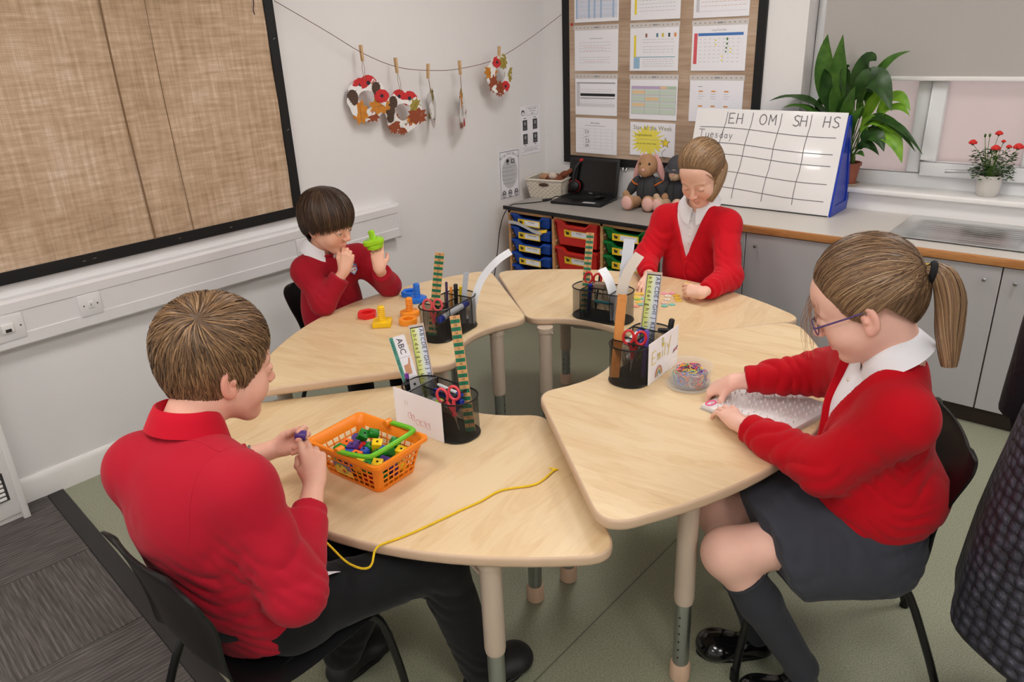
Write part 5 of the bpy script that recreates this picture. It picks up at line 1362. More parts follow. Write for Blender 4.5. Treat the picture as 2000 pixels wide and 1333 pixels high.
M_rw = mat('ruler_wood', (216, 164, 108), .5, noise=(60, .12)); M_rg = mat('ruler_green', (16, 116, 84), .45)
def block_ruler(label, base, top, side, w=.030, num=True, first=0):
 B, T, U, R, N = strip_frame(base, top, side); L = (T - B).length
 t = thing('ruler', label, 'ruler', base, 0, 'green and wood block rulers')
 MB().obox((B + T) / 2, R * w / 2, U * L / 2, N * .0022).build('ruler_strip', M_rw, t, bevel=.0006, segs=1)
 n = 15; st = L / (2 * n)
 for k in range(n):
  v0 = (2 * k + first) * st
  MB().obox(B + U * (v0 + st / 2), R * (w / 2 - .0008), U * st / 2, N * .0026).build('green_block', M_rg, t, smooth=False)
 if num:
  s = Sheet(B - R * w / 2 + N * .0027, R, U)
  for k in range(2 * n): s.text(str(2 * n - k if False else k + 1), w * .5, (k + .25) * st, .009, mat('ruler_ink', (60, 44, 30), .6), 'CENTER')
  s.build('numbers', t)
 return t
cr = (.752, .658, 0)
block_ruler('green-blocked ruler leaning out of the organiser on the lowest table', (-1.378, 1.375, .577), (-1.477, 1.440, .895), (.80, .55, .35))
block_ruler('green-blocked ruler standing in the far table organiser', (-1.668, 2.352, .588), (-1.693, 2.436, .894), (.9, .42, .05))
block_ruler('green-blocked ruler in the organiser by the nuts and bolts', (-1.912, 1.745, .633), (-1.885, 1.788, .938), (.75, .66, -.05), .033)
B, T, U, R, N = strip_frame((-1.158, 1.795, .648), (-1.183, 1.873, .892), (.75, .62, .1))
tag(MB().obox((B + T) / 2, R * .0145, U * (T - B).length / 2, N * .002).build('wooden_ruler', mat_wood('orange_wood', [(.3, (186, 110, 40)), (.55, (206, 132, 58)), (.8, (220, 150, 76))], (20, 20, 2), .4), bevel=.0008, segs=1), 'plain orange wooden ruler in the name-card organiser', 'ruler')
M_ay = mat('strip_yellowgreen', (222, 228, 130), .4)
def mat_grad():
 m = bpy.data.materials.new('strip_gradient'); m.use_nodes = True; nt = m.node_tree; b = nt.nodes['Principled BSDF']
 uv = nd(nt, 'ShaderNodeUVMap', uv_map='g'); sx = nd(nt, 'ShaderNodeSeparateXYZ'); nt.links.new(uv.outputs[0], sx.inputs[0])
 r = ramp(nt, [(0.05, (206, 220, 110)), (.30, (228, 232, 150)), (.55, (226, 236, 220)), (.85, (216, 222, 244))]); nt.links.new(sx.outputs[0], r.inputs[0]); nt.links.new(r.outputs[0], b.inputs['Base Color']); b.inputs['Roughness'].default_value = .25
 return m
M_grad = mat_grad()
def alphabet_strip(label, base, top, side, w):
 B, T, U, R, N = strip_frame(base, top, side); L = (T - B).length
 t = thing('alphabet_strip', label, 'strip', base, 0, 'laminated alphabet strips')
 MB().obox((B + T) / 2, R * w / 2, U * L / 2, N * .0006).build('laminate', mat('clear_laminate', (206, 190, 176), .15), t, smooth=False)
 s = Sheet(B - R * w / 2 + N * .0006, R, U)
 s.rect(w * .07, .002, w * .93, L - .008, M_ink, l=.0003); s.build('black_border', t)
 me = bpy.data.meshes.new('printed_face'); q = [B + R * (a * w) + U * b + N * .0014 for a, b in ((-.40, .004), (.40, .004), (.40, L - .0115), (-.40, L - .0115))]
 me.from_pydata([tuple(p) for p in q], [], [(0, 1, 2, 3)]); uvl = me.uv_layers.new(name='g')
 for li, c in enumerate(((0, 0), (1, 0), (1, 1), (0, 1))): uvl.data[li].uv = c
 me.materials.append(M_grad); link('printed_face', me, t)
 s = Sheet(B - R * w / 2 + N * .0015, R, U)
 pitch = (L * .96) / 19.3 
 for k in range(18):
  v = L - .014 - k * pitch
  s.text(chr(65 + k), w * .64, v - pitch * .1, pitch * 1.28, M_ink, 'LEFT', rot=-PI / 2)
  s.text(chr(97 + k), w * .20, v - pitch * .1, pitch * 1.28, M_ink, 'LEFT', rot=-PI / 2)
 s.build('letters', t)
 return t
alphabet_strip('tilted alphabet strip in the blank-card organiser on the lowest table', (-1.556, 1.392, .578), (-1.646, 1.438, .832), (.80, .60, .10), .048)
alphabet_strip('upright alphabet strip in the rainbow name-card organiser', (-1.148, 1.952, .648), (-1.166, 2.033, .925), (.78, .62, -.02), .050)
B, T, U, R, N = strip_frame((-1.585, 1.372, .578), (-1.672, 1.378, .806), (.72, .60, .30)); L = (T - B).length; w = .050
t = thing('prompt_card', 'laminated teal-edged ABC prompt card with pointing hand picture', 'card', B)
MB().obox((B + T) / 2, R * w / 2, U * L / 2, N * .0006).build('laminate', M_paper, t, smooth=False)
s = Sheet(B - R * w / 2 + N * .0007, R, U)
s.rect(.001, 0, .013, L, mat('teal_print', (84, 158, 140), .4))
for v in (.2, .46, .72): s.rect(.013, L * v, w, L * v + .0008, M_grey)
s.text('ABC', w * .44, L - .008, .026, M_ink, 'LEFT', rot=-PI / 2)
for k, wd in enumerate(('capital letters', 'finger spaces', 'full stops', 'read it')): s.text(wd, .004, L * (.97 - .26 * k), .0085, M_ink, 'LEFT', rot=-PI / 2)
sk_ = mat('hand_print', (214, 160, 124), .5)
s.shape([(.018, L * .50), (.038, L * .50), (.040, L * .62), (.044, L * .70), (.040, L * .705), (.034, L * .63), (.020, L * .62)], sk_, l=.0010); s.disc(.034, L * .36, .0042, M_ink); s.rect(.022, L * .06, .042, L * .12, mat('pic_grey', (120, 120, 128), .5)); s.disc(.03, L * .14, .006, sk_)
s.build('print', t)
def curl_strip(name, label, pts, side, w, m, cat='strip', thick=.0006):
 P = smooth_path(pts, 6); S = Vector(side).normalized(); rows = []
 for i, p in enumerate(P):
  d = (P[min(i + 1, len(P) - 1)] - P[max(i - 1, 0)]).normalized(); r_ = (S - d * S.dot(d)).normalized(); n = r_.cross(d)
  rows.append([p - r_ * w / 2 + n * thick, p + r_ * w / 2 + n * thick, p + r_ * w / 2 - n * thick, p - r_ * w / 2 - n * thick, p - r_ * w / 2 + n * thick])
 mb = MB(); mb.grid(rows); mb.poly(rows[0][:4]); mb.poly(rows[-1][:4])
 return tag(mb.build(name, m, ang=40), label, cat)
M_strip = mat('strip_white', (236, 238, 244), .3)
curl_strip('number_strip', 'curled white number strip arching left from the far organiser', [(-1.515, 2.345, .588), (-1.525, 2.352, .67), (-1.555, 2.365, .735), (-1.600, 2.38, .775)], (.6, .8, .1), .036, M_strip)
curl_strip('number_strip', 'tall white laminated strip standing in the far organiser', [(-1.497, 2.343, .588), (-1.500, 2.385, .74), (-1.506, 2.428, .895)], (.9, .4, .06), .042, mat('strip_blue_white', (224, 230, 242), .25))
curl_strip('number_strip', 'beige-backed strip leaning right in the far organiser', [(-1.482, 2.325, .588), (-1.485, 2.34, .70), (-1.478, 2.375, .78), (-1.455, 2.42, .845)], (.9, .4, .0), .040, mat('strip_beige', (222, 210, 198), .35))
curl_strip('number_strip', 'white strip curling right from the organiser by the nuts and bolts', [(-1.875, 1.915, .633), (-1.865, 1.925, .72), (-1.855, 1.965, .80), (-1.825, 2.02, .86), (-1.80, 2.07, .888)], (.72, .60, -.35), .026, M_strip)
curl_strip('clear_card', 'clear plastic strip upright in the organiser by the nuts and bolts', [(-1.90, 1.90, .633), (-1.895, 1.905, .74), (-1.885, 1.915, .835)], (.3, .9, 0), .022, mat('clear_plastic', (206, 212, 224), .12), 'strip')
def scissors(label, loc, R, U, m, hscale=1.0):
 t = thing('scissors', label, 'scissors', loc, 0, 'children\'s scissors in the organisers')
 L_ = Vector(loc); R = Vector(R).normalized(); U = Vector(U); U = (U - R * U.dot(R)).normalized(); N = R.cross(U)
 for s_ in (-1, 1):
  mb = MB(); P = []
  for k in range(16):
   a = 2 * PI * k / 16
   P.append(L_ + R * (s_ * .0185 + .0155 * math.cos(a)) + U * (.022 + .021 * math.sin(a)) * hscale)
  mb.tube(P, .0042, 8, closed=True)
  mb.tube([L_ + R * s_ * .012 + U * .004, L_ + R * s_ * .004 - U * .02, L_ - R * s_ * .003 - U * .045], [.0045, .006, .005], 8)
  mb.build('handle', m, t)
  MB().prism3([L_ - R * s_ * .001 - U * .035 + N * s_ * .001, L_ + R * s_ * .006 - U * .035 + N * s_ * .001, L_ - R * s_ * .001 - U * .088 + N * s_ * .001], N * .0014).build('blade', MATS['brushed_metal'], t, smooth=False)
 MB().cyl(L_ - U * .03 - N * .004, L_ - U * .03 + N * .004, .0035, n=10).build('pivot', MATS['brushed_metal'], t)
M_sr = mat('scissor_coral', (224, 70, 84), .35); M_sr2 = mat('scissor_red', (206, 40, 48), .35)
scissors('coral-handled scissors in the blank-card organiser', (-1.398, 1.322, .690), (.85, .45, .28), (-.1, .1, 1), M_sr, .95)
scissors('red-handled scissors beside the purple pen', (-1.112, 1.828, .758), (.80, .55, -.1), (0, .1, 1), M_sr2)
scissors('red scissors behind the far organiser ruler', (-1.655, 2.395, .700), (.9, .4, -.1), (.1, .1, 1), M_sr2)
scissors('pink scissors in the organiser by the nuts and bolts', (-1.880, 1.728, .738), (.80, .6, 0), (0, .1, 1), mat('scissor_pink', (222, 84, 90), .35))
def pen(label, a, b, r, m, cap=None, name='pen', capf=.3, group=None):
 A, B = Vector(a), Vector(b); t = thing(name, label, 'pen', a, 0, group)
 C = A.lerp(B, 1 - capf)
 MB().tube([A, A.lerp(B, .06), C], [r * .5, r, r], 12).build('barrel', m, t)
 MB().tube([C, C.lerp(B, .05), B.lerp(C, .06), B], [r * 1.0, r * 1.1, r * 1.1, r * .8], 12).build('cap', cap or m, t)
 return t
M_pb = mat('pen_black', (20, 20, 22), .35); M_pp = mat('pen_purple', (104, 78, 176), .35); M_bluec = mat('marker_blue', (28, 56, 168), .35); M_mw = mat('marker_white', (226, 228, 232), .35)
pen('black pen with purple tip at the left end of the blank-card organiser', (-1.580, 1.335, .578), (-1.600, 1.342, .715), .006, M_pb, mat('pen_violet', (130, 70, 170), .4), capf=.12)
pen('fat black marker at the left end of the blank-card organiser', (-1.562, 1.325, .578), (-1.575, 1.318, .700), .0075, M_pb)
pen('slim white and blue pen lying across the blank-card organiser', (-1.530, 1.400, .676), (-1.405, 1.378, .684), .0050, M_mw, M_bluec, capf=.2)
pen('blue marker lying behind the coral scissors', (-1.535, 1.388, .660), (-1.400, 1.372, .664), .0090, M_bluec, M_bluec)
pen('second blue marker beneath the slim pen', (-1.520, 1.366, .640), (-1.41, 1.36, .645), .0090, M_mw, M_bluec)
tag(MB().ball((-1.438, 1.318, .675), (.016, .014, .012)).build('green_putty_ball', mat('lime_speckled', (150, 190, 40), .5, noise=(300, .4))), 'speckled lime green ball in the blank-card organiser', 'ball')
pen('purple felt pen in the rainbow name-card organiser', (-1.085, 1.842, .650), (-1.088, 1.862, .800), .0070, M_pp, M_pp, capf=.42)
pen('black marker with clip at the back of the rainbow name-card organiser', (-1.095, 1.985, .650), (-1.082, 2.005, .792), .0085, M_pb, M_pb, capf=.45)
pen('short black marker lying over the organiser rim', (-1.120, 1.985, .752), (-1.075, 1.992, .758), .0075, M_pb)
pen('white and blue marker lying in the rainbow name-card organiser', (-1.165, 1.86, .735), (-1.160, 1.96, .755), .0085, M_mw, M_bluec)
pen('blue cap marker low in the rainbow name-card organiser', (-1.140, 1.84, .70), (-1.145, 1.94, .728), .0085, M_mw, M_bluec, capf=.35)
pen('blue pen cap beside the far organiser ruler', (-1.655, 2.365, .588), (-1.648, 2.372, .705), .0085, M_bluec)
pen('sharp pencil behind the red scissors', (-1.640, 2.395, .590), (-1.632, 2.42, .765), .0038, mat('pencil_black', (34, 32, 30), .5), mat('pencil_tip', (176, 150, 130), .6), 'pencil', .12)
tag(MB().obox((-1.612, 2.385, .700), (.022, .006, 0), (-.005, .016, 0), (0, 0, .012)).build('board_eraser', mat('eraser_felt', (140, 122, 104), .9, noise=(80, .2)), bevel=.003), 'grey and brown felt eraser block in the far organiser', 'eraser')
pen('teal pen lying low in the far organiser', (-1.60, 2.33, .655), (-1.53, 2.34, .655), .006, mat('pen_teal', (40, 120, 130), .4))
pen('blue and white board marker lying in front of the pink scissors', (-1.850, 1.735, .712), (-1.872, 1.895, .722), .0115, M_mw, M_bluec, capf=.22)
pen('blue end cap of the board marker', (-1.848, 1.720, .711), (-1.851, 1.745, .7125), .012, M_bluec, M_bluec)
for k, (lb, c, dx) in enumerate((('dark purple pencil', (70, 50, 90), 0), ('orange pencil', (230, 140, 40), .016), ('black marker', (22, 22, 22), .034), ('yellow highlighter', (246, 214, 30), .054))):
 x, y = -1.955 + dx * .75, 1.868 + dx * .66
 pen(lb + ' standing in the organiser by the nuts and bolts', (x, y, .632), (x + .002, y + .006, .775 + (.02 if k == 0 else .01 if k == 2 else 0)), .0045 if k < 2 else .0075, mat('stick%d' % k, c, .4), None, 'pencil' if k < 2 else 'pen')
tag(MB().box(-2.03, -1.93, 1.905, 1.985, .6252, .6262).build('white_slip', M_paper, smooth=False), 'white paper slip lying behind the organiser by the bolts', 'paper')
# NUTS AND BOLTS (table by the wall)
Z1 = .6255
def ngon(n, r, rot=0.0): return [(r * math.cos(rot + 2 * PI * k / n), r * math.sin(rot + 2 * PI * k / n)) for k in range(n)]
def nut(label, loc, m, n=6, r=.036, h=.021, rot=0.0, group='toy nuts'):
 t = thing('toy_nut', label, 'toy', loc, rot, group)
 k = 24; outer = []
 for i in range(k):
  a = 2 * PI * i / k; seg = 2 * PI / n; q = (a % seg) - seg / 2; rr = r * math.cos(seg / 2) / math.cos(q); outer.append((min(rr, r * .97) * math.cos(a), min(rr, r * .97) * math.sin(a)))
 mb = MB(); inn = ngon(k, r * .52)
 prof = [(outer, 0), (outer, h - .002), ([(x * .96, y * .96) for x, y in outer], h), (ngon(k, r * .70), h), (ngon(k, r * .66), h - .003), (inn, h - .003), (inn, .001)]
 mb.grid([[(p[0], p[1], z) for p in P] + [(P[0][0], P[0][1], z)] for P, z in prof]); mb.poly([(p[0], p[1], 0) for p in outer])
 mb.build('nut_body', m, t, world=False, ang=35)
 return t
def bolt(label, loc, m, n=6, r=.036, h=.020, sh=.055, sr=.0135, rot=0.0):
 t = thing('toy_bolt', label, 'toy', loc, rot, 'toy bolts')
 MB().prism(ngon(n, r, PI / n), 0, h).build('bolt_head', m, t, world=False, bevel=.003)
 P = []; turns = 6
 mb = MB(); prof = [(sr, h - .001)]
 for k in range(turns * 2 + 1): prof.append((sr * (1.0 if k % 2 == 0 else .86), h + .008 + k * (sh - .014) / (turns * 2)))
 prof += [(sr * .9, h + sh - .003), (sr * .6, h + sh), (0, h + sh)]
 mb.lathe(prof, n=20); mb.build('threaded_shank', m, t, world=False, ang=50)
 return t
M_nr = mat('toy_red', (226, 38, 38), .35); M_ny = mat('toy_yellow', (248, 200, 24), .35); M_no = mat('toy_orange', (250, 152, 36), .35); M_nb = mat('toy_blue', (32, 112, 216), .35); M_nl = mat('toy_lime', (164, 222, 34), .35)
nut('red hexagonal toy nut lying on the table by the wall', (-2.285, 1.748, Z1), M_nr, 6, .040, .022, .2)
bolt('yellow square-headed toy bolt standing on its head', (-2.163, 1.722, Z1), M_ny, 4, .050, .020, .058, .0145, .75)
bolt('orange hexagonal toy bolt standing upright', (-2.152, 1.855, Z1), M_no, 6, .041, .020, .055, .0145, .1)
nut('orange round toy nut in front of the orange bolt', (-2.095, 1.793, Z1), M_no, 8, .037, .021, .3)
nut('blue hexagonal toy nut behind the blue bolt', (-2.335, 2.025, Z1), M_nb, 6, .040, .022, 0)
bolt('blue toy bolt standing upright beside the blue nut', (-2.253, 1.990, Z1), M_nb, 6, .040, .020, .058, .0145, .4)
LIME = Vector((-2.392, 1.912, .852))
lt_ = thing('toy_bolt', 'lime green toy bolt with nut held up by the dark-haired boy', 'toy', LIME, .3, 'toy bolts'); lt_.rotation_euler = (.10, -.12, .3)
MB().prism(ngon(12, .034), 0, .019).build('bolt_head', M_nl, lt_, world=False, bevel=.003)
nn_ = MB(); tri = [(.040 * math.cos(a) * (1 + .16 * math.cos(3 * a)), .040 * math.sin(a) * (1 + .16 * math.cos(3 * a))) for a in np.linspace(0, 2 * PI, 31)[:-1]]
nn_.prism(tri, .020, .040); nn_.build('threaded_nut', M_nl, lt_, world=False, bevel=.003)
prof = [(.0135, .04)] + [(.0135 * (1 if k % 2 else .87), .042 + k * .0028) for k in range(10)] + [(.0125, .072), (.008, .0755), (0, .0755)]
MB().lathe(prof, n=18).build('threaded_shank', M_nl, lt_, world=False, ang=50)
# ORANGE BASKET OF BEADS
M_bo = mat('basket_orange', (250, 140, 24), .35); M_bg = mat('handle_green', (112, 196, 40), .38)
bk = thing('toy_basket', 'small orange plastic shopping basket with green handle full of beads', 'basket', (-1.455, 1.065, .571), math.radians(4))
bh = .098; a0, b0 = (.100, .066); a1, b1 = (.124, .088)
def bpt(side, f, z, out=0.0):
 t_ = z / bh; a = a0 + (a1 - a0) * t_ + out; b = b0 + (b1 - b0) * t_ + out
 return {0: (f * a, -b, z), 1: (a, f * b, z), 2: (-f * a, b, z), 3: (-a, -f * b, z)}[side]
lat = MB()
for side in range(4):
 nv = 9 if side % 2 == 0 else 6
 lim = .86 if side % 2 == 0 else .80
 for k in range(nv + 1):
  f = -lim + 2 * lim * k / nv
  for (z0, z1) in ((.006, .072),):
   p0, p1 = Vector(bpt(side, f, z0)), Vector(bpt(side, f, z1)); tang = (Vector(bpt(side, f + .1, .04)) - Vector(bpt(side, f, .04))).normalized()
   nrm = tang.cross(p1 - p0).normalized()
   lat.obox((p0 + p1) / 2, tang * .0019, (p1 - p0) / 2, nrm * .0014)
 for z in (.022, .039, .056):
  p0, p1 = Vector(bpt(side, -lim, z)), Vector(bpt(side, lim, z)); u_ = (Vector(bpt(side, 0, z + .01)) - Vector(bpt(side, 0, z))).normalized(); nrm = (p1 - p0).normalized().cross(u_)
  lat.obox((p0 + p1) / 2, (p1 - p0) / 2, u_ * .0019, nrm * .0014)
lat.build('lattice_wall', M_bo, bk, world=False, bevel=.0006, segs=1)['kind'] = 'stuff'
def ringz(z, out=0.0, r=.018, n=5):
 t_ = z / bh; a = a0 + (a1 - a0) * t_ + out; b = b0 + (b1 - b0) * t_ + out
 P = rrect(-a, a, -b, b, r, z, n); return P + [P[0]]
MB().grid([ringz(.070), ringz(bh), ringz(bh + .002, .004), ringz(bh + .001, .010), ringz(bh - .008, .0125), ringz(bh - .009, .0105), ringz(bh - .003, .0075), ringz(bh - .004, .002), ringz(.070, .0025), ringz(.070)]).build('rim', M_bo, bk, world=False, ang=60)
MB().grid([ringz(.002, -.004), ringz(.0, -.003), ringz(.0, .0018), ringz(.010, .0022), ringz(.010, 0), ringz(.004, -.002)]).poly(ringz(.003, -.003)[:-1]).build('base', M_bo, bk, world=False, ang=60)
co = MB()
for sx in (-1, 1):
 for sy in (-1, 1):
  rows = []
  for z in (.004, .04, .074):
   t_ = z / bh; a = a0 + (a1 - a0) * t_ + .001; b = b0 + (b1 - b0) * t_ + .001; r_ = .018
   row = [(sx * (a * .84), sy * b, z)] + [(sx * (a - r_ + r_ * math.sin(q)), sy * (b - r_ + r_ * math.cos(q)), z) for q in np.linspace(0, PI / 2, 5)] + [(sx * a, sy * (b * .78), z)]
   rows.append(row)
  co.grid(rows)
co.build('corner_panel', M_bo, bk, world=False, ang=60)['kind'] = 'stuff'
st_ = Sheet(mw(bk) @ Vector(bpt(0, -.46, .018, .003)), mw(bk).to_3x3() @ Vector((1, 0, 0)), mw(bk).to_3x3() @ Vector((0, -.23, 1)))
st_.rect(0, 0, .066, .042, mat('sticker_yellow', (250, 196, 60), .35), l=.0004); st_.rect(.0, .022, .066, .042, mat('sticker_purple', (132, 104, 150), .35), l=.0006)
st_.disc(.028, .022, .024, mat('sticker_green', (150, 190, 60), .35), l=.0009, ry=.017); st_.disc(.028, .022, .020, mat('sticker_fruit', (248, 204, 60), .35), l=.0012, ry=.0135); st_.disc(.036, .017, .006, M_berry, l=.0016); st_.line([(.022, .024), (.02, .036)], .003, mat('sprig_green', (96, 134, 66)), l=.0016); st_.line([(.022, .026), (.03, .036)], .003, mat('sprig_green', (96, 134, 66)), l=.0016)
st_.build('fruit_sticker', bk)
hpath = [(-.008, -b1 - .004, bh + .004), (.050, -b1 - .001, bh + .010), (.086, -b1 + .006, bh + .014), (.100, -b1 + .028, bh + .016), (.100, b1 - .028, bh + .016), (.086, b1 - .006, bh + .014), (.050, b1 + .001, bh + .010), (-.008, b1 + .004, bh + .004)]
P = smooth_path(hpath, 4); rows = []
for i, p in enumerate(P):
 d = (P[min(i + 1, len(P) - 1)] - P[max(i - 1, 0)]).normalized(); sd = d.cross(Vector((0, 0, 1))).normalized(); up = sd.cross(d)
 rows.append([p + sd * .0065 + up * .003, p + sd * .0045 + up * .0045, p + sd * .002 + up * .0025, p - sd * .002 + up * .0025, p - sd * .0045 + up * .0045, p - sd * .0065 + up * .003, p - sd * .0065 - up * .003, p + sd * .0065 - up * .003, p + sd * .0065 + up * .003])
hm = MB().grid(rows); hm.poly(rows[0][:8]); hm.poly(rows[-1][:8]); hm.build('handle', M_bg, bk, world=False, ang=50)
for sy in (-1, 1): MB().cyl((-.010, sy * (b1 + .010), bh + .004), (-.010, sy * (b1 - .012), bh + .004), .0105, n=16).build('hinge_lug', M_bo, bk, world=False, bevel=.001, segs=1)
BC = dict(g=(20, 128, 34), p=(78, 48, 128), o=(240, 110, 30), b=(28, 72, 180), y=(248, 210, 20), r=(190, 30, 34))
BN = dict(g='green', p='purple', o='orange', b='blue', y='yellow', r='red')
BM = {}
def bead_mesh(kind, col):
 if (kind, col) in BM: return BM[(kind, col)]
 m = mat('bead_' + BN[col], BC[col], .32); r = .0135
 mb = MB()
 if kind == 'cube': mb.box(-r, r, -r, r, -r, r); bev = .002
 elif kind == 'cyl': mb.prism(ngon(18, r), -r, r); bev = .0015
 else: mb.ball((0, 0, 0), r * 1.05, 16, 12); bev = 0
 me = mb.mesh('bead_body', m, bevel=bev)
 BM[(kind, col)] = me; return me
HM = MB().cyl((0, 0, -.0142), (0, 0, .0142), .0034, n=12).mesh('bead_hole', mat('bead_hole_dark', (30, 24, 22), .8), smooth=False)
def bead(kind, col, x, y, z, rot, where):
 kn = dict(cube='cube', cyl='cylinder', ball='round')[kind]
 o = thing('bead', '%s wooden %s bead %s' % (BN[col], kn, where), 'bead', (x, y, z), 0, 'wooden threading beads in the orange basket')
 o.rotation_euler = rot
 link('bead_body', bead_mesh(kind, col), o, False); link('bead_hole', HM, o, False)
 return o
rb = random.Random(5)
BL = [('cube', 'g', -1.509, 1.092, .648, (.5, .6, .8), 'tilted, at the back of the heap'), ('cyl', 'g', -1.491, 1.114, .650, (1.2, .2, -.6), 'on its side at the back of the basket'), ('cyl', 'p', -1.527, 1.082, .636, (.9, .2, .8), 'behind the tilted green cube'),
 ('cube', 'o', -1.527, 1.050, .630, (.1, .05, .3), 'lying flat near the back left'), ('cube', 'g', -1.518, 1.020, .632, (.05, .1, .2), 'nearest the hinge on the left'), ('cube', 'p', -1.496, 1.046, .634, (.1, -.1, .5), 'between the orange and blue cubes'),
 ('cube', 'b', -1.484, 1.018, .628, (.1, .1, .6), 'with its hole facing up on the left'), ('cube', 'o', -1.459, 1.026, .630, (.0, .1, .3), 'under the green handle'), ('ball', 'b', -1.461, 1.056, .630, (.3, .2, .1), 'in the middle of the heap'),
 ('cube', 'r', -1.484, 1.072, .622, (.2, .2, .2), 'peeping out in the middle'), ('ball', 'g', -1.468, 1.080, .632, (.2, .6, .1), 'touching the red cube'), ('cube', 'y', -1.452, 1.093, .636, (.2, .1, .7), 'crossed by the green handle'),
 ('cube', 'g', -1.415, 1.122, .640, (.5, .5, .9), 'tilted near the far right corner'), ('cyl', 'g', -1.398, 1.087, .638, (1.1, .1, -.5), 'on its side with its hole facing out'), ('ball', 'g', -1.416, 1.064, .636, (.2, .2, .3), 'in front of the handle bar'),
 ('cube', 'y', -1.380, 1.112, .630, (.1, .2, .4), 'at the right-hand rim'), ('cube', 'b', -1.424, 1.092, .624, (.1, .2, .4), 'half buried beneath the handle'), ('cube', 'p', -1.386, 1.060, .622, (.4, .1, .3), 'at the front right of the heap'),
 ('cyl', 'g', -1.416, 1.036, .630, (1.2, .1, .3), 'leaning at the front of the heap'), ('cube', 'y', -1.386, 1.036, .626, (.2, .1, .6), 'in the front right corner'), ('cyl', 'g', -1.400, 1.012, .628, (.1, .1, .3), 'standing upright at the front wall'), ('cube', 'y', -1.424, 1.008, .626, (.1, .1, .2), 'beside the upright green cylinder')]
for b_ in BL: bead(*b_)
low = 'gobyrpbg'
for k in range(24):
 gx, gy = k % 6, k // 6
 x = -1.455 + (gx - 2.5) * .031 + rb.uniform(-.003, .003); y = 1.065 + (gy - 1.5) * .029 + rb.uniform(-.002, .002)
 bead(('cube', 'cyl', 'cube', 'ball')[k % 4], low[(k * 5) % 8], x, y, .592 + rb.uniform(0, .006), (rb.uniform(-.3, .3), rb.uniform(-.3, .3), rb.uniform(0, 3)), 'in the bottom layer of the basket, %s' % ('near wall row', 'second row', 'third row', 'far wall row')[gy] + ', place ' + 'one two three four five six'.split()[gx])
HB = bead('cyl', 'p', -1.496, .897, .741, (1.35, .1, -.75), 'held in the fingers of the boy nearest the camera')
HB['group'] = 'bead being threaded'
zl = .5735
lace = [(-1.058, 1.352, zl + .001), (-1.053, 1.30, zl), (-1.062, 1.262, zl), (-1.108, 1.200, zl), (-1.118, 1.13, zl), (-1.132, 1.070, zl), (-1.150, .98, zl), (-1.165, .920, zl), (-1.183, .868, zl), (-1.180, .848, zl), (-1.176, .838, .566), (-1.172, .828, .552), (-1.176, .818, .543), (-1.195, .808, .540), (-1.23, .800, .545), (-1.275, .798, .562), (-1.32, .795, .585), (-1.37, .80, .61)]
M_lace = bpy.data.materials.new('yellow_lace'); M_lace.use_nodes = True
_nt = M_lace.node_tree; _b = _nt.nodes['Principled BSDF']; _b.inputs['Base Color'].default_value = lin((240, 200, 24)); _b.inputs['Roughness'].default_value = .8
_tc = nd(_nt, 'ShaderNodeTexCoord'); _v = nd(_nt, 'ShaderNodeTexVoronoi', i_Scale=420.0); _nt.links.new(_tc.outputs['Object'], _v.inputs['Vector']); _bp = nd(_nt, 'ShaderNodeBump', i_Strength=.8, i_Distance=.002); _nt.links.new(_v.outputs['Distance'], _bp.inputs['Height']); _nt.links.new(_bp.outputs[0], _b.inputs['Normal'])
lc = thing('threading_lace', 'long yellow threading lace trailing over the lowest table edge', 'lace', (-1.1, 1.1, .572))
MB().tube(smooth_path(lace, 8), .0027, 8).build('cord', M_lace, lc)
kn = MB(); kn.ball((-1.058, 1.356, zl + .002), (.006, .005, .0045), 10, 7); kn.tube([(-1.058, 1.356, zl + .002), (-1.070, 1.352, zl + .004), (-1.074, 1.358, zl)], .0022, 6); kn.tube([(-1.058, 1.356, zl), (-1.052, 1.366, zl)], .0024, 6); kn.build('knot', M_lace, lc)
# LOOM BAND TUB, PEG BOARD
Z3 = .6408
m_clear = bpy.data.materials.new('clear_tub'); m_clear.use_nodes = True
_nt = m_clear.node_tree; _b = _nt.nodes['Principled BSDF']; _b.inputs['Base Color'].default_value = lin((236, 238, 240)); _b.inputs['Roughness'].default_value = .18; _b.inputs['Alpha'].default_value = .17
tb2 = thing('bead_tub', 'round clear plastic tub of loom bands beside the name-card organiser', 'tub', (-.956, 1.895, Z3))
tc_ = (-.956, 1.895, Z3)
MB().lathe([(0, .006), (.055, .006), (.060, .012), (.063, .045), (.064, .050), (.0655, .052), (.0655, .062), (.0675, .066), (.0655, .067), (.063, .064), (.062, .050), (.058, .012), (.053, .009), (0, .009)], tc_, 40).build('tub_wall', m_clear, tb2, ang=40)
MB().lathe([(0, .001), (.066, .001), (.069, .003), (.069, .008), (.066, .009), (.064, .004), (0, .004)], tc_, 40).build('lid_underneath', m_clear, tb2, ang=40)
rg = random.Random(3); cols = [(232, 60, 110), (240, 120, 40), (250, 210, 60), (60, 150, 90), (60, 120, 200), (120, 80, 160), (236, 236, 236), (40, 60, 90), (230, 90, 90), (140, 200, 190), (250, 160, 190)]
lmb = MB(); lmm = [mat('loom_%d' % k, c, .4) for k, c in enumerate(cols)]
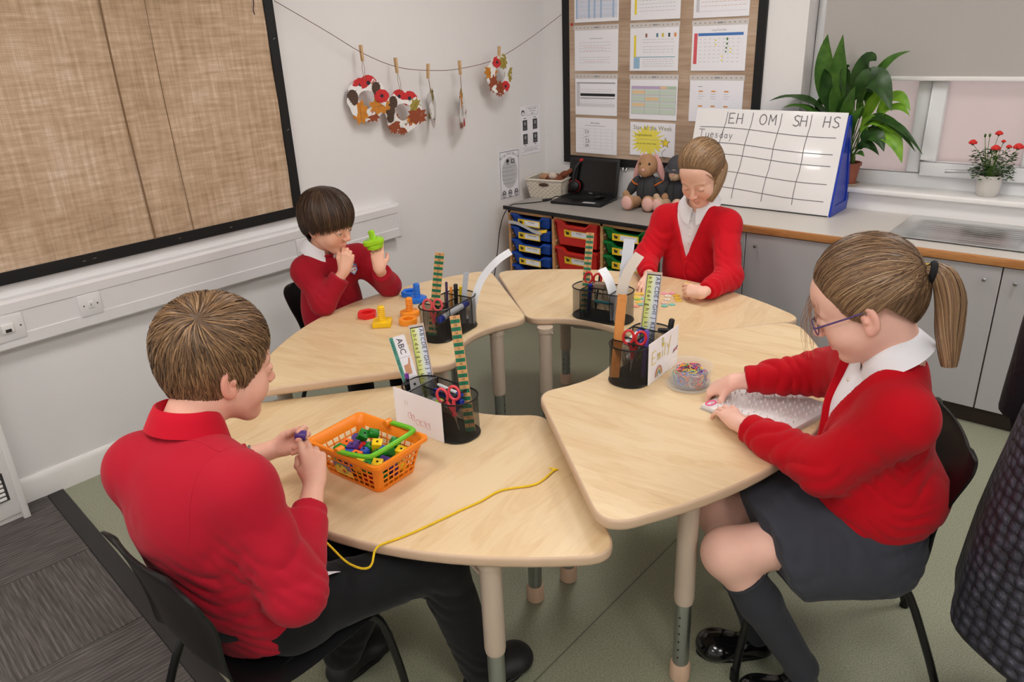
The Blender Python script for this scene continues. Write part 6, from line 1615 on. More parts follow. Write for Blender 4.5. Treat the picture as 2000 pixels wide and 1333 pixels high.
for k in range(170):
 if k < 115: a = rg.uniform(0, 2 * PI); r_ = rg.uniform(.030, .0515); z = rg.uniform(.015, .042)
 else: a = rg.uniform(0, 2 * PI); r_ = .042 * math.sqrt(rg.random()); z = .042 + rg.uniform(0, .012) + max(0, .014 - r_ * .4)
 c = Vector((tc_[0] + r_ * math.cos(a), tc_[1] + r_ * math.sin(a), Z3 + z))
 n = Vector((math.cos(a), math.sin(a), rg.uniform(-.5, .5))) if k < 115 else Vector((rg.uniform(-.6, .6), rg.uniform(-.6, .6), 1))
 n.normalize(); u_ = n.orthogonal().normalized(); v_ = n.cross(u_); R_ = rg.uniform(.0080, .0105); e = rg.uniform(.75, 1.15)
 lmb.tube([c + u_ * R_ * math.cos(q) + v_ * R_ * e * math.sin(q) for q in np.linspace(0, 2 * PI, 11)[:-1]], .0013, 4, closed=True, mi=rg.randrange(len(cols)))
lo = lmb.build('loom_bands', lmm, None, weld=False); tag(lo, 'heap of tiny coloured loom bands inside the clear tub', 'loom bands', kind='stuff')
pgd = thing('peg_board', 'white plastic peg board with a pink band at its corner', 'peg board', (-.70, 1.88, Z3))
pu, pv = Vector((.054, .244, 0)).normalized(), Vector((.247, -.040, 0)).normalized()
A = Vector((-.856, 1.775, Z3)); SZ = .250
def pq(u, v, z): return A + pv * u + pu * v + Vector((0, 0, z))
MB().prism3([pq(0, 0, 0), pq(SZ, 0, 0), pq(SZ, SZ, 0), pq(0, SZ, 0)], (0, 0, .013)).build('board_plate', mat('peg_white', (232, 230, 230), .3), pgd, bevel=.002)
fl = MB()
for a, b in (((0, 0), (SZ, 0)), ((SZ, 0), (SZ, SZ)), ((SZ, SZ), (0, SZ)), ((0, SZ), (0, 0))):
 p, q = pq(*a, .0), pq(*b, .0); d = (q - p).normalized(); n = Vector((d.y, -d.x, 0)); fl.prism3([p, q, q + n * .006, p + n * .006], (0, 0, .004))
fl.build('clear_flange', m_clear, pgd, smooth=False)
pgm = MB()
for i in range(11):
 for j in range(11):
  c = pq(.020 + i * .021, .020 + j * .021, .013); pgm.tube([c, c + Vector((0, 0, .006)), c + Vector((0, 0, .0085))], [.0022, .0020, .0014], 7)
pgm.build('pegs', mat('peg_white', (232, 230, 230)), pgd)['kind'] = 'stuff'
tag(MB().tube([pq(.016 + .010 * math.cos(q), .022 + .018 * math.sin(q), .0165) for q in np.linspace(0, 2 * PI, 15)[:-1]], .0016, 6, closed=True).build('pink_loom_band', mat('hot_pink', (240, 40, 130), .4)), 'bright pink loom band stretched over the peg board corner', 'loom band')
# FLOWER COUNTERS
Z2 = .5805
FC = dict(yellow=(246, 206, 70), coral=(244, 160, 140), lime=(176, 222, 90), teal=(120, 208, 198), pink=(248, 160, 190), white=(244, 236, 226), blush=(250, 216, 210))
def flower_mesh(c):
 mb = MB(); P = [(.0135 * (1 + .16 * math.cos(6 * a)) * math.cos(a), .0135 * (1 + .16 * math.cos(6 * a)) * math.sin(a)) for a in np.linspace(0, 2 * PI, 37)[:-1]]
 mb.prism(P, 0, .0022)
 return mb.mesh('flower_disc', mat('counter_' + c, FC[c], .35), bevel=.0006, segs=1)
FMM = {c: flower_mesh(c) for c in FC}
HMf = MB().cyl((0, 0, 0), (0, 0, .0026), .0022, n=10).mesh('button_hole', mat('counter_hole', (200, 150, 110), .7), smooth=False)
FPOS = [(-1.619, 2.678, 'yellow', 'beside the right hand knuckles'), (-1.558, 2.591, 'yellow', 'left of the alphabet strip, largest overlap'), (-1.54, 2.542, 'coral', 'nearest the camera'), (-1.582, 2.622, 'lime', 'lone lime one left of the alphabet strip'), (-1.533, 2.572, 'teal', 'left of the alphabet strip'), (-1.562, 2.643, 'teal', 'half hidden by the alphabet strip'),
  (-1.527, 2.747, 'pink', 'by the right thumb'), (-1.496, 2.727, 'white', 'further of the two white ones'), (-1.476, 2.685, 'white', 'nearer of the two white ones'), (-1.447, 2.612, 'teal', 'left one of the teal pair'), (-1.430, 2.643, 'teal', 'right one of the teal pair'), (-1.451, 2.726, 'yellow', 'in front of the left hand'), (-1.471, 2.752, 'yellow', 'behind the white ones'), (-1.466, 2.644, 'blush', 'between white and teal ones'), (-1.601, 2.690, 'yellow', 'under the right fingertips'), (-1.60, 2.640, 'yellow', 'between lime and yellow ones'), (-1.43, 2.70, 'yellow', 'under the left hand fingertips'), (-1.50, 2.765, 'pink', 'furthest from the camera')]
for k, (x, y, c, wh) in enumerate(FPOS):
 o = thing('flower_counter', '%s flower-shaped counter on the far table, %s' % (c if c != 'blush' else 'pale pink', wh), 'counter', (x, y, Z2 + .0004 * (k % 5)), k * .7, 'pastel flower counters')
 link('flower_disc', FMM[c], o, False)
 for dx in (-.004, .004):
  h_ = link('button_hole', HMf, o, False); h_.location = (dx, 0, 0)
# PEOPLE: distance-field bodies
V3 = lambda *a: np.array(a, dtype=np.float64)
def nrm(v): v = np.asarray(v, float); return v / max(np.linalg.norm(v), 1e-9)
class Field:
 """smooth union of tapered limbs and ellipsoids sampled on a grid"""
 def __init__(s, lo, hi, h):
  s.lo = np.array(lo, float); s.h = h
  s.n = np.maximum(np.ceil((np.array(hi, float) - s.lo) / h).astype(int) + 1, 4)
  s.D = np.full(s.n, 1.0, np.float32)
 def sub(s, lo, hi):
  a = np.clip(np.floor((np.array(lo) - s.lo) / s.h).astype(int), 0, s.n - 1); b = np.clip(np.ceil((np.array(hi) - s.lo) / s.h).astype(int) + 1, 1, s.n)
  if (b <= a).any(): return None
  sl = tuple(slice(i, j) for i, j in zip(a, b))
  ax = [(s.lo[k] + s.h * np.arange(a[k], b[k])).astype(np.float32) for k in range(3)]
  return sl, ax[0][:, None, None], ax[1][None, :, None], ax[2][None, None, :]
 def apply(s, lo, hi, fn, k, op):
  m = abs(k) + 3 * s.h + .004
  q = s.sub(np.array(lo) - m, np.array(hi) + m)
  if q is None: return s
  sl, X, Y, Z = q; d = fn(X, Y, Z).astype(np.float32); D = s.D[sl]
  if op == 'add':
   if k > 0: hh = np.maximum(k - np.abs(D - d), 0) / k; r = np.minimum(D, d) - hh * hh * k * .25
   else: r = np.minimum(D, d)
  else:
   d = -d
   if k > 0: hh = np.maximum(k - np.abs(D - d), 0) / k; r = np.maximum(D, d) + hh * hh * k * .25
   else: r = np.maximum(D, d)
  s.D[sl] = r
  return s
 def cap(s, a, b, ra, rb=None, k=.02, op='add', flat=None, ratio=1.0, cut=None, wr=None):
  """tapered limb; flat/ratio squash it along a direction; cut=(point, normal) slices it; wr = fold list"""
  a = V3(*a); b = V3(*b); rb = ra if rb is None else rb; ab = b - a; L2 = max(float(ab @ ab), 1e-12); R = max(ra, rb)
  if flat is not None: n = nrm(flat)
  def fn(X, Y, Z):
   px, py, pz = X - a[0], Y - a[1], Z - a[2]
   t = np.clip((px * ab[0] + py * ab[1] + pz * ab[2]) / L2, 0, 1)
   qx, qy, qz = px - t * ab[0], py - t * ab[1], pz - t * ab[2]
   d2 = qx * qx + qy * qy + qz * qz
   if flat is not None:
    qn = qx * n[0] + qy * n[1] + qz * n[2]; d2 = d2 + qn * qn * (1 / ratio ** 2 - 1)
   d = np.sqrt(d2) - (ra + (rb - ra) * t)
   if flat is not None: d = d * (ratio * .5 + .5)
   if cut is not None:
    cp, cn = cut; d = np.maximum(d, (X - cp[0]) * cn[0] + (Y - cp[1]) * cn[1] + (Z - cp[2]) * cn[2])
   return d
  return s.apply(np.minimum(a, b) - R, np.maximum(a, b) + R, fn, k, op)
 def ell(s, c, r, M=None, k=.02, op='add', cut=None):
  c = V3(*c); r = V3(*r); M = np.eye(3) if M is None else M; R = float(r.max())
  def fn(X, Y, Z):
   px, py, pz = X - c[0], Y - c[1], Z - c[2]
   q = [(px * M[0, i] + py * M[1, i] + pz * M[2, i]) for i in range(3)]
   k0 = np.sqrt((q[0] / r[0]) ** 2 + (q[1] / r[1]) ** 2 + (q[2] / r[2]) ** 2); k1 = np.sqrt((q[0] / r[0] ** 2) ** 2 + (q[1] / r[1] ** 2) ** 2 + (q[2] / r[2] ** 2) ** 2)
   d = k0 * (k0 - 1) / np.maximum(k1, 1e-6)
   if cut is not None:
    cp, cn = cut; d = np.maximum(d, (X - cp[0]) * cn[0] + (Y - cp[1]) * cn[1] + (Z - cp[2]) * cn[2])
   return d
  return s.apply(c - R, c + R, fn, k, op)
 def raw(s, lo, hi, fn, k=0.0, op='add'):
  return s.apply(lo, hi, fn, k, op)
 def folds(s, items):
  """cloth folds: (centre, axis, reach, amplitude, wavelength, phase)"""
  for (c, ax, reach, amp, wl, ph) in items:
   c = V3(*c); ax = nrm(ax); q = s.sub(c - reach * 1.9, c + reach * 1.9)
   if q is None: continue
   sl, X, Y, Z = q; px, py, pz = X - c[0], Y - c[1], Z - c[2]
   w = np.exp(-(px * px + py * py + pz * pz) / (reach * reach) * 1.3)
   u = px * ax[0] + py * ax[1] + pz * ax[2]
   wp = .55 * wl * (np.sin(px * 33 + py * 14 + ph) + .8 * np.sin(py * 29 + pz * 21 + 2 * ph))
   f = np.abs(np.sin((u + wp) * (np.pi / wl) + ph)) ** .55; s.D[sl] -= (amp * 2.6 * w * (f - .62)).astype(np.float32)
  return s
 def mesh(s):
  D = s.D; h = s.h
  ins = D < 0
  c = np.zeros(np.array(D.shape) - 1, np.int8)
  for i in (0, 1):
   for j in (0, 1):
    for k in (0, 1): c += ins[i:D.shape[0] - 1 + i, j:D.shape[1] - 1 + j, k:D.shape[2] - 1 + k]
  act = np.argwhere((c > 0) & (c < 8)); n = len(act)
  idm = np.full(c.shape, -1, np.int32); idm[act[:, 0], act[:, 1], act[:, 2]] = np.arange(n)
  pos = np.zeros((n, 3)); cnt = np.zeros(n)
  corner = np.array([[i, j, k] for i in (0, 1) for j in (0, 1) for k in (0, 1)])
  vals = {tuple(q): D[act[:, 0] + q[0], act[:, 1] + q[1], act[:, 2] + q[2]] for q in corner}
  for q in corner:
   for a in range(3):
    if q[a] == 0:
     q2 = q.copy(); q2[a] = 1
     d0, d1 = vals[tuple(q)], vals[tuple(q2)]; m = (d0 < 0) != (d1 < 0)
     t = np.where(m, d0 / np.where(m, d0 - d1, 1), 0); p = np.repeat(q[None].astype(float), n, 0); p[:, a] += t
     pos += p * m[:, None]; cnt += m
  V = s.lo + h * (act + pos / cnt[:, None])
  Q = []
  for a in range(3):
   b, cc = (a + 1) % 3, (a + 2) % 3
   s0 = [slice(None)] * 3; s1 = [slice(None)] * 3; s0[a] = slice(0, -1); s1[a] = slice(1, None)
   e = ins[tuple(s0)] != ins[tuple(s1)]
   ei = np.argwhere(e); ei = ei[(ei[:, b] > 0) & (ei[:, cc] > 0) & (ei[:, b] < D.shape[b] - 1) & (ei[:, cc] < D.shape[cc] - 1)]
   if not len(ei): continue
   fl = ins[ei[:, 0], ei[:, 1], ei[:, 2]]
   def cell(db, dc):
    x = ei.copy(); x[:, b] += db; x[:, cc] += dc; return idm[x[:, 0], x[:, 1], x[:, 2]]
   q = np.stack([cell(-1, -1), cell(0, -1), cell(0, 0), cell(-1, 0)], 1)
   q[~fl] = q[~fl][:, ::-1]; Q.append(q)
  Q = np.vstack(Q); Q = Q[(Q >= 0).all(1)]
  for _ in range(2):
   acc = np.zeros_like(V); k = np.zeros(len(V))
   for i in range(4):
    np.add.at(acc, Q[:, i], V[Q[:, (i + 1) % 4]]); np.add.at(k, Q[:, i], 1)
    np.add.at(acc, Q[:, i], V[Q[:, i - 1]]); np.add.at(k, Q[:, i], 1)
   V = V * .5 + .5 * acc / np.maximum(k, 1)[:, None]
  return V, Q
def join(*parts):
 Vs, Qs, o = [], [], 0
 for V, Q in parts: Vs.append(V); Qs.append(np.asarray(Q) + o); o += len(V)
 return np.vstack(Vs), np.vstack(Qs)
def np_obj(name, V, Q, m, parent, col=None, smooth=True):
 me = bpy.data.meshes.new(name); Q = np.asarray(Q, np.int32)
 me.vertices.add(len(V)); me.vertices.foreach_set('co', np.ascontiguousarray(V, np.float32).ravel())
 nl = Q.shape[1]
 me.loops.add(Q.size); me.loops.foreach_set('vertex_index', Q.ravel())
 me.polygons.add(len(Q)); me.polygons.foreach_set('loop_start', np.arange(0, Q.size, nl, dtype=np.int32))
 me.update(calc_edges=True)
 if col is not None:
  at = me.attributes.new('col', 'FLOAT_COLOR', 'POINT'); c4 = np.ones((len(V), 4), np.float32); c4[:, :3] = col; at.data.foreach_set('color', c4.ravel())
 me.materials.append(m)
 if smooth: me.shade_smooth()
 return link(name, me, parent)
LIN = lambda c: np.array(lin(c)[:3])
class Head:
 def __init__(s, c, F, U, sc=1.0, look_open=.6, gaze=(0, 1, -.3)):
  s.c = V3(*c); s.F = nrm(F); U = V3(*U); s.U = nrm(U - s.F * (U @ s.F)); s.R = np.cross(s.F, s.U); s.s = sc
  s.M = np.stack([s.R, s.F, s.U], 1); s.open = look_open; s.gaze = nrm(gaze)
 def w(s, x, y, z): return s.c + s.M @ (V3(x, y, z) * s.s)
 def loc(s, V): return (np.asarray(V) - s.c) @ s.M / s.s
 def prims(s, f, neck, rn=.046, ears=True):
  S = s.s; w = s.w; M = s.M
  def E(c, r, k, op='add', rot=None): f.ell(w(*c), V3(*r) * S, M if rot is None else M @ rot, k * S, op)
  def C(a, b, ra, rb, k, op='add'): f.cap(w(*a), w(*b), ra * S, rb * S, k * S, op)
  E((0, -.018, .040), (.072, .090, .078), 0)
  E((0, .028, -.020), (.058, .060, .080), .03)
  E((0, .042, .040), (.054, .042, .046), .03)
  for q in (-1, 1):
   C((q * .046, .000, -.052), (q * .018, .058, -.090), .019, .018, .028)
   E((q * .035, .052, -.040), (.026, .026, .026), .03)
   C((q * .010, .085, .013), (q * .040, .072, .015), .006, .006, .014)
  E((0, .070, -.092), (.016, .015, .015), .022)
  for q in (-1, 1): E((q * .0315, .1005, -.006), (.0145, .013, .0085), .012, 'sub')
  C((0, .0865, .010), (0, .1035, -.027), .0072, .0090, .012)
  E((0, .1055, -.031), (.0095, .009, .0085), .008)
  for q in (-1, 1): E((q * .0105, .0975, -.0345), (.0065, .008, .006), .006)
  for q in (-1, 1): E((q * .0055, .103, -.0405), (.0035, .004, .003), .002, 'sub')
  for q in (-1, 1):
   C((0, .0905, -.0610), (q * .019, .0815, -.0655), .0048, .0025, .006)
   C((0, .0885, -.0735), (q * .016, .0815, -.0690), .0058, .0028, .006)
  C((-.019, .0875, -.0668), (.019, .0875, -.0668), .0016, .0016, .003, 'sub')
  E((0, .087, -.083), (.014, .006, .004), .008, 'sub')
  for q in (-1, 1):
   e = w(q * .031, .0785, -.004); r = .0138 * S; o = w(q * .031, .0925, -.0075); u = M
   op = s.open
   def lid(X, Y, Z, e=e, r=r, o=o, u=u, op=op):
    px, py, pz = X - e[0], Y - e[1], Z - e[2]; d = np.sqrt(px * px + py * py + pz * pz) - r
    ox, oy, oz = X - o[0], Y - o[1], Z - o[2]
    a = [(ox * u[0, i] + oy * u[1, i] + oz * u[2, i]) for i in range(3)]
    rr = (.0118 * S, .014 * S, max(.0062 * op, .0008) * S); k0 = np.sqrt(sum((a[i] / rr[i]) ** 2 for i in range(3)))
    return np.maximum(d, -(k0 - 1) * rr[2])
   f.raw(e - r, e + r, lid, .003 * S)
  if ears:
   for q in (-1, 1):
    a = q * .42; rot = np.array([[math.cos(a), -math.sin(a), 0], [math.sin(a), math.cos(a), 0], [0, 0, 1]])
    E((q * .0755, -.014, -.012), (.0085, .0185, .031), .008, rot=rot)
    E((q * .0745, -.006, -.036), (.007, .010, .011), .008)
    E((q * .0835, -.010, -.008), (.0060, .0105, .019), .004, 'sub', rot=rot)
    E((q * .0800, -.006, -.014), (.0040, .0050, .007), .004)
  f.cap(w(0, -.022, -.045), neck, rn * S, rn * S * 1.04, k=.03)
 def colours(s, V, base, lip, blush, brow, brow_w=1.0):
  p = s.loc(V); C = np.repeat(LIN(base)[None], len(V), 0)
  def mixin(m, c): nonlocal C; m = np.clip(m, 0, 1)[:, None]; C = C * (1 - m) + m * LIN(c)[None]
  ax = np.abs(p[:, 0])
  for cx in (.036,): mixin(.32 * np.exp(-(((ax - cx) / .022) ** 2 + ((p[:, 2] + .038) / .02) ** 2)) * (p[:, 1] > .03), blush)
  mixin(.5 * np.exp(-(((p[:, 0]) / .014) ** 2 + ((p[:, 2] + .032) / .013) ** 2)) * (p[:, 1] > .09), blush)
  mixin(.45 * ((ax > .072) & (p[:, 1] < .02) & (np.abs(p[:, 2] + .012) < .045)), blush)
  zl = -.0610 - (ax / .019) ** 2 * .005; zl2 = -.0785 + (ax / .017) ** 2 * .008
  mixin(.6 * ((p[:, 2] < zl + .0030) & (p[:, 2] > zl2 + .001) & (ax < .0205) & (p[:, 1] > .074)), lip)
  zb = .0165 + .004 * np.sin(np.clip((ax - .012) / .034, 0, 1) * np.pi) - .0015 * (ax / .04)
  mixin(brow_w * .8 * np.exp(-((p[:, 2] - zb) / .0035) ** 2) * ((ax > .012) & (ax < .047)) * (p[:, 1] > .05), brow)
  ze = -.0040 - .0062 * s.open * .6
  mixin(.75 * np.exp(-((p[:, 2] - (-.0075 + .0058 * s.open)) / .0016) ** 2) * ((np.abs(ax - .031) < .0125)) * (p[:, 1] > .082), (64, 44, 36))
  return C
 def eyes(s, parent, iris):
  for q in (-1, 1):
   mb = MB(); S = s.s; e = s.w(q * .031, .0785, -.004); g = s.M @ s.gaze
   nu, nv = 20, 14; Rm = Vector(g).to_track_quat('Z', 'Y').to_matrix()
   mb.ball(e, .0126 * S, nu, nv, M=Rm); me = mb.mesh('eyeball', mat_attr('eyeball', .08, spec=.6))
   co = np.array([v.co[:] for v in me.vertices]); d = (co - e) / (.0126 * S); cs = d @ g
   col = np.where((cs > .965)[:, None], LIN((14, 10, 8))[None], np.where((cs > .86)[:, None], LIN(iris)[None], LIN((226, 220, 214))[None]))
   at = me.attributes.new('col', 'FLOAT_COLOR', 'POINT'); c4 = np.ones((len(co), 4), np.float32); c4[:, :3] = col; at.data.foreach_set('color', c4.ravel())
   link('eye', me, parent)
def hand(f, W, X, N, right, curls, thumb, sc=.9, splay=(.10, .02, -.05, -.13), forearm=None, rw=.020, thumb_base=None):
 """W wrist, X finger direction, N back-of-hand normal; curls: 4 x (mcp, pip, dip) ; thumb: two local directions"""
 W = V3(*W); X = nrm(X); N = V3(*N); N = nrm(N - X * (N @ X)); T = np.cross(N, X) if right else np.cross(X, N)
 M = np.stack([X, T, N], 1)
 w = lambda p: W + M @ (V3(*p) * sc)
 if forearm is not None: f.cap(forearm, W, rw * 1.45, rw * .98, k=.01, flat=N, ratio=.92)
 kx = (.074, .077, .072, .063); ky = (.0245, .0085, -.0075, -.0225)
 f.cap(W, w((.022, .0, 0)), rw, .021 * sc, k=.014, flat=N, ratio=.78)
 for i in range(4): f.cap(w((.012, ky[i] * .45, 0)), w((kx[i], ky[i], 0)), .0145 * sc, .0098 * sc, k=.012)
 tb = V3(*(thumb_base or (.020, .022, -.008)))
 f.cap(w((.010, .012, -.006)), w(tb + V3(.012, .006, -.003)), .015 * sc, .012 * sc, k=.012)
 f.cap(w((.014, -.012, -.007)), w((.050, -.020, -.006)), .012 * sc, .009 * sc, k=.012)
 LN = ((.037, .023, .019), (.041, .026, .020), (.037, .024, .019), (.029, .019, .017))
 tips = []
 for i in range(4):
  p = V3(kx[i], ky[i], .0005); a = 0.0; sp = splay[i]; r = .0088 if i < 3 else .0078
  for j in range(3):
   a += curls[i][j]; d = V3(math.cos(a) * math.cos(sp), math.cos(a) * math.sin(sp) if j >= 0 else 0, -math.sin(a)); q = p + d * LN[i][j]
   f.cap(w(p), w(q), r * sc, (r - .0007) * sc, k=.0035 if j else .005); r -= .0007; p = q
  tips.append(w(p))
 p = tb; r = .0105
 for j, (d, L) in enumerate(zip(thumb, (.036, .028, .022))):
  q = p + nrm(d) * L; f.cap(w(p), w(q), r * sc, (r - .0012) * sc, k=.006); r -= .0012; p = q
 tips.append(w(p))
 return tips
SKIN = dict(base=(226, 170, 146), lip=(196, 104, 98), blush=(222, 128, 108))
def mk_skin(name): return mat_attr(name, rough=.48, sss=.12, noise=(38, .05), bump=(420, .08, .0006), spec=.35)
M_skin = mk_skin('skin')
def skin_cols(V, base, tips=(), blush=(214, 130, 112)):
 C = np.repeat(LIN(base)[None], len(V), 0)
 for t in tips:
  m = np.clip(.5 * np.exp(-(((V - t) ** 2).sum(1)) / .012 ** 2), 0, 1)[:, None]; C = C * (1 - m) + m * LIN(blush)[None]
 return C
def ribbons(P, out, width, col, taper=.35, lift=.25):
 """P: strands x points x 3, out: outward directions; returns verts, quads, colours"""
 ns, n, _ = P.shape
 T = np.gradient(P, axis=1); T /= np.maximum(np.linalg.norm(T, axis=2, keepdims=True), 1e-9)
 S = np.cross(T, out); S /= np.maximum(np.linalg.norm(S, axis=2, keepdims=True), 1e-9); N = np.cross(S, T)
 N *= np.sign((N * out).sum(2, keepdims=True) + 1e-9)
 t = np.linspace(0, 1, n)[None, :, None]; wd = width[:, None, None] * (1 - (1 - taper) * t ** 2) * np.minimum(t * 6 + .35, 1)
 tilt = N * wd * lift * np.sign(np.sin(np.arange(ns) * 12.9))[:, None, None]
 V = np.stack([P - S * wd + tilt, P + S * wd - tilt], 2).reshape(-1, 3)
 base = (np.arange(ns)[:, None] * n + np.arange(n - 1)[None]) * 2
 Q = np.stack([base, base + 1, base + 3, base + 2], 2).reshape(-1, 4)
 C = np.repeat(col[:, None, :], n * 2, 1).reshape(-1, 3)
 return V, Q, C
def hair_cols(rng, n, tones):
 T = np.array([LIN(c) for c in tones]); a = rng.integers(0, len(T), n); b = rng.integers(0, len(T), n); k = rng.random(n)[:, None]
 return (T[a] * k + T[b] * (1 - k)) * (.85 + .3 * rng.random(n))[:, None]
HAIR_C = V3(0, -.018, .040); HAIR_R = V3(.0735, .0915, .0795); HAIR_LOW = .128
def hr(u):
 R = np.broadcast_to(HAIR_R, u.shape).copy(); R[..., 2] = np.where(u[..., 2] < 0, HAIR_LOW, HAIR_R[2]); return R
def z2th(z): zz = np.asarray(z) - HAIR_C[2]; return np.arccos(np.clip(zz / np.where(zz < 0, HAIR_LOW, HAIR_R[2]), -.97, .97))
def zmin_fn(az, table): return np.interp(np.abs(np.degrees(az)), table[0], table[1])
def cap_shell(table, thick, H, n_az=72, n_t=22, col=(90, 70, 55), top_extra=0.0):
 az = np.linspace(-np.pi, np.pi, n_az, endpoint=False); V = []
 for a in az:
  zm = float(zmin_fn(np.array(a), table)); th1 = float(z2th(zm))
  for j in range(n_t):
   t = j / (n_t - 1); th = th1 * t; e = thick * (1 - max(0, (t - .9) / .1) * .9) + top_extra * math.cos(th * .5) ** 2
   if j == n_t - 1: e = -.004
   d = V3(math.sin(th) * math.sin(a), math.sin(th) * math.cos(a), math.cos(th)); V.append(HAIR_C + d * (hr(d) + e))
 V = np.array(V).reshape(n_az, n_t, 3); i = np.arange(n_az); Q = []
 for j in range(n_t - 1): Q.append(np.stack([i * n_t + j, i * n_t + j + 1, ((i + 1) % n_az) * n_t + j + 1, ((i + 1) % n_az) * n_t + j], 1))
 V = V.reshape(-1, 3); W = H.c + (V * H.s) @ H.M.T
 return W, np.vstack(Q), np.repeat(LIN(col)[None], len(W), 0)
def sph(az, th): return np.stack([np.sin(th) * np.sin(az), np.sin(th) * np.cos(az), np.cos(th)], -1)
def slerp(a, b, t):
 d = np.clip((a * b).sum(-1, keepdims=True), -1, 1); om = np.arccos(d); so = np.maximum(np.sin(om), 1e-5)
 return (np.sin((1 - t) * om) * a + np.sin(t * om) * b) / so
def scalp_roots(rng, n, table, extra=0.0):
 out = []
 while len(out) < n:
  u = rng.normal(size=(n * 2, 3)); u /= np.linalg.norm(u, axis=1)[:, None]; p = HAIR_C + u * hr(u); az = np.arctan2(p[:, 0], p[:, 1])
  out.extend(list(u[p[:, 2] > zmin_fn(az, table) + extra]))
 return np.array(out[:n])
def hair_obj(parts, parent, m, name='hair'):
 V, Q, C, o = [], [], [], 0
 for v, q, c in parts: V.append(v); Q.append(q + o); C.append(c); o += len(v)
 return np_obj(name, np.vstack(V), np.vstack(Q), m, parent, np.vstack(C))
def lay(u, off, H):
 """unit directions + offsets -> world points and outward vectors"""
 P = HAIR_C + u * (hr(u) + off[..., None]); return H.c + (P * H.s) @ H.M.T, u @ H.M.T
M_hair = mat_attr('hair', rough=.42, spec=.45)
def mat_knit(name, col, scale=900, amt=.05, bump=.12, rough=.85, sheen=.08):
 m = mat(name, col, rough, spec=.2, noise=(7, amt), bump=(scale, bump, .0012), sheen=sheen); return m
M_red1 = mat_knit('red_jumper', (178, 22, 44)); M_red2 = mat_knit('crimson_sweatshirt', (164, 22, 40)); M_red3 = mat_knit('red_cardigan', (186, 4, 24)); M_red4 = mat_knit('bright_red_cardigan', (200, 14, 32))
M_polo = mat_knit('red_polo_collar', (196, 14, 40), 1200, .03, .1)
M_shirt = mat_knit('white_shirt', (236, 236, 242), 800, .02, .08, .75, .1)
M_trous = mat_knit('black_trousers', (22, 23, 25), 900, .1, .1, .8, .1); M_skirt = mat_knit('charcoal_skirt', (58, 60, 68), 900, .10, .15); M_sock = mat_knit('charcoal_sock', (50, 52, 58), 1000, .12, .3)
M_shoe = mat('black_patent', (14, 14, 16), .16, coat=.4); M_shoe2 = mat('black_leather', (24, 24, 26), .5)
def bounds(pts, m): P = np.array(pts); return P.min(0) - m, P.max(0) + m
def collar(parent, name, C, F, U, rx, ry, h, m, tip=.05, flare=.022, open_=.22, drop=.012, n=44):
 """turned-down shirt collar round the neck: C centre, F front, U up"""
 F = nrm(F); U = nrm(V3(*U) - F * (V3(*U) @ F)); R = np.cross(F, U); rows_o = []
 for i in range(n + 1):
  a = open_ + (2 * PI - 2 * open_) * i / n
  d = F * math.cos(a) + 0 * U; front = max(0, math.cos(a)); fr = front ** 3
  def pt(r, z): return V3(*C) + R * math.sin(a) * (rx + r) + F * math.cos(a) * (ry + r) + U * z
  q = 1 - fr
  zt = h * (.55 + .45 * q) - drop * front * 1.2
  lowz = -h * .35 - tip * fr - drop * front; lr = flare * (1 + .3 * fr)
  rows_o.append([pt(-.003, -h * .5 - drop * front), pt(-.001, zt - .004), pt(.002, zt), pt(.006, zt - .002), pt(lr * .55, (zt + lowz) * .5 + .006), pt(lr, lowz), pt(lr - .003, lowz - .001), pt(lr * .5, (zt + lowz) * .5), pt(.003, zt - .008)])
 mb = MB().grid([[tuple(p) for p in r] for r in rows_o]); return mb.build(name, m, parent, ang=50)
# BOY NEAREST THE CAMERA (short fair-brown hair)
def person(label, loc):
 return thing('person', label, 'person', loc)
def coarse_body(parts, h=.011):
 """hidden trunk and limbs that join head, hands and legs into one figure"""
 pts = [p for (a, b, ra, rb, fl) in parts for p in (a, b)]; lo, hi = bounds(pts, .16); f = Field(lo, hi, h)
 for (a, b, ra, rb, fl) in parts: f.cap(a, b, ra, rb, k=.03, flat=fl, ratio=.72 if fl is not None else 1)
 return f.mesh()
def neck_hole(f, a, b, r): f.cap(a, b, r, r * 1.05, k=.006, op='sub')
b1 = person('boy in red jumper with short fair-brown hair, seen from behind threading beads', (-1.375, .66, 0))
H1 = Head((-1.459, .709, 1.014), (.10, .93, -.26), (0, .2, 1), 1.15, .5, (0, 1, -.5))
nk = V3(-1.435, .598, .898)
J = dict(pel=V3(-1.372, .648, .475), wai=V3(-1.378, .610, .60), che=V3(-1.392, .578, .755), shL=V3(-1.500, .522, .832), shR=V3(-1.268, .606, .825), elR=V3(-1.172, .632, .600), wrR=V3(-1.350, .826, .703), elL=V3(-1.705, .640, .645), wrL=V3(-1.588, .890, .680),
  hpR=V3(-1.290, .680, .462), hpL=V3(-1.455, .680, .462), knR=V3(-1.150, 1.005, .455), knL=V3(-1.345, 1.015, .455), anR=V3(-1.105, 1.080, .085), anL=V3(-1.440, .880, .085))
Ft = nrm((-.30, .95, 0))
ff = Field(*bounds([H1.c + 0, nk], V3(.16, .16, .17)), .0026)
H1.prims(ff, nk, .050)
ff.ell(nk + V3(0, 0, -.04), (.08, .06, .04), k=.03)
hv, hq = ff.mesh()
hcol = H1.colours(hv, (232, 178, 156), (206, 124, 116), (226, 142, 126), (120, 92, 66))
fr = Field(*bounds([J['wrR'], V3(-1.26, .75, .655), V3(-1.49, .92, .745)], .055), .0019)
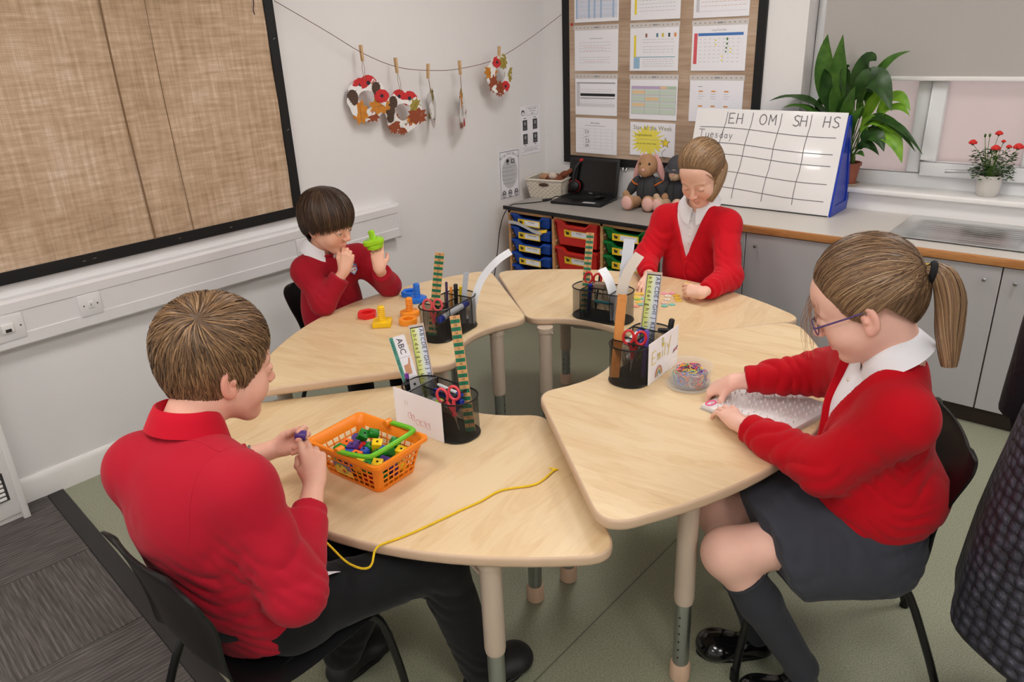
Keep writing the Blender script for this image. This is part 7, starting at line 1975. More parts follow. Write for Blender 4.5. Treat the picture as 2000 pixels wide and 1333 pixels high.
tR = hand(fr, J['wrR'], (-.634, .483, .604), (.538, -.287, .792), True, [(.55, .38, .30), (.72, .55, .40), (.90, .80, .45), (1.05, .9, .5)], [(.86, .42, -.30), (.93, -.02, -.38)], .94, forearm=J['elR'] * .45 + J['wrR'] * .55, rw=.0225)
rv, rq = fr.mesh()
fl = Field(*bounds([J['wrL'], V3(-1.69, .80, .66), V3(-1.47, .95, .76)], .055), .0019)
tL = hand(fl, J['wrL'], (.76, .52, .38), (-.48, .85, -.20), False, [(.62, .78, .45), (.72, .85, .50), (.90, .90, .5), (1.05, .9, .5)], [(.93, .20, -.30), (.97, .05, -.24)], .94, forearm=J['elL'] * .4 + J['wrL'] * .6, rw=.0225)
lv_, lq = fl.mesh()
cb_ = coarse_body([(J['pel'], J['wai'], .115, .105, Ft), (J['wai'], J['che'], .105, .115, Ft), (J['shL'], J['shR'], .045, .045, None), (J['che'], nk, .06, .045, None), (J['shR'], J['elR'], .038, .033, None), (J['elR'], J['wrR'], .033, .02, None), (J['shL'], J['elL'], .038, .033, None), (J['elL'], J['wrL'], .033, .02, None),
    (J['hpR'], J['knR'], .062, .045, None), (J['hpL'], J['knL'], .062, .045, None), (J['knR'], J['anR'], .042, .03, None), (J['knL'], J['anL'], .042, .03, None)])
BV, BQ = join((hv, hq), (rv, rq), (lv_, lq), cb_)
BC_ = np.vstack([hcol, skin_cols(rv, (234, 182, 160), tR), skin_cols(lv_, (234, 182, 160), tL), skin_cols(cb_[0], (234, 182, 160))])
np_obj('body', BV, BQ, M_skin, b1, BC_)
H1.eyes(b1, (92, 66, 44))
f = Field(*bounds([J['pel'], J['shL'], J['shR'], J['elR'], J['elL'], J['wrR'], J['wrL'], nk], .10), .0048)
hem = (J['pel'] + V3(0, 0, -.045), nrm((.0, .25, -1)))
f.cap(J['pel'] + V3(0, .0, .0), J['wai'], .168, .158, k=.05, flat=Ft, ratio=.76, cut=hem)
f.cap(J['wai'], J['che'], .158, .150, k=.06, flat=Ft, ratio=.78)
f.ell(J['che'] + V3(.01, -.025, .0), (.135, .105, .14), k=.06)
f.cap(J['shL'], J['shR'], .064, .064, k=.05)
f.cap(nk + V3(0, .0, -.035), J['shR'], .058, .060, k=.04); f.cap(nk + V3(0, .0, -.035), J['shL'], .058, .060, k=.04)
for S_ in 'RL':
 sh, el, wr = J['sh' + S_], J['el' + S_], J['wr' + S_]; ax = nrm(wr - el); cu = el + (wr - el) * (.74 if S_ == 'R' else .72)
 f.cap(sh, el, .066, .060, k=.035)
 f.cap(el, cu, .057, .043, k=.03, cut=(cu - ax * .03, ax)); f.cap(cu - ax * .050, cu, .0415, .0395, k=.006, cut=(cu, ax))
f.folds([(J['elR'] + V3(.0, .02, .02), nrm(J['wrR'] - J['elR']), .085, .0042, .034, .4), (J['elR'] + V3(-.03, 0, .10), (.2, .4, .9), .10, .0035, .055, 1.2), (J['wai'] + V3(.05, -.07, .02), (.15, .1, 1), .13, .0045, .052, .3), (J['wai'] + V3(.12, -.02, .06), (-.3, .3, .9), .10, .004, .045, 2.0),
  (J['che'] + V3(.12, .02, -.06), (.6, .2, .8), .10, .0035, .05, .6), (J['shR'] + V3(-.05, -.03, -.08), (.7, .3, .5), .09, .003, .05, 2.5), (J['che'] + V3(-.05, -.09, -.05), (.5, .1, .8), .16, .0022, .09, 1.0), (J['elL'], nrm(J['wrL'] - J['elL']), .08, .004, .035, 1.0), (J['pel'] + V3(.1, -.04, .03), (0, .2, 1), .10, .003, .04, .9)])
neck_hole(f, nk + V3(0, 0, -.02), nk + V3(-.01, .03, .16), .058)
v, q = f.mesh(); np_obj('jumper', v, q, M_red1, b1); JV = v
def tube_ring(c, axis, rx, ry, fx, r=.004, n=40):
 ax = nrm(axis); fx = V3(*fx); fx = nrm(fx - ax * (fx @ ax)); fy = np.cross(ax, fx)
 return [tuple(V3(*c) + fx * rx * math.cos(a) + fy * ry * math.sin(a)) for a in np.linspace(0, 2 * PI, n, endpoint=False)]
MB().tube(tube_ring(nk + V3(-.003, .006, .012), (-.05, .25, 1), .066, .064, (1, 0, 0)), .0068, 8, closed=True).build('neck_rib', M_red1, b1)
sm = [J['shR'] + V3(*p) for p in ((-.028, .050, .040), (-.030, .010, .062), (-.030, -.040, .052), (-.026, -.072, .015), (-.030, -.085, -.045), (-.040, -.088, -.10))]
def seam(V, pts, parent, m, r=.0017, n=6):
 P = smooth_path([tuple(p) for p in pts], n); W = []
 for p in P: i = int(((V - V3(*p)) ** 2).sum(1).argmin()); W.append(V[i])
 W = np.array(W)
 for _ in range(3): W[1:-1] = (W[:-2] + 2 * W[1:-1] + W[2:]) / 4
 MB().tube([tuple(p) for p in W], r, 6).build('seam', m, parent)
seam(JV, sm, b1, M_red1); seam(JV, [nk + V3(.03, -.05, .02), J['shR'] * .5 + nk * .5 + V3(0, -.02, .05), J['shR'] + V3(-.03, -.01, .07)], b1, M_red1)
collar(b1, 'polo_collar', nk + V3(-.006, .012, .026), (-.10, .95, -.22), (-.04, .26, 1), .0605, .060, .036, M_polo, tip=.048, flare=.024, open_=.42)
f = Field(*bounds([J['pel'], J['knR'], J['knL'], J['anR'], J['anL']], .16), .0075)
f.cap(J['hpL'], J['hpR'], .098, .098, k=.04); f.cap(J['pel'] + V3(0, .0, .03), J['pel'] + V3(0, -.02, .03), .135, .135, k=.04, flat=(0, 0, 1), ratio=.6)
for S_ in 'RL':
 f.cap(J['hp' + S_], J['kn' + S_], .080, .062, k=.035); f.cap(J['kn' + S_], J['an' + S_], .066, .052, k=.03, cut=(J['an' + S_] + V3(0, 0, -.025), V3(0, 0, -1)))
f.folds([(J['knR'] + V3(0, -.03, -.06), (.2, .5, .8), .10, .005, .05, .3), (J['hpR'] + V3(.03, .07, .03), (.3, .9, .3), .11, .005, .06, 1.0), (J['anR'] + V3(0, 0, .08), (0, .3, 1), .09, .005, .045, .4), (J['anL'] + V3(0, 0, .08), (0, .3, 1), .09, .005, .045, .4)])
v, q = f.mesh(); np_obj('trousers', v, q, M_trous, b1)
def shoe(an, d, m, parent, name='shoe', L=.20, r=.036, h=.004):
 d = nrm((d[0], d[1], 0)); s_ = V3(-d[1], d[0], 0); heel = V3(an[0], an[1], 0) - d * L * .22; toe = heel + d * L
 f = Field(*bounds([heel, toe, V3(an[0], an[1], .10)], .06), h)
 f.cap(heel + d * .03 + V3(0, 0, .036), heel + d * .055 + V3(0, 0, .072), r * .92, r * .86, k=.02)
 f.cap(heel + d * .035 + V3(0, 0, .030), toe - d * .045 + V3(0, 0, .030), r * .86, r * 1.05, k=.02, flat=(0, 0, 1), ratio=.85)
 f.ell(toe - d * .05 + V3(0, 0, .030), (.055, .055, .034), k=.02)
 f.D = np.maximum(f.D, (.008 - (f.lo[2] + f.h * np.arange(f.n[2])))[None, None, :].astype(np.float32))
 v, q = f.mesh(); o = np_obj(name, v, q, m, parent)
 so = MB(); P = []
 for k in range(28):
  a = 2 * PI * k / 28; c, s__ = math.cos(a), math.sin(a); w_ = r * (1.12 + .08 * c) if c > 0 else r * .98
  P.append(V3(*(heel + d * L * .5)) + d * c * L * .52 + s_ * s__ * w_)
 so.prism3([(p[0], p[1], 0) for p in P], (0, 0, .014)); so.build('sole', M_poly, o, bevel=.003, segs=1)
 return o
shoe(J['anR'], (.10, 1, 0), M_shoe2, b1, L=.215, r=.040); shoe(J['anL'], (-.1, 1, 0), M_shoe2, b1, L=.215, r=.040)
pw = MB().grid([[(-1.222 - .035 * u + .010 * v, .725 + .045 * v + .01 * u, .552 - .006 * u + .006 * math.sin(3 * u + 2 * v) - .012 * v) for v in np.linspace(0, 1, 5)] for u in np.linspace(0, 1, 5)])
pw.build('pocket_tissue', M_paper, b1, ang=50)
MB().tube(tube_ring(J['elL'] * .26 + J['wrL'] * .74, J['wrL'] - J['elL'], .0285, .0275, (0, 0, 1)), .004, 6, closed=True).build('watch_strap', MATS['brushed_metal'], b1)
tabB = ([0, 35, 55, 66, 74, 84, 100, 116, 140, 180], [.058, .054, .044, .000, -.024, .004, .006, -.046, -.068, -.074])
rng = np.random.default_rng(11)
tones1 = [(96, 70, 48), (120, 90, 62), (146, 112, 78), (78, 58, 42), (166, 130, 92)]
parts = [cap_shell(tabB, .0075, H1, col=(92, 68, 48), top_extra=.006)]
N_ = 17000
u0 = scalp_roots(rng, N_, tabB); w0 = nrm((.60, -.48, .64))
ph0 = np.arccos(np.clip(u0 @ w0, -1, 1)); perp = u0 - (u0 @ w0)[:, None] * w0; perp /= np.maximum(np.linalg.norm(perp, axis=1), 1e-6)[:, None]
tw = np.cross(w0, perp)
zr = (HAIR_C + u0 * HAIR_R)[:, 2]; ln = np.interp(zr, [-.07, -.02, .04, .09], [.10, .18, .50, .72]) * (.75 + .5 * rng.random(N_))
n = 7; t = np.linspace(0, 1, n)[None]
ph = ph0[:, None] + ln[:, None] * t; sw = (.5 * np.exp(-ph0 / .5))[:, None] * (ph - ph0[:, None]) + .10 * rng.normal(size=(N_, 1)) * t
dirv = perp[:, None] * np.cos(sw)[..., None] + tw[:, None] * np.sin(sw)[..., None]
uu = np.cos(ph)[..., None] * w0 + np.sin(ph)[..., None] * dirv
th_ = np.interp(zr, [-.07, -.01, .05, .11], [.003, .007, .014, .017])[:, None] * (.55 + .6 * rng.random((N_, 1)))
off = th_ * np.sin(np.pi * (.25 + .6 * t)) + .001
P, O = lay(uu, off, H1)
parts.append(ribbons(P, O, .0006 + .0007 * rng.random(N_), hair_cols(rng, N_, tones1)))
hair_obj(parts, b1, M_hair)
# DARK-HAIRED BOY BY THE WALL
b2 = person('boy with dark brown bowl-cut hair holding a lime green bolt, by the display wall', (-2.62, 1.8, 0))
H2 = Head((-2.500, 1.775, .972), (.93, .22, -.30), (.25, 0, 1), .99, .80, (-.1, 1, -.35))
nk = V3(-2.575, 1.772, .845)
J = dict(pel=V3(-2.60, 1.825, .455), wai=V3(-2.605, 1.815, .58), che=V3(-2.590, 1.805, .71), shR=V3(-2.570, 1.692, .780), shL=V3(-2.535, 1.925, .780), elR=V3(-2.462, 1.672, .668), wrR=V3(-2.410, 1.757, .792), elL=V3(-2.420, 1.985, .668), wrL=V3(-2.358, 1.892, .772),
  hpR=V3(-2.60, 1.71, .445), hpL=V3(-2.60, 1.87, .445), knR=V3(-2.27, 1.66, .45), knL=V3(-2.26, 1.86, .45), anR=V3(-2.25, 1.66, .08), anL=V3(-2.25, 1.87, .08))
Ft = nrm((.97, -.1, 0))
ff = Field(*bounds([H2.c + 0, nk], V3(.15, .15, .16)), .0026)
H2.prims(ff, nk, .042); ff.ell(nk + V3(0, 0, -.04), (.06, .07, .04), k=.03)
hv, hq = ff.mesh(); hcol = H2.colours(hv, (236, 184, 158), (212, 134, 120), (232, 150, 124), (70, 50, 38), .9)
fr = Field(*bounds([J['wrR'], V3(-2.43, 1.72, .75), V3(-2.38, 1.83, .88)], .05), .0021)
tR = hand(fr, J['wrR'], (.10, .36, .93), (.77, -.58, .15), True, [(.95, 1.35, .8), (1.0, 1.4, .8), (1.05, 1.4, .8), (1.1, 1.3, .8)], [(.85, .52, .05), (.97, .22, .05)], .84, forearm=J['elR'] * .5 + J['wrR'] * .5, rw=.019)
rv, rq = fr.mesh()
fl = Field(*bounds([J['wrL'], V3(-2.38, 1.92, .74), V3(-2.39, 1.92, .88)], .05), .0021)
tL = hand(fl, J['wrL'], (-.30, .20, .93), (.72, -.66, .22), False, [(.35, .55, .35), (.40, .60, .4), (.55, .8, .5), (.7, .9, .5)], [(.72, .60, -.35), (.90, .10, -.40)], .84, forearm=J['elL'] * .5 + J['wrL'] * .5, rw=.019)
lv_, lq = fl.mesh()
cb_ = coarse_body([(J['pel'], J['wai'], .095, .088, Ft), (J['wai'], J['che'], .088, .095, Ft), (J['shL'], J['shR'], .036, .036, None), (J['che'], nk, .05, .038, None), (J['shR'], J['elR'], .03, .027, None), (J['elR'], J['wrR'], .027, .017, None), (J['shL'], J['elL'], .03, .027, None), (J['elL'], J['wrL'], .027, .017, None),
    (J['hpR'], J['knR'], .052, .038, None), (J['hpL'], J['knL'], .052, .038, None), (J['knR'], J['anR'], .036, .026, None), (J['knL'], J['anL'], .036, .026, None)])
BV, BQ = join((hv, hq), (rv, rq), (lv_, lq), cb_)
np_obj('body', BV, BQ, M_skin, b2, np.vstack([hcol, skin_cols(rv, (236, 184, 158), tR), skin_cols(lv_, (236, 184, 158), tL), skin_cols(cb_[0], (236, 184, 158))]))
H2.eyes(b2, (70, 46, 32))
f = Field(*bounds([J['pel'], J['shL'], J['shR'], J['elR'], J['elL'], J['wrR'], J['wrL'], nk], .09), .005)
hem = (J['pel'] + V3(0, 0, -.03), V3(0, 0, -1.0))
f.cap(J['pel'], J['wai'], .132, .122, k=.05, flat=Ft, ratio=.76, cut=hem); f.cap(J['wai'], J['che'], .122, .122, k=.06, flat=Ft, ratio=.78)
f.cap(J['shL'], J['shR'], .056, .056, k=.05); f.cap(nk + V3(0, 0, -.04), J['shR'], .05, .052, k=.04); f.cap(nk + V3(0, 0, -.04), J['shL'], .05, .052, k=.04)
for S_ in 'RL':
 sh, el, wr = J['sh' + S_], J['el' + S_], J['wr' + S_]; ax = nrm(wr - el); cu = el + (wr - el) * .80
 f.cap(sh, el, .055, .046, k=.03); f.cap(el, cu, .046, .040, k=.03, cut=(cu, ax)); f.cap(cu - ax * .04, cu, .040, .0395, k=.005, cut=(cu, ax))
f.folds([(J['elR'] + V3(0, 0, .03), nrm(J['wrR'] - J['elR']), .07, .0030, .05, .4), (J['shR'] * .5 + J['elR'] * .5, (.5, 0, 1), .08, .003, .04, 1.2), (J['che'] + V3(.06, 0, -.08), (.2, .5, 1), .1, .003, .05, .3), (J['elL'], nrm(J['wrL'] - J['elL']), .08, .0030, .05, .4)])
neck_hole(f, nk + V3(0, 0, -.02), nk + V3(.03, 0, .14), .050)
v, q = f.mesh(); np_obj('sweatshirt', v, q, M_red2, b2)
MB().tube(tube_ring(nk + V3(.006, 0, .006), (.25, 0, 1), .058, .060, (0, 1, 0)), .006, 8, closed=True).build('neck_rib', M_red2, b2)
collar(b2, 'shirt_collar', nk + V3(.006, 0, .020), (.95, -.12, -.25), (.25, 0, 1), .053, .052, .036, M_shirt, tip=.040, flare=.030, open_=.25)
bs = Sheet(V3(-2.480, 1.834, .752), nrm((.25, 1, 0)), nrm((-.18, 0, 1)))
bs.shape([(0, .03), (0, .004), (.018, -.014), (.036, .004), (.036, .03), (.018, .040)], mat('badge_blue', (96, 120, 170), .7), l=.002); bs.shape([(.004, .018), (.004, .006), (.018, -.009), (.032, .006), (.032, .018)], mat('badge_white', (214, 216, 226), .7), l=.0028)
bs.rect(.004, .020, .032, .024, mat('badge_orange', (214, 120, 60), .7), l=.0028); bs.disc(.018, .031, .005, mat('badge_white', (214, 216, 226)), l=.003); bs.disc(.012, .006, .003, mat('badge_gold', (150, 120, 60), .7), l=.0034); bs.rect(.021, .005, .026, .012, M_berry, l=.0034)
bs.build('school_badge', b2)
f = Field(*bounds([J['pel'], J['knR'], J['knL'], J['anR'], J['anL']], .13), .009)
f.cap(J['hpL'], J['hpR'], .08, .08, k=.04)
for S_ in 'RL': f.cap(J['hp' + S_], J['kn' + S_], .074, .055, k=.03); f.cap(J['kn' + S_], J['an' + S_], .055, .045, k=.03)
v, q = f.mesh(); np_obj('trousers', v, q, M_trous, b2)
shoe(J['anR'], (1, 0, 0), M_shoe2, b2, h=.006); shoe(J['anL'], (1, .05, 0), M_shoe2, b2, h=.006)
tabC = ([0, 30, 48, 62, 78, 95, 120, 150, 180], [.058, .052, .040, .000, -.010, -.012, -.040, -.055, -.060])
rng = np.random.default_rng(5); tones2 = [(48, 34, 26), (64, 46, 34), (82, 58, 42), (40, 28, 22), (100, 74, 52)]
tabC2 = ([0, 30, 50, 66, 80, 100, 125, 150, 180], [.026, .024, .024, .012, -.008, -.012, -.045, -.062, -.066])
tabC3 = (tabC2[0], [z_ + (.016 if a_ < 70 else .010) for a_, z_ in zip(*tabC2)])
parts = [cap_shell(tabC3, .012, H2, col=(52, 37, 28), top_extra=.012)]
N_ = 9000
u0 = scalp_roots(rng, N_, tabC); cr = nrm((0, -.35, .94)); az0 = np.arctan2(u0[:, 0], u0[:, 1])
azE = az0 + .05 * rng.normal(size=N_) + .25 * np.exp(-(az0 / .9) ** 2); zE = np.interp(np.abs(np.degrees(azE)) % 360, tabC2[0], tabC2[1]) - .003 + .008 * rng.normal(size=N_) + .007 * np.sin(azE * 4 + .6) * (np.abs(azE) < 1.1)
thE = z2th(zE); uE = sph(azE, thE); start = rng.random(N_) ** .7 * .75
uS = slerp(np.repeat(cr[None], N_, 0), uE, start[:, None]); n = 10; t = np.linspace(0, 1, n)
uu = slerp(uS[:, None], uE[:, None], t[None, :, None]); front = np.clip(np.cos(azE), 0, 1)[:, None]
off = (.010 + .010 * rng.random((N_, 1))) + .010 * np.sin(np.pi * t[None] * .9) + .006 * front * t[None] ** 2
P, O = lay(uu, off, H2); parts.append(ribbons(P, O, .0007 + .0007 * rng.random(N_), hair_cols(rng, N_, tones2)))
hair_obj(parts, b2, M_hair)
# GIRL WITH GLASSES (right)
def vneck(f, C, R, F, zv, z1, half, band=True):
 """cut a V opening down the front: C on the chest axis, R right, F front"""
 C = V3(*C); R = nrm(R); F = nrm(F)
 def d_edge(X, Y, Z):
  x = (X - C[0]) * R[0] + (Y - C[1]) * R[1] + 0 * Z; k = half / (z1 - zv); w = (Z - zv) * k
  return (np.abs(x) - w) / math.sqrt(1 + k * k), (X - C[0]) * F[0] + (Y - C[1]) * F[1] + 0 * Z
 q = f.sub(C - .3, C + .3); sl, X, Y, Z = q
 e, y = d_edge(X, Y, Z); front = y > -.02
 if band: f.D[sl] -= np.where(front, .0042 / (1 + np.exp((np.abs(e - .010) - .011) / .0012)), 0).astype(np.float32)
 f.D[sl] = np.where(front, np.maximum(f.D[sl], -e), f.D[sl]).astype(np.float32)
def hair_back(H, rng, N_, tab, uT, tones, thick=.005, extra=.006, wid=(.0006, .0006), n=12, shell=(110, 84, 62), sag=.0):
 parts = [cap_shell(tab, thick, H, col=shell, top_extra=extra * .6)]
 az = rng.uniform(-np.pi, np.pi, N_); zl = zmin_fn(az, tab) + .003 * rng.random(N_); uH = sph(az, z2th(zl))
 uT_ = np.repeat(nrm(uT)[None], N_, 0) + .10 * rng.normal(size=(N_, 3)); uT_ /= np.linalg.norm(uT_, axis=1)[:, None]
 s0 = rng.random(N_) * .55 * (rng.random(N_) < .7); t = s0[:, None] + (1 - s0[:, None]) * np.linspace(0, 1, n)[None]
 uV = uH + V3(0, -.85, .55); uV /= np.linalg.norm(uV, axis=1)[:, None]; tq = t[..., None]; uu = (1 - tq) ** 2 * uH[:, None] + 2 * tq * (1 - tq) * uV[:, None] + tq ** 2 * uT_[:, None]; uu /= np.linalg.norm(uu, axis=2, keepdims=True)
 off = thick * .7 + (extra + .005 * rng.random((N_, 1))) * np.sin(np.pi * np.clip(t, 0, 1) * .92) + .0012 * rng.normal(size=(N_, n)).cumsum(1) * .35
 P, O = lay(uu, off, H); parts.append(ribbons(P, O, wid[0] + wid[1] * rng.random(N_), hair_cols(rng, N_, tones), taper=.6)); return parts
def pony(path, radii, rng, N_, tones, wid=.0008, n=14, end_jit=.02):
 C = np.array(path, float); tt = np.linspace(0, 1, len(C)); t = np.linspace(0, 1, n)
 sm_ = np.array([list(p) for p in smooth_path([tuple(c) for c in C], 5)]); ts = np.linspace(0, 1, len(sm_))
 c = np.stack([np.interp(t, ts, sm_[:, k]) for k in range(3)], 1); T = np.gradient(c, axis=0); T /= np.linalg.norm(T, axis=1)[:, None]
 ref = nrm((.6, .5, .1)); A = np.cross(T, ref); A /= np.linalg.norm(A, axis=1)[:, None]; B = np.cross(T, A); r = np.interp(t, np.linspace(0, 1, len(radii)), radii)
 a = rng.uniform(0, 2 * np.pi, N_); rad = np.sqrt(rng.random(N_)) * .55 + .45; L = 1 - end_jit * 3 * rng.random(N_) ** 2
 P = []
 for i in range(N_):
  ti = t * L[i]; ci = np.stack([np.interp(ti, t, c[:, k]) for k in range(3)], 1); Ai = np.stack([np.interp(ti, t, A[:, k]) for k in range(3)], 1); Bi = np.stack([np.interp(ti, t, B[:, k]) for k in range(3)], 1)
  aa = a[i] + .5 * np.sin(ti * 3 + a[i]); P.append(ci + (Ai * np.cos(aa)[:, None] + Bi * np.sin(aa)[:, None]) * (np.interp(ti, t, r) * rad[i])[:, None])
 P = np.array(P); out = P - c[None]; out /= np.maximum(np.linalg.norm(out, axis=2, keepdims=True), 1e-6)
 return ribbons(P, out, wid * (.8 + .8 * rng.random(N_)), hair_cols(rng, N_, tones), taper=.5)
def core_tube(path, radii, col):
 P = smooth_path([tuple(p) for p in path], 5); rr = [float(x) for x in np.interp(np.linspace(0, 1, len(P)), np.linspace(0, 1, len(radii)), radii)]; mb = MB(); mb.tube(P, rr, 12)
 V = np.array(mb.v); Q = np.array([f_ for f_ in mb.f if len(f_) == 4]); return V, Q, np.repeat(LIN(col)[None], len(V), 0)
g3 = person('girl with glasses and ponytail in red cardigan and grey skirt, working on the peg board', (-.40, 1.79, 0))
H3 = Head((-.447, 1.708, 1.060), (-.87, -.15, -.47), (-.3, -.1, 1), 1.13, .35, (0, 1, -.6))
nk = V3(-.372, 1.738, .938)
J = dict(pel=V3(-.395, 1.790, .480), wai=V3(-.395, 1.775, .60), che=V3(-.392, 1.757, .760), shR=V3(-.470, 1.880, .850), shL=V3(-.318, 1.622, .845), elL=V3(-.455, 1.600, .682), wrL=V3(-.709, 1.694, .678), elR=V3(-.600, 1.985, .742), wrR=V3(-.806, 1.858, .706),
  hpR=V3(-.440, 1.868, .470), hpL=V3(-.372, 1.722, .470), knL=V3(-.615, 1.470, .450), knR=V3(-.722, 1.628, .450), anL=V3(-.440, 1.585, .095), anR=V3(-.590, 1.655, .095))
Ft = nrm((-.89, -.45, 0)); Rt = np.cross(Ft, V3(0, 0, 1))
SB = (238, 190, 172)
ff = Field(*bounds([H3.c + 0, nk], V3(.165, .165, .175)), .0026)
H3.prims(ff, nk, .050); ff.ell(nk + V3(0, 0, -.045), (.06, .07, .04), k=.03)
hv, hq = ff.mesh(); hcol = H3.colours(hv, SB, (222, 148, 140), (236, 164, 150), (150, 118, 88), .6)
fr = Field(*bounds([J['wrR'], V3(-.77, 1.88, .715), V3(-.88, 1.79, .66)], .05), .0019)
tR = hand(fr, J['wrR'], (-.78, -.08, -.50), (-.50, -.30, .72), True, [(.70, .85, .40), (.85, .95, .45), (1.0, 1.1, .5), (1.1, 1.1, .5)], [(.55, .72, -.35), (.80, .10, -.55)], .92, forearm=J['elR'] * .4 + J['wrR'] * .6, rw=.0225)
rv, rq = fr.mesh()
fl = Field(*bounds([J['wrL'], V3(-.66, 1.675, .68), V3(-.84, 1.80, .66)], .05), .0019)
tL = hand(fl, J['wrL'], (-.74, .66, -.06), (.08, -.12, 1), False, [(.15, .55, .35), (.12, .50, .35), (.15, .5, .35), (.2, .5, .35)], [(.6, .75, -.25), (.9, .35, -.2)], .92, splay=(.16, .04, -.08, -.2), forearm=J['elL'] * .35 + J['wrL'] * .65, rw=.0225)
lv_, lq = fl.mesh()
fg = Field(*bounds([J['knL'], J['knR'], J['hpL'], J['hpR'], J['anL'], J['anR']], .10), .0055)
for S_ in 'LR':
 fg.cap(J['hp' + S_], J['kn' + S_], .072, .056, k=.02); fg.ell(J['kn' + S_] + V3(0, 0, -.004), (.056, .056, .056), k=.03); fg.cap(J['kn' + S_] + V3(0, 0, -.015), J['kn' + S_] * .6 + J['an' + S_] * .4, .050, .047, k=.03); fg.cap(J['kn' + S_] * .6 + J['an' + S_] * .4, J['an' + S_], .047, .030, k=.02)
gv, gq = fg.mesh()
cb_ = coarse_body([(J['pel'], J['wai'], .115, .105, Ft), (J['wai'], J['che'], .105, .11, Ft), (J['shL'], J['shR'], .042, .042, None), (J['che'], nk, .06, .045, None), (J['shR'], J['elR'], .036, .032, None), (J['elR'], J['wrR'], .032, .02, None), (J['shL'], J['elL'], .036, .032, None), (J['elL'], J['wrL'], .032, .02, None)])
BV, BQ = join((hv, hq), (rv, rq), (lv_, lq), (gv, gq), cb_)
np_obj('body', BV, BQ, M_skin, g3, np.vstack([hcol, skin_cols(rv, SB, tR), skin_cols(lv_, SB, tL), skin_cols(gv, (238, 190, 172)), skin_cols(cb_[0], SB)]))
H3.eyes(g3, (90, 110, 120))
def torso(f, inf, hem=None, w0=.155, wc=.145):
 f.cap(J['pel'], J['wai'], w0 + inf, w0 - .008 + inf, k=.05, flat=Ft, ratio=.80, cut=hem); f.cap(J['wai'], J['che'], w0 - .008 + inf, wc + inf, k=.06, flat=Ft, ratio=.80)
 f.cap(J['shL'], J['shR'], .058 + inf, .058 + inf, k=.05); f.cap(nk + V3(0, 0, -.035), J['shR'], .052 + inf, .052 + inf, k=.04); f.cap(nk + V3(0, 0, -.035), J['shL'], .052 + inf, .052 + inf, k=.04)
f = Field(*bounds([J['wai'], J['shL'], J['shR'], nk], .17), .005); torso(f, -.010)
neck_hole(f, nk + V3(0, 0, -.02), nk + V3(-.03, 0, .14), .055); v, q = f.mesh(); np_obj('shirt', v, q, M_shirt, g3)
f = Field(*bounds([J['pel'], J['shL'], J['shR'], J['elR'], J['elL'], J['wrR'], J['wrL'], nk], .11), .0046)
torso(f, .006, (J['pel'] + V3(0, 0, -.012), V3(0, 0, -1.0)))
f.ell(J['wai'] + V3(.03, -.01, -.02), (.155, .155, .11), k=.05)
vneck(f, J['che'], Rt, Ft, .672, .90, .082)
neck_hole(f, nk + V3(.0, 0, -.012), nk + V3(-.03, 0, .14), .060)
for S_ in 'RL':
 sh, el, wr = J['sh' + S_], J['el' + S_], J['wr' + S_]; ax = nrm(wr - el); cu = el + (wr - el) * (.86 if S_ == 'L' else .84)
 f.cap(sh, el, .066, .062, k=.035); f.cap(el, cu, .060, .044, k=.03, cut=(cu - ax * .035, ax)); f.cap(cu - ax * .055, cu, .0395, .0385, k=.006, cut=(cu, ax))
cuL = J['elL'] + (J['wrL'] - J['elL']) * .6; cuR = J['elR'] + (J['wrR'] - J['elR']) * .55
f.folds([(cuL, nrm(J['wrL'] - J['elL']), .10, .0055, .044, .4), (J['elL'] + V3(-.02, .0, 0), (-.6, .3, .6), .10, .005, .042, 1.2), (cuR, nrm(J['wrR'] - J['elR']), .11, .006, .046, .9), (J['elR'], (.6, .5, .4), .09, .005, .04, .3), (J['shL'] + V3(0, .02, -.06), (-.5, .4, .7), .10, .0035, .05, 1.0),
  (J['pel'] + V3(.03, -.08, .06), (.2, .2, 1), .13, .0055, .034, .3), (J['wai'] + V3(.06, -.06, .02), (.1, .3, 1), .12, .0045, .045, 1.7), (J['che'] + V3(.05, -.09, -.04), (.5, .2, .8), .11, .0035, .06, .5)])
v, q = f.mesh(); np_obj('cardigan', v, q, M_red3, g3)
seam(v, [J['shL'] + V3(*p) for p in ((-.06, .02, .03), (-.02, .04, .06), (.03, .03, .05), (.06, .02, 0), (.07, .01, -.07))], g3, M_red3)
collar(g3, 'shirt_collar', nk + V3(-.010, -.004, .010), Ft + V3(0, 0, -.55), (-.48, -.22, 1), .058, .058, .040, M_shirt, tip=.040, flare=.030, open_=.16)
for k, zz in enumerate((.86, .825, .79, .755)):
 p = J['che'] + Ft * (.078 + .012 * (.86 - zz) / .1) ; MB().ball((p[0], p[1], zz), (.0055, .0055, .0055), 10, 7).build('shirt_button', mat('pearl_button', (226, 216, 206), .25), g3)
f = Field(*bounds([J['hpL'], J['hpR'], J['knL'], J['knR'], V3(-.40, 1.79, .36)], .18), .0065)
td = nrm((J['knL'] + J['knR']) / 2 - J['pel']); hemc = (J['knL'] * .64 + J['hpL'] * .36); hn = nrm(td + V3(0, 0, -.35)); cut = (hemc, hn)
for S_ in 'LR': f.cap(J['hp' + S_], J['kn' + S_] + td * .03, .104, .096, k=.09, cut=cut)
f.cap((J['hpL'] + J['hpR']) / 2, (J['knL'] + J['knR']) / 2, .10, .095, k=.08, cut=cut)
f.cap(J['pel'] + V3(0, 0, .02), J['pel'] + V3(0, 0, -.03), .165, .175, k=.06, flat=Ft, ratio=.84)
f.cap(J['hpL'] + V3(.06, -.035, -.05), J['hpL'] * .55 + J['knL'] * .45 + V3(.02, -.05, -.045), .070, .075, k=.06, cut=cut)
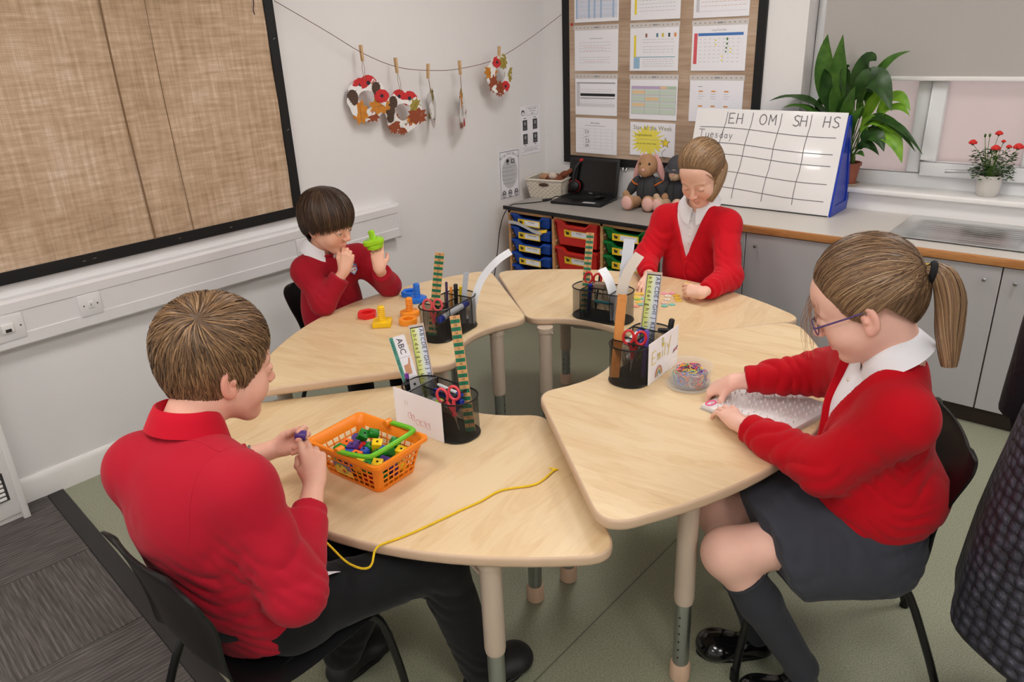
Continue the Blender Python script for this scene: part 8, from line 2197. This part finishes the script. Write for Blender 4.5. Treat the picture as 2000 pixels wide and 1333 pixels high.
f.folds([(J['hpL'] + V3(0, -.05, .03), (.5, -.3, .8), .14, .005, .05, .3), (J['hpL'] * .5 + J['knL'] * .5 + V3(0, -.05, 0), (.3, -.2, .9), .13, .004, .07, 1.3), (J['pel'] + V3(.08, -.08, -.02), (.2, .2, 1), .12, .0045, .035, .5)])
v, q = f.mesh(); np_obj('skirt', v, q, M_skirt, g3)
for S_ in 'LR':
 kn, an = J['kn' + S_], J['an' + S_]; top = kn * .80 + an * .20; ax = nrm(an - kn); f = Field(*bounds([top, an], .08), .0048)
 f.cap(top - ax * .02, kn * .58 + an * .42, .0515, .0520, k=.02, cut=(top, -ax)); f.cap(kn * .58 + an * .42, an, .0520, .0400, k=.02, cut=(top, -ax)); f.cap(an, an + V3(0, 0, -.03), .040, .038, k=.015)
 v, q = f.mesh(); np_obj('sock', v, q, M_sock, g3)
 MB().tube(tube_ring(top + ax * .004, ax, .0525, .0525, (1, 0, 0)), .0034, 6, closed=True).build('sock_top', M_sock, g3)
shoe(J['anL'], (-.65, -.75, 0), M_shoe, g3, L=.205, r=.038); shoe(J['anR'], (-.75, -.6, 0), M_shoe, g3, L=.205, r=.038)
tabG = ([0, 30, 50, 64, 76, 90, 105, 125, 150, 180], [.066, .058, .034, -.006, -.020, .006, .004, -.034, -.060, -.068])
rng = np.random.default_rng(21); tones3 = [(112, 84, 62), (138, 106, 78), (160, 126, 94), (92, 68, 50), (180, 148, 112)]
uT = nrm((.0, -.97, -.20)); parts = hair_back(H3, rng, 13000, tabG, uT, tones3, .005, .007)
TT = H3.c + H3.M @ ((HAIR_C + uT * (HAIR_R + .012)) * H3.s); bk_ = -H3.F
pth = [TT, TT + V3(.030, .012, -.006), TT + V3(.052, .020, -.055), TT + V3(.062, .018, -.130), TT + V3(.075, .010, -.205)]
parts.append(core_tube(pth[:4], [.012, .020, .022, .003], (104, 78, 58))); parts.append(pony(pth, [.013, .025, .031, .029, .016], rng, 2600, tones3, end_jit=.12))
W_ = []
for k in range(44):
 x0 = rng.uniform(-.05, .05); b0 = H3.w(x0, .080 - abs(x0) * .5, .052 + rng.uniform(-.01, .01)); e0 = b0 + V3(-.006 + rng.normal() * .010, -.004 + rng.normal() * .012, -.10 - .07 * rng.random()); m0 = b0 * .5 + e0 * .5 + V3(-.022, -.004, .018)
 t = np.linspace(0, 1, 12)[:, None]; W_.append((1 - t) ** 2 * b0 + 2 * t * (1 - t) * m0 + t * t * e0 + V3(.004, .003, 0) * np.sin(t * 7 + k))
W_ = np.array(W_); parts.append(ribbons(W_, np.repeat(np.repeat(H3.F[None, None], 44, 0), 12, 1), np.full(44, .0010), hair_cols(rng, 44, [(170, 128, 88), (190, 150, 108)])))
hair_obj(parts, g3, M_hair)
MB().tube(tube_ring(TT + V3(.012, .005, 0), V3(.9, .3, -.1), .017, .017, (0, 0, 1)), .0075, 8, closed=True).build('hair_tie', mat('black_band', (20, 20, 24), .8, bump=(400, .5, .002)), g3)
M_gl = mat('purple_frame', (86, 66, 120), .25, noise=(300, .6)); gls = MB()
for q_ in (-1, 1):
 gls.tube([tuple(H3.w(q_ * .034 + .022 * math.cos(a), .101 - .004 * abs(math.cos(a)) * (1 if q_ * math.cos(a) > 0 else 0) - .004, -.008 + .0165 * math.sin(a))) for a in np.linspace(0, 2 * PI, 22)[:-1]], .0013 * H3.s, 6, closed=True)
 gls.tube([tuple(H3.w(q_ * .0575, .094, -.002)), tuple(H3.w(q_ * .070, .085, .0)), tuple(H3.w(q_ * .0775, .02, .003)), tuple(H3.w(q_ * .0775, -.008, .004)), tuple(H3.w(q_ * .077, -.022, -.010))], .0019 * H3.s, 6)
gls.tube([tuple(H3.w(-.012, .099, -.002)), tuple(H3.w(0, .102, .001)), tuple(H3.w(.012, .099, -.002))], .0013 * H3.s, 6)
gls.build('glasses_frame', M_gl, g3)
m_lens = bpy.data.materials.new('lens'); m_lens.use_nodes = True; _b = m_lens.node_tree.nodes['Principled BSDF']; _b.inputs['Roughness'].default_value = .02; _b.inputs['Alpha'].default_value = .12; _b.inputs['Base Color'].default_value = (.9, .9, .95, 1)
for q_ in (-1, 1): MB().poly([tuple(H3.w(q_ * .034 + .0215 * math.cos(a), .0975, -.008 + .016 * math.sin(a))) for a in np.linspace(0, 2 * PI, 22)[:-1]]).build('lens', m_lens, g3)
# GIRL IN CARDIGAN BEHIND THE FAR TABLE
g2 = person('girl in open red cardigan and white shirt sorting flower counters behind the far table', (-1.575, 3.12, 0))
H4 = Head((-1.535, 3.045, 1.045), (.05, -.84, -.54), (.0, -.4, 1), 1.10, .16, (0, 1, -.9))
nk = V3(-1.557, 3.098, .900)
J = dict(pel=V3(-1.575, 3.120, .465), wai=V3(-1.572, 3.112, .59), che=V3(-1.566, 3.105, .735), shR=V3(-1.700, 3.062, .818), shL=V3(-1.425, 3.088, .822), elR=V3(-1.745, 2.955, .652), wrR=V3(-1.637, 2.806, .624), elL=V3(-1.325, 2.935, .640), wrL=V3(-1.334, 2.716, .628),
  hpR=V3(-1.66, 3.09, .45), hpL=V3(-1.49, 3.10, .45), knL=V3(-1.44, 2.76, .45), knR=V3(-1.64, 2.74, .45), anL=V3(-1.44, 2.80, .09), anR=V3(-1.64, 2.78, .09))
Ft = nrm((.12, -.99, 0)); Rt = np.cross(Ft, V3(0, 0, 1)); SB = (240, 194, 172)
ff = Field(*bounds([H4.c + 0, nk], V3(.155, .155, .165)), .0026)
H4.prims(ff, nk, .044); ff.ell(nk + V3(0, 0, -.045), (.07, .055, .04), k=.03)
hv, hq = ff.mesh(); hcol = H4.colours(hv, SB, (222, 150, 136), (236, 160, 140), (150, 112, 82), .6)
fr = Field(*bounds([J['wrR'], V3(-1.66, 2.85, .63), V3(-1.60, 2.64, .60)], .05), .0021)
tR = hand(fr, J['wrR'], (.22, -.95, -.20), (.05, -.15, 1), True, [(.30, .55, .35), (.25, .50, .35), (.30, .5, .35), (.35, .5, .35)], [(.62, .75, -.15), (.85, .45, -.2)], .86, splay=(.14, .04, -.08, -.2), forearm=J['elR'] * .4 + J['wrR'] * .6, rw=.020)
rv, rq = fr.mesh()
fl = Field(*bounds([J['wrL'], V3(-1.33, 2.76, .63), V3(-1.48, 2.71, .63)], .05), .0021)
tL = hand(fl, J['wrL'], (-1, .02, .02), (.05, -.72, .70), False, [(.30, .55, .35), (.55, .75, .4), (.70, .8, .4), (.8, .8, .4)], [(.80, .50, -.40), (.95, .05, -.25)], .86, forearm=J['elL'] * .4 + J['wrL'] * .6, rw=.020)
lv_, lq = fl.mesh()
cb_ = coarse_body([(J['pel'], J['wai'], .10, .095, Ft), (J['wai'], J['che'], .095, .10, Ft), (J['shL'], J['shR'], .038, .038, None), (J['che'], nk, .05, .04, None), (J['shR'], J['elR'], .033, .029, None), (J['elR'], J['wrR'], .029, .018, None), (J['shL'], J['elL'], .033, .029, None), (J['elL'], J['wrL'], .029, .018, None),
    (J['hpR'], J['knR'], .055, .042, None), (J['hpL'], J['knL'], .055, .042, None), (J['knR'], J['anR'], .04, .028, None), (J['knL'], J['anL'], .04, .028, None)])
BV, BQ = join((hv, hq), (rv, rq), (lv_, lq), cb_)
np_obj('body', BV, BQ, M_skin, g2, np.vstack([hcol, skin_cols(rv, SB, tR), skin_cols(lv_, SB, tL), skin_cols(cb_[0], SB)]))
H4.eyes(g2, (90, 100, 110))
f = Field(*bounds([J['wai'], J['shL'], J['shR'], nk], .17), .0052); torso(f, -.012, None, .142, .134)
neck_hole(f, nk + V3(0, 0, -.02), nk + V3(.0, -.03, .14), .050); v, q = f.mesh(); np_obj('shirt', v, q, M_shirt, g2)
f = Field(*bounds([J['pel'], J['shL'], J['shR'], J['elR'], J['elL'], J['wrR'], J['wrL'], nk], .10), .0050)
torso(f, .004, (J['pel'] + V3(0, 0, .05), V3(0, 0, -1.0)), .142, .134)
vneck(f, J['che'] + V3(-.01, 0, 0), Rt, Ft, .668, .90, .078)
neck_hole(f, nk + V3(0, 0, -.012), nk + V3(0, -.03, .14), .055)
for S_ in 'RL':
 sh, el, wr = J['sh' + S_], J['el' + S_], J['wr' + S_]; ax = nrm(wr - el); cu = el + (wr - el) * .86
 f.cap(sh, el, .060, .056, k=.035); f.cap(el, cu, .055, .042, k=.03, cut=(cu - ax * .03, ax)); f.cap(cu - ax * .05, cu, .0375, .0365, k=.006, cut=(cu, ax))
f.folds([(J['elL'], (.2, .7, .6), .10, .0045, .055, .4), (J['elL'] * .4 + J['wrL'] * .6, nrm(J['wrL'] - J['elL']), .09, .0040, .048, .9), (J['elR'], (.2, .7, .6), .09, .004, .055, .2), (J['shL'] * .5 + J['elL'] * .5, (.3, .3, .9), .1, .0035, .05, 1.5), (J['shR'] * .5 + J['elR'] * .5, (.3, .3, .9), .1, .0035, .05, .7), (J['che'] + V3(.09, -.06, -.08), (.6, .2, .8), .1, .0035, .05, .8)])
v, q = f.mesh(); np_obj('cardigan', v, q, M_red4, g2)
MB().tube([tuple(J['che'] + Ft * (.118 + .012 * k / 6) + Rt * .012 * math.sin(k) + V3(0, 0, -.075 - .024 * k)) for k in range(7)], .0042, 6).build('front_band', M_red4, g2)
collar(g2, 'shirt_collar', nk + V3(0, -.012, .012), Ft + V3(0, 0, -.45), (.04, -.38, 1), .054, .053, .028, M_shirt, tip=.030, flare=.042, open_=.14)
for zz in (.845, .81, .775, .74): p = J['che'] + Ft * (.086 + .010 * (.85 - zz) / .1) + Rt * .004; MB().ball((p[0], p[1], zz), (.0045, .0045, .0045), 8, 6).build('shirt_button', MATS['pearl_button'], g2)
f = Field(*bounds([J['pel'], J['knR'], J['knL'], J['anR'], J['anL']], .14), .009)
f.cap(J['hpL'], J['hpR'], .095, .095, k=.04); f.cap(J['pel'], J['pel'] + V3(0, 0, .06), .128, .122, k=.03, flat=Ft, ratio=.8)
for S_ in 'RL': f.cap(J['hp' + S_], J['kn' + S_], .080, .062, k=.05); f.cap(J['kn' + S_], J['an' + S_], .056, .045, k=.03)
v, q = f.mesh(); np_obj('trousers', v, q, M_trous, g2)
shoe(J['anR'], (.05, -1, 0), M_shoe2, g2, h=.006); shoe(J['anL'], (.05, -1, 0), M_shoe2, g2, h=.006)
tabH = ([0, 25, 45, 60, 72, 84, 100, 125, 150, 180], [.070, .062, .040, .004, -.018, .004, .002, -.032, -.060, -.066])
rng = np.random.default_rng(8); tones4 = [(124, 94, 66), (150, 116, 84), (170, 136, 100), (104, 78, 56), (190, 156, 116)]
uT = nrm((-.55, -.80, -.45)); parts = hair_back(H4, rng, 10000, tabH, uT, tones4, .005, .007, shell=(120, 92, 66))
TT = H4.c + H4.M @ ((HAIR_C + uT * (HAIR_R + .008)) * H4.s)
pth = [TT, TT + V3(.028, -.030, -.030), TT + V3(.036, -.065, -.075), TT + V3(.026, -.090, -.130), TT + V3(.012, -.100, -.170)]
parts.append(core_tube(pth[:4], [.016, .022, .018, .003], (112, 86, 62))); parts.append(pony(pth, [.018, .026, .026, .024, .015], rng, 1500, tones4))
W_ = []
for k in range(18):
 sgn = -1 if k % 3 else 1; b0 = H4.w(sgn * rng.uniform(.030, .060), .062, .062 - rng.uniform(0, .02)); e0 = H4.w(sgn * rng.uniform(.066, .080), .030, -.02 - .03 * rng.random()); m0 = H4.w(sgn * .078, .045, .03)
 t = np.linspace(0, 1, 10)[:, None]; W_.append((1 - t) ** 2 * b0 + 2 * t * (1 - t) * m0 + t * t * e0)
W_ = np.array(W_); parts.append(ribbons(W_, np.repeat(np.repeat(H4.F[None, None], 18, 0), 10, 1), np.full(18, .0006), hair_cols(rng, 18, [(160, 124, 90), (182, 146, 106)])))
hair_obj(parts, g2, M_hair)
o = thing('flower_counter', 'yellow flower counter held in the left fingers of the girl in the cardigan', 'counter', tuple(tL[0] * .5 + tL[4] * .5 + V3(-.008, 0, .002)), 0, 'pastel flower counters'); o.rotation_euler = (.9, .2, .3)
link('flower_disc', FMM['yellow'], o, False)
o = thing('flower_counter', 'coral flower counter pinched under the held yellow counter', 'counter', tuple(tL[1] * .6 + tL[4] * .4 + V3(-.006, -.004, -.004)), 0, 'pastel flower counters'); o.rotation_euler = (1.0, .1, .6)
link('flower_disc', FMM['coral'], o, False)
# STANDING ADULT AT THE RIGHT EDGE
ad = person('adult in dark quilted knee-length coat standing at the right edge of view', (.145, 1.80, 0))
A0 = V3(.120, 1.80, 0)
def mat_quilt():
 m = bpy.data.materials.new('dark_quilting'); m.use_nodes = True; nt = m.node_tree; b = nt.nodes['Principled BSDF']
 uv = nd(nt, 'ShaderNodeUVMap', uv_map='quilt'); v = nd(nt, 'ShaderNodeTexVoronoi', i_Scale=1.0); v.inputs['Randomness'].default_value = .35; nt.links.new(uv.outputs[0], v.inputs['Vector'])
 n2 = nd(nt, 'ShaderNodeTexNoise', i_Scale=4.0, i_Detail=4.0); nt.links.new(uv.outputs[0], n2.inputs['Vector'])
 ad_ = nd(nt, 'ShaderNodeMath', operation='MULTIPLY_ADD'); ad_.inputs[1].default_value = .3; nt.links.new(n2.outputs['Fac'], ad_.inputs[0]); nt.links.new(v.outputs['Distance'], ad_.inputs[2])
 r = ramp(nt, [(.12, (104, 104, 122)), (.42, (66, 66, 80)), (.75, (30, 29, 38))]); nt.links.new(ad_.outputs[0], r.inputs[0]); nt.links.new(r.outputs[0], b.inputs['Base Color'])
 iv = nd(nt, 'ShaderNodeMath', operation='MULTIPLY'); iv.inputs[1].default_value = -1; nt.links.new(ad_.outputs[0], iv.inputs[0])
 bp = nd(nt, 'ShaderNodeBump', i_Strength=1.0, i_Distance=.012); nt.links.new(iv.outputs[0], bp.inputs['Height']); nt.links.new(bp.outputs[0], b.inputs['Normal']); b.inputs['Roughness'].default_value = .55
 return m
prof = [(.29, .372), (.302, .368), (.303, .385), (.296, .48), (.288, .57), (.276, .66), (.262, .75), (.246, .86), (.225, .98), (.205, 1.08), (.200, 1.16), (.205, 1.28), (.190, 1.38), (.13, 1.44), (.07, 1.47)]
n = 72; vs = []; uvs = []
for (r_, z) in prof:
 for j in range(n + 1):
  a = 2 * PI * j / n; wv = 1 + (.030 * math.sin(a * 5 + 1) + .02 * math.sin(a * 9)) * max(0, (.9 - z)) * 1.6; sq = .82 if z > 1.0 else .82 + .18 * min(1, (1.0 - z) / .4)
  vs.append((A0[0] + r_ * wv * math.cos(a), A0[1] + r_ * wv * math.sin(a) * sq, z)); uvs.append((a * .30 / .030, z / .024))
fs = [(i * (n + 1) + j, i * (n + 1) + j + 1, (i + 1) * (n + 1) + j + 1, (i + 1) * (n + 1) + j) for i in range(len(prof) - 1) for j in range(n)]
me = bpy.data.meshes.new('coat'); me.from_pydata(vs, [], fs); ul = me.uv_layers.new(name='quilt')
for p in me.polygons:
 for li in p.loop_indices: ul.data[li].uv = uvs[me.loops[li].vertex_index]
me.materials.append(mat_quilt()); me.shade_smooth(); link('coat', me, ad)
HA = Head((.165, 1.78, 1.60), (-.8, .2, -.35), (0, 0, 1), 1.12, .6)
ff = Field(*bounds([HA.c + 0, A0 + V3(0, 0, 1.42)], V3(.16, .16, .17)), .005); HA.prims(ff, A0 + V3(.01, 0, 1.42), .05)
av, aq = ff.mesh(); ac = HA.colours(av, (226, 172, 148), (190, 104, 98), (214, 130, 112), (80, 60, 46))
cb_ = coarse_body([(A0 + V3(0, 0, .95), A0 + V3(0, 0, 1.35), .12, .13, None), (A0 + V3(-.095, 0, .9), A0 + V3(-.095, 0, .09), .07, .03, None), (A0 + V3(.095, 0, .9), A0 + V3(.095, 0, .09), .07, .03, None), (A0 + V3(0, 0, 1.35), A0 + V3(.01, 0, 1.45), .06, .05, None)])
BV, BQ = join((av, aq), cb_); np_obj('body', BV, BQ, M_skin, ad, np.vstack([ac, skin_cols(cb_[0], (226, 172, 148))])); HA.eyes(ad, (80, 60, 44))
f = Field(*bounds([A0 + V3(-.1, -.02, .9), A0 + V3(.1, .02, .06)], .12), .010)
for dx in (-.095, .095): f.cap(A0 + V3(dx, 0, .85), A0 + V3(dx, 0, .45), .095, .068, k=.02); f.cap(A0 + V3(dx, 0, .45), A0 + V3(dx, 0, .07), .068, .048, k=.02)
v, q = f.mesh(); np_obj('trousers', v, q, M_trous, ad)
shoe(A0 + V3(-.095, 0, .08), (-.7, -.7, 0), M_shoe2, ad, L=.25, h=.008); shoe(A0 + V3(.095, 0, .08), (-.7, -.7, 0), M_shoe2, ad, L=.25, h=.008)
for q_ in (-1, 1): MB().tube(smooth_path([tuple(A0 + V3(q_ * .17, .05, 1.36)), tuple(A0 + V3(q_ * .235, .10, 1.12)), tuple(A0 + V3(q_ * .255, .16, .88)), tuple(A0 + V3(q_ * .262, .19, .765))], 6), .044, 14).build('sleeve', mat('dark_sleeve', (30, 29, 38), .7, bump=(90, .6, .006)), ad)
for q_ in (-1, 1):
 f = Field(*bounds([A0 + V3(q_ * .262, .19, .76), A0 + V3(q_ * .25, .17, .62)], .08), .0035)
 hand(f, A0 + V3(q_ * .262, .192, .770), (-q_ * .15, -.10, -1), (q_ * .95, .1, -.1), q_ < 0, [(.2, .3, .2)] * 4, [(.8, .5, -.2), (.95, .2, -.2)], 1.0, rw=.024)
 v, q = f.mesh(); np_obj('gloved_hand', v, q, mat('black_glove', (20, 20, 26), .7), ad)
parts = hair_back(HA, np.random.default_rng(2), 1500, tabG, nrm((0, -.9, -.4)), [(70, 52, 40), (90, 68, 50)], .012, .012, shell=(70, 52, 40)); hair_obj(parts, ad, M_hair)
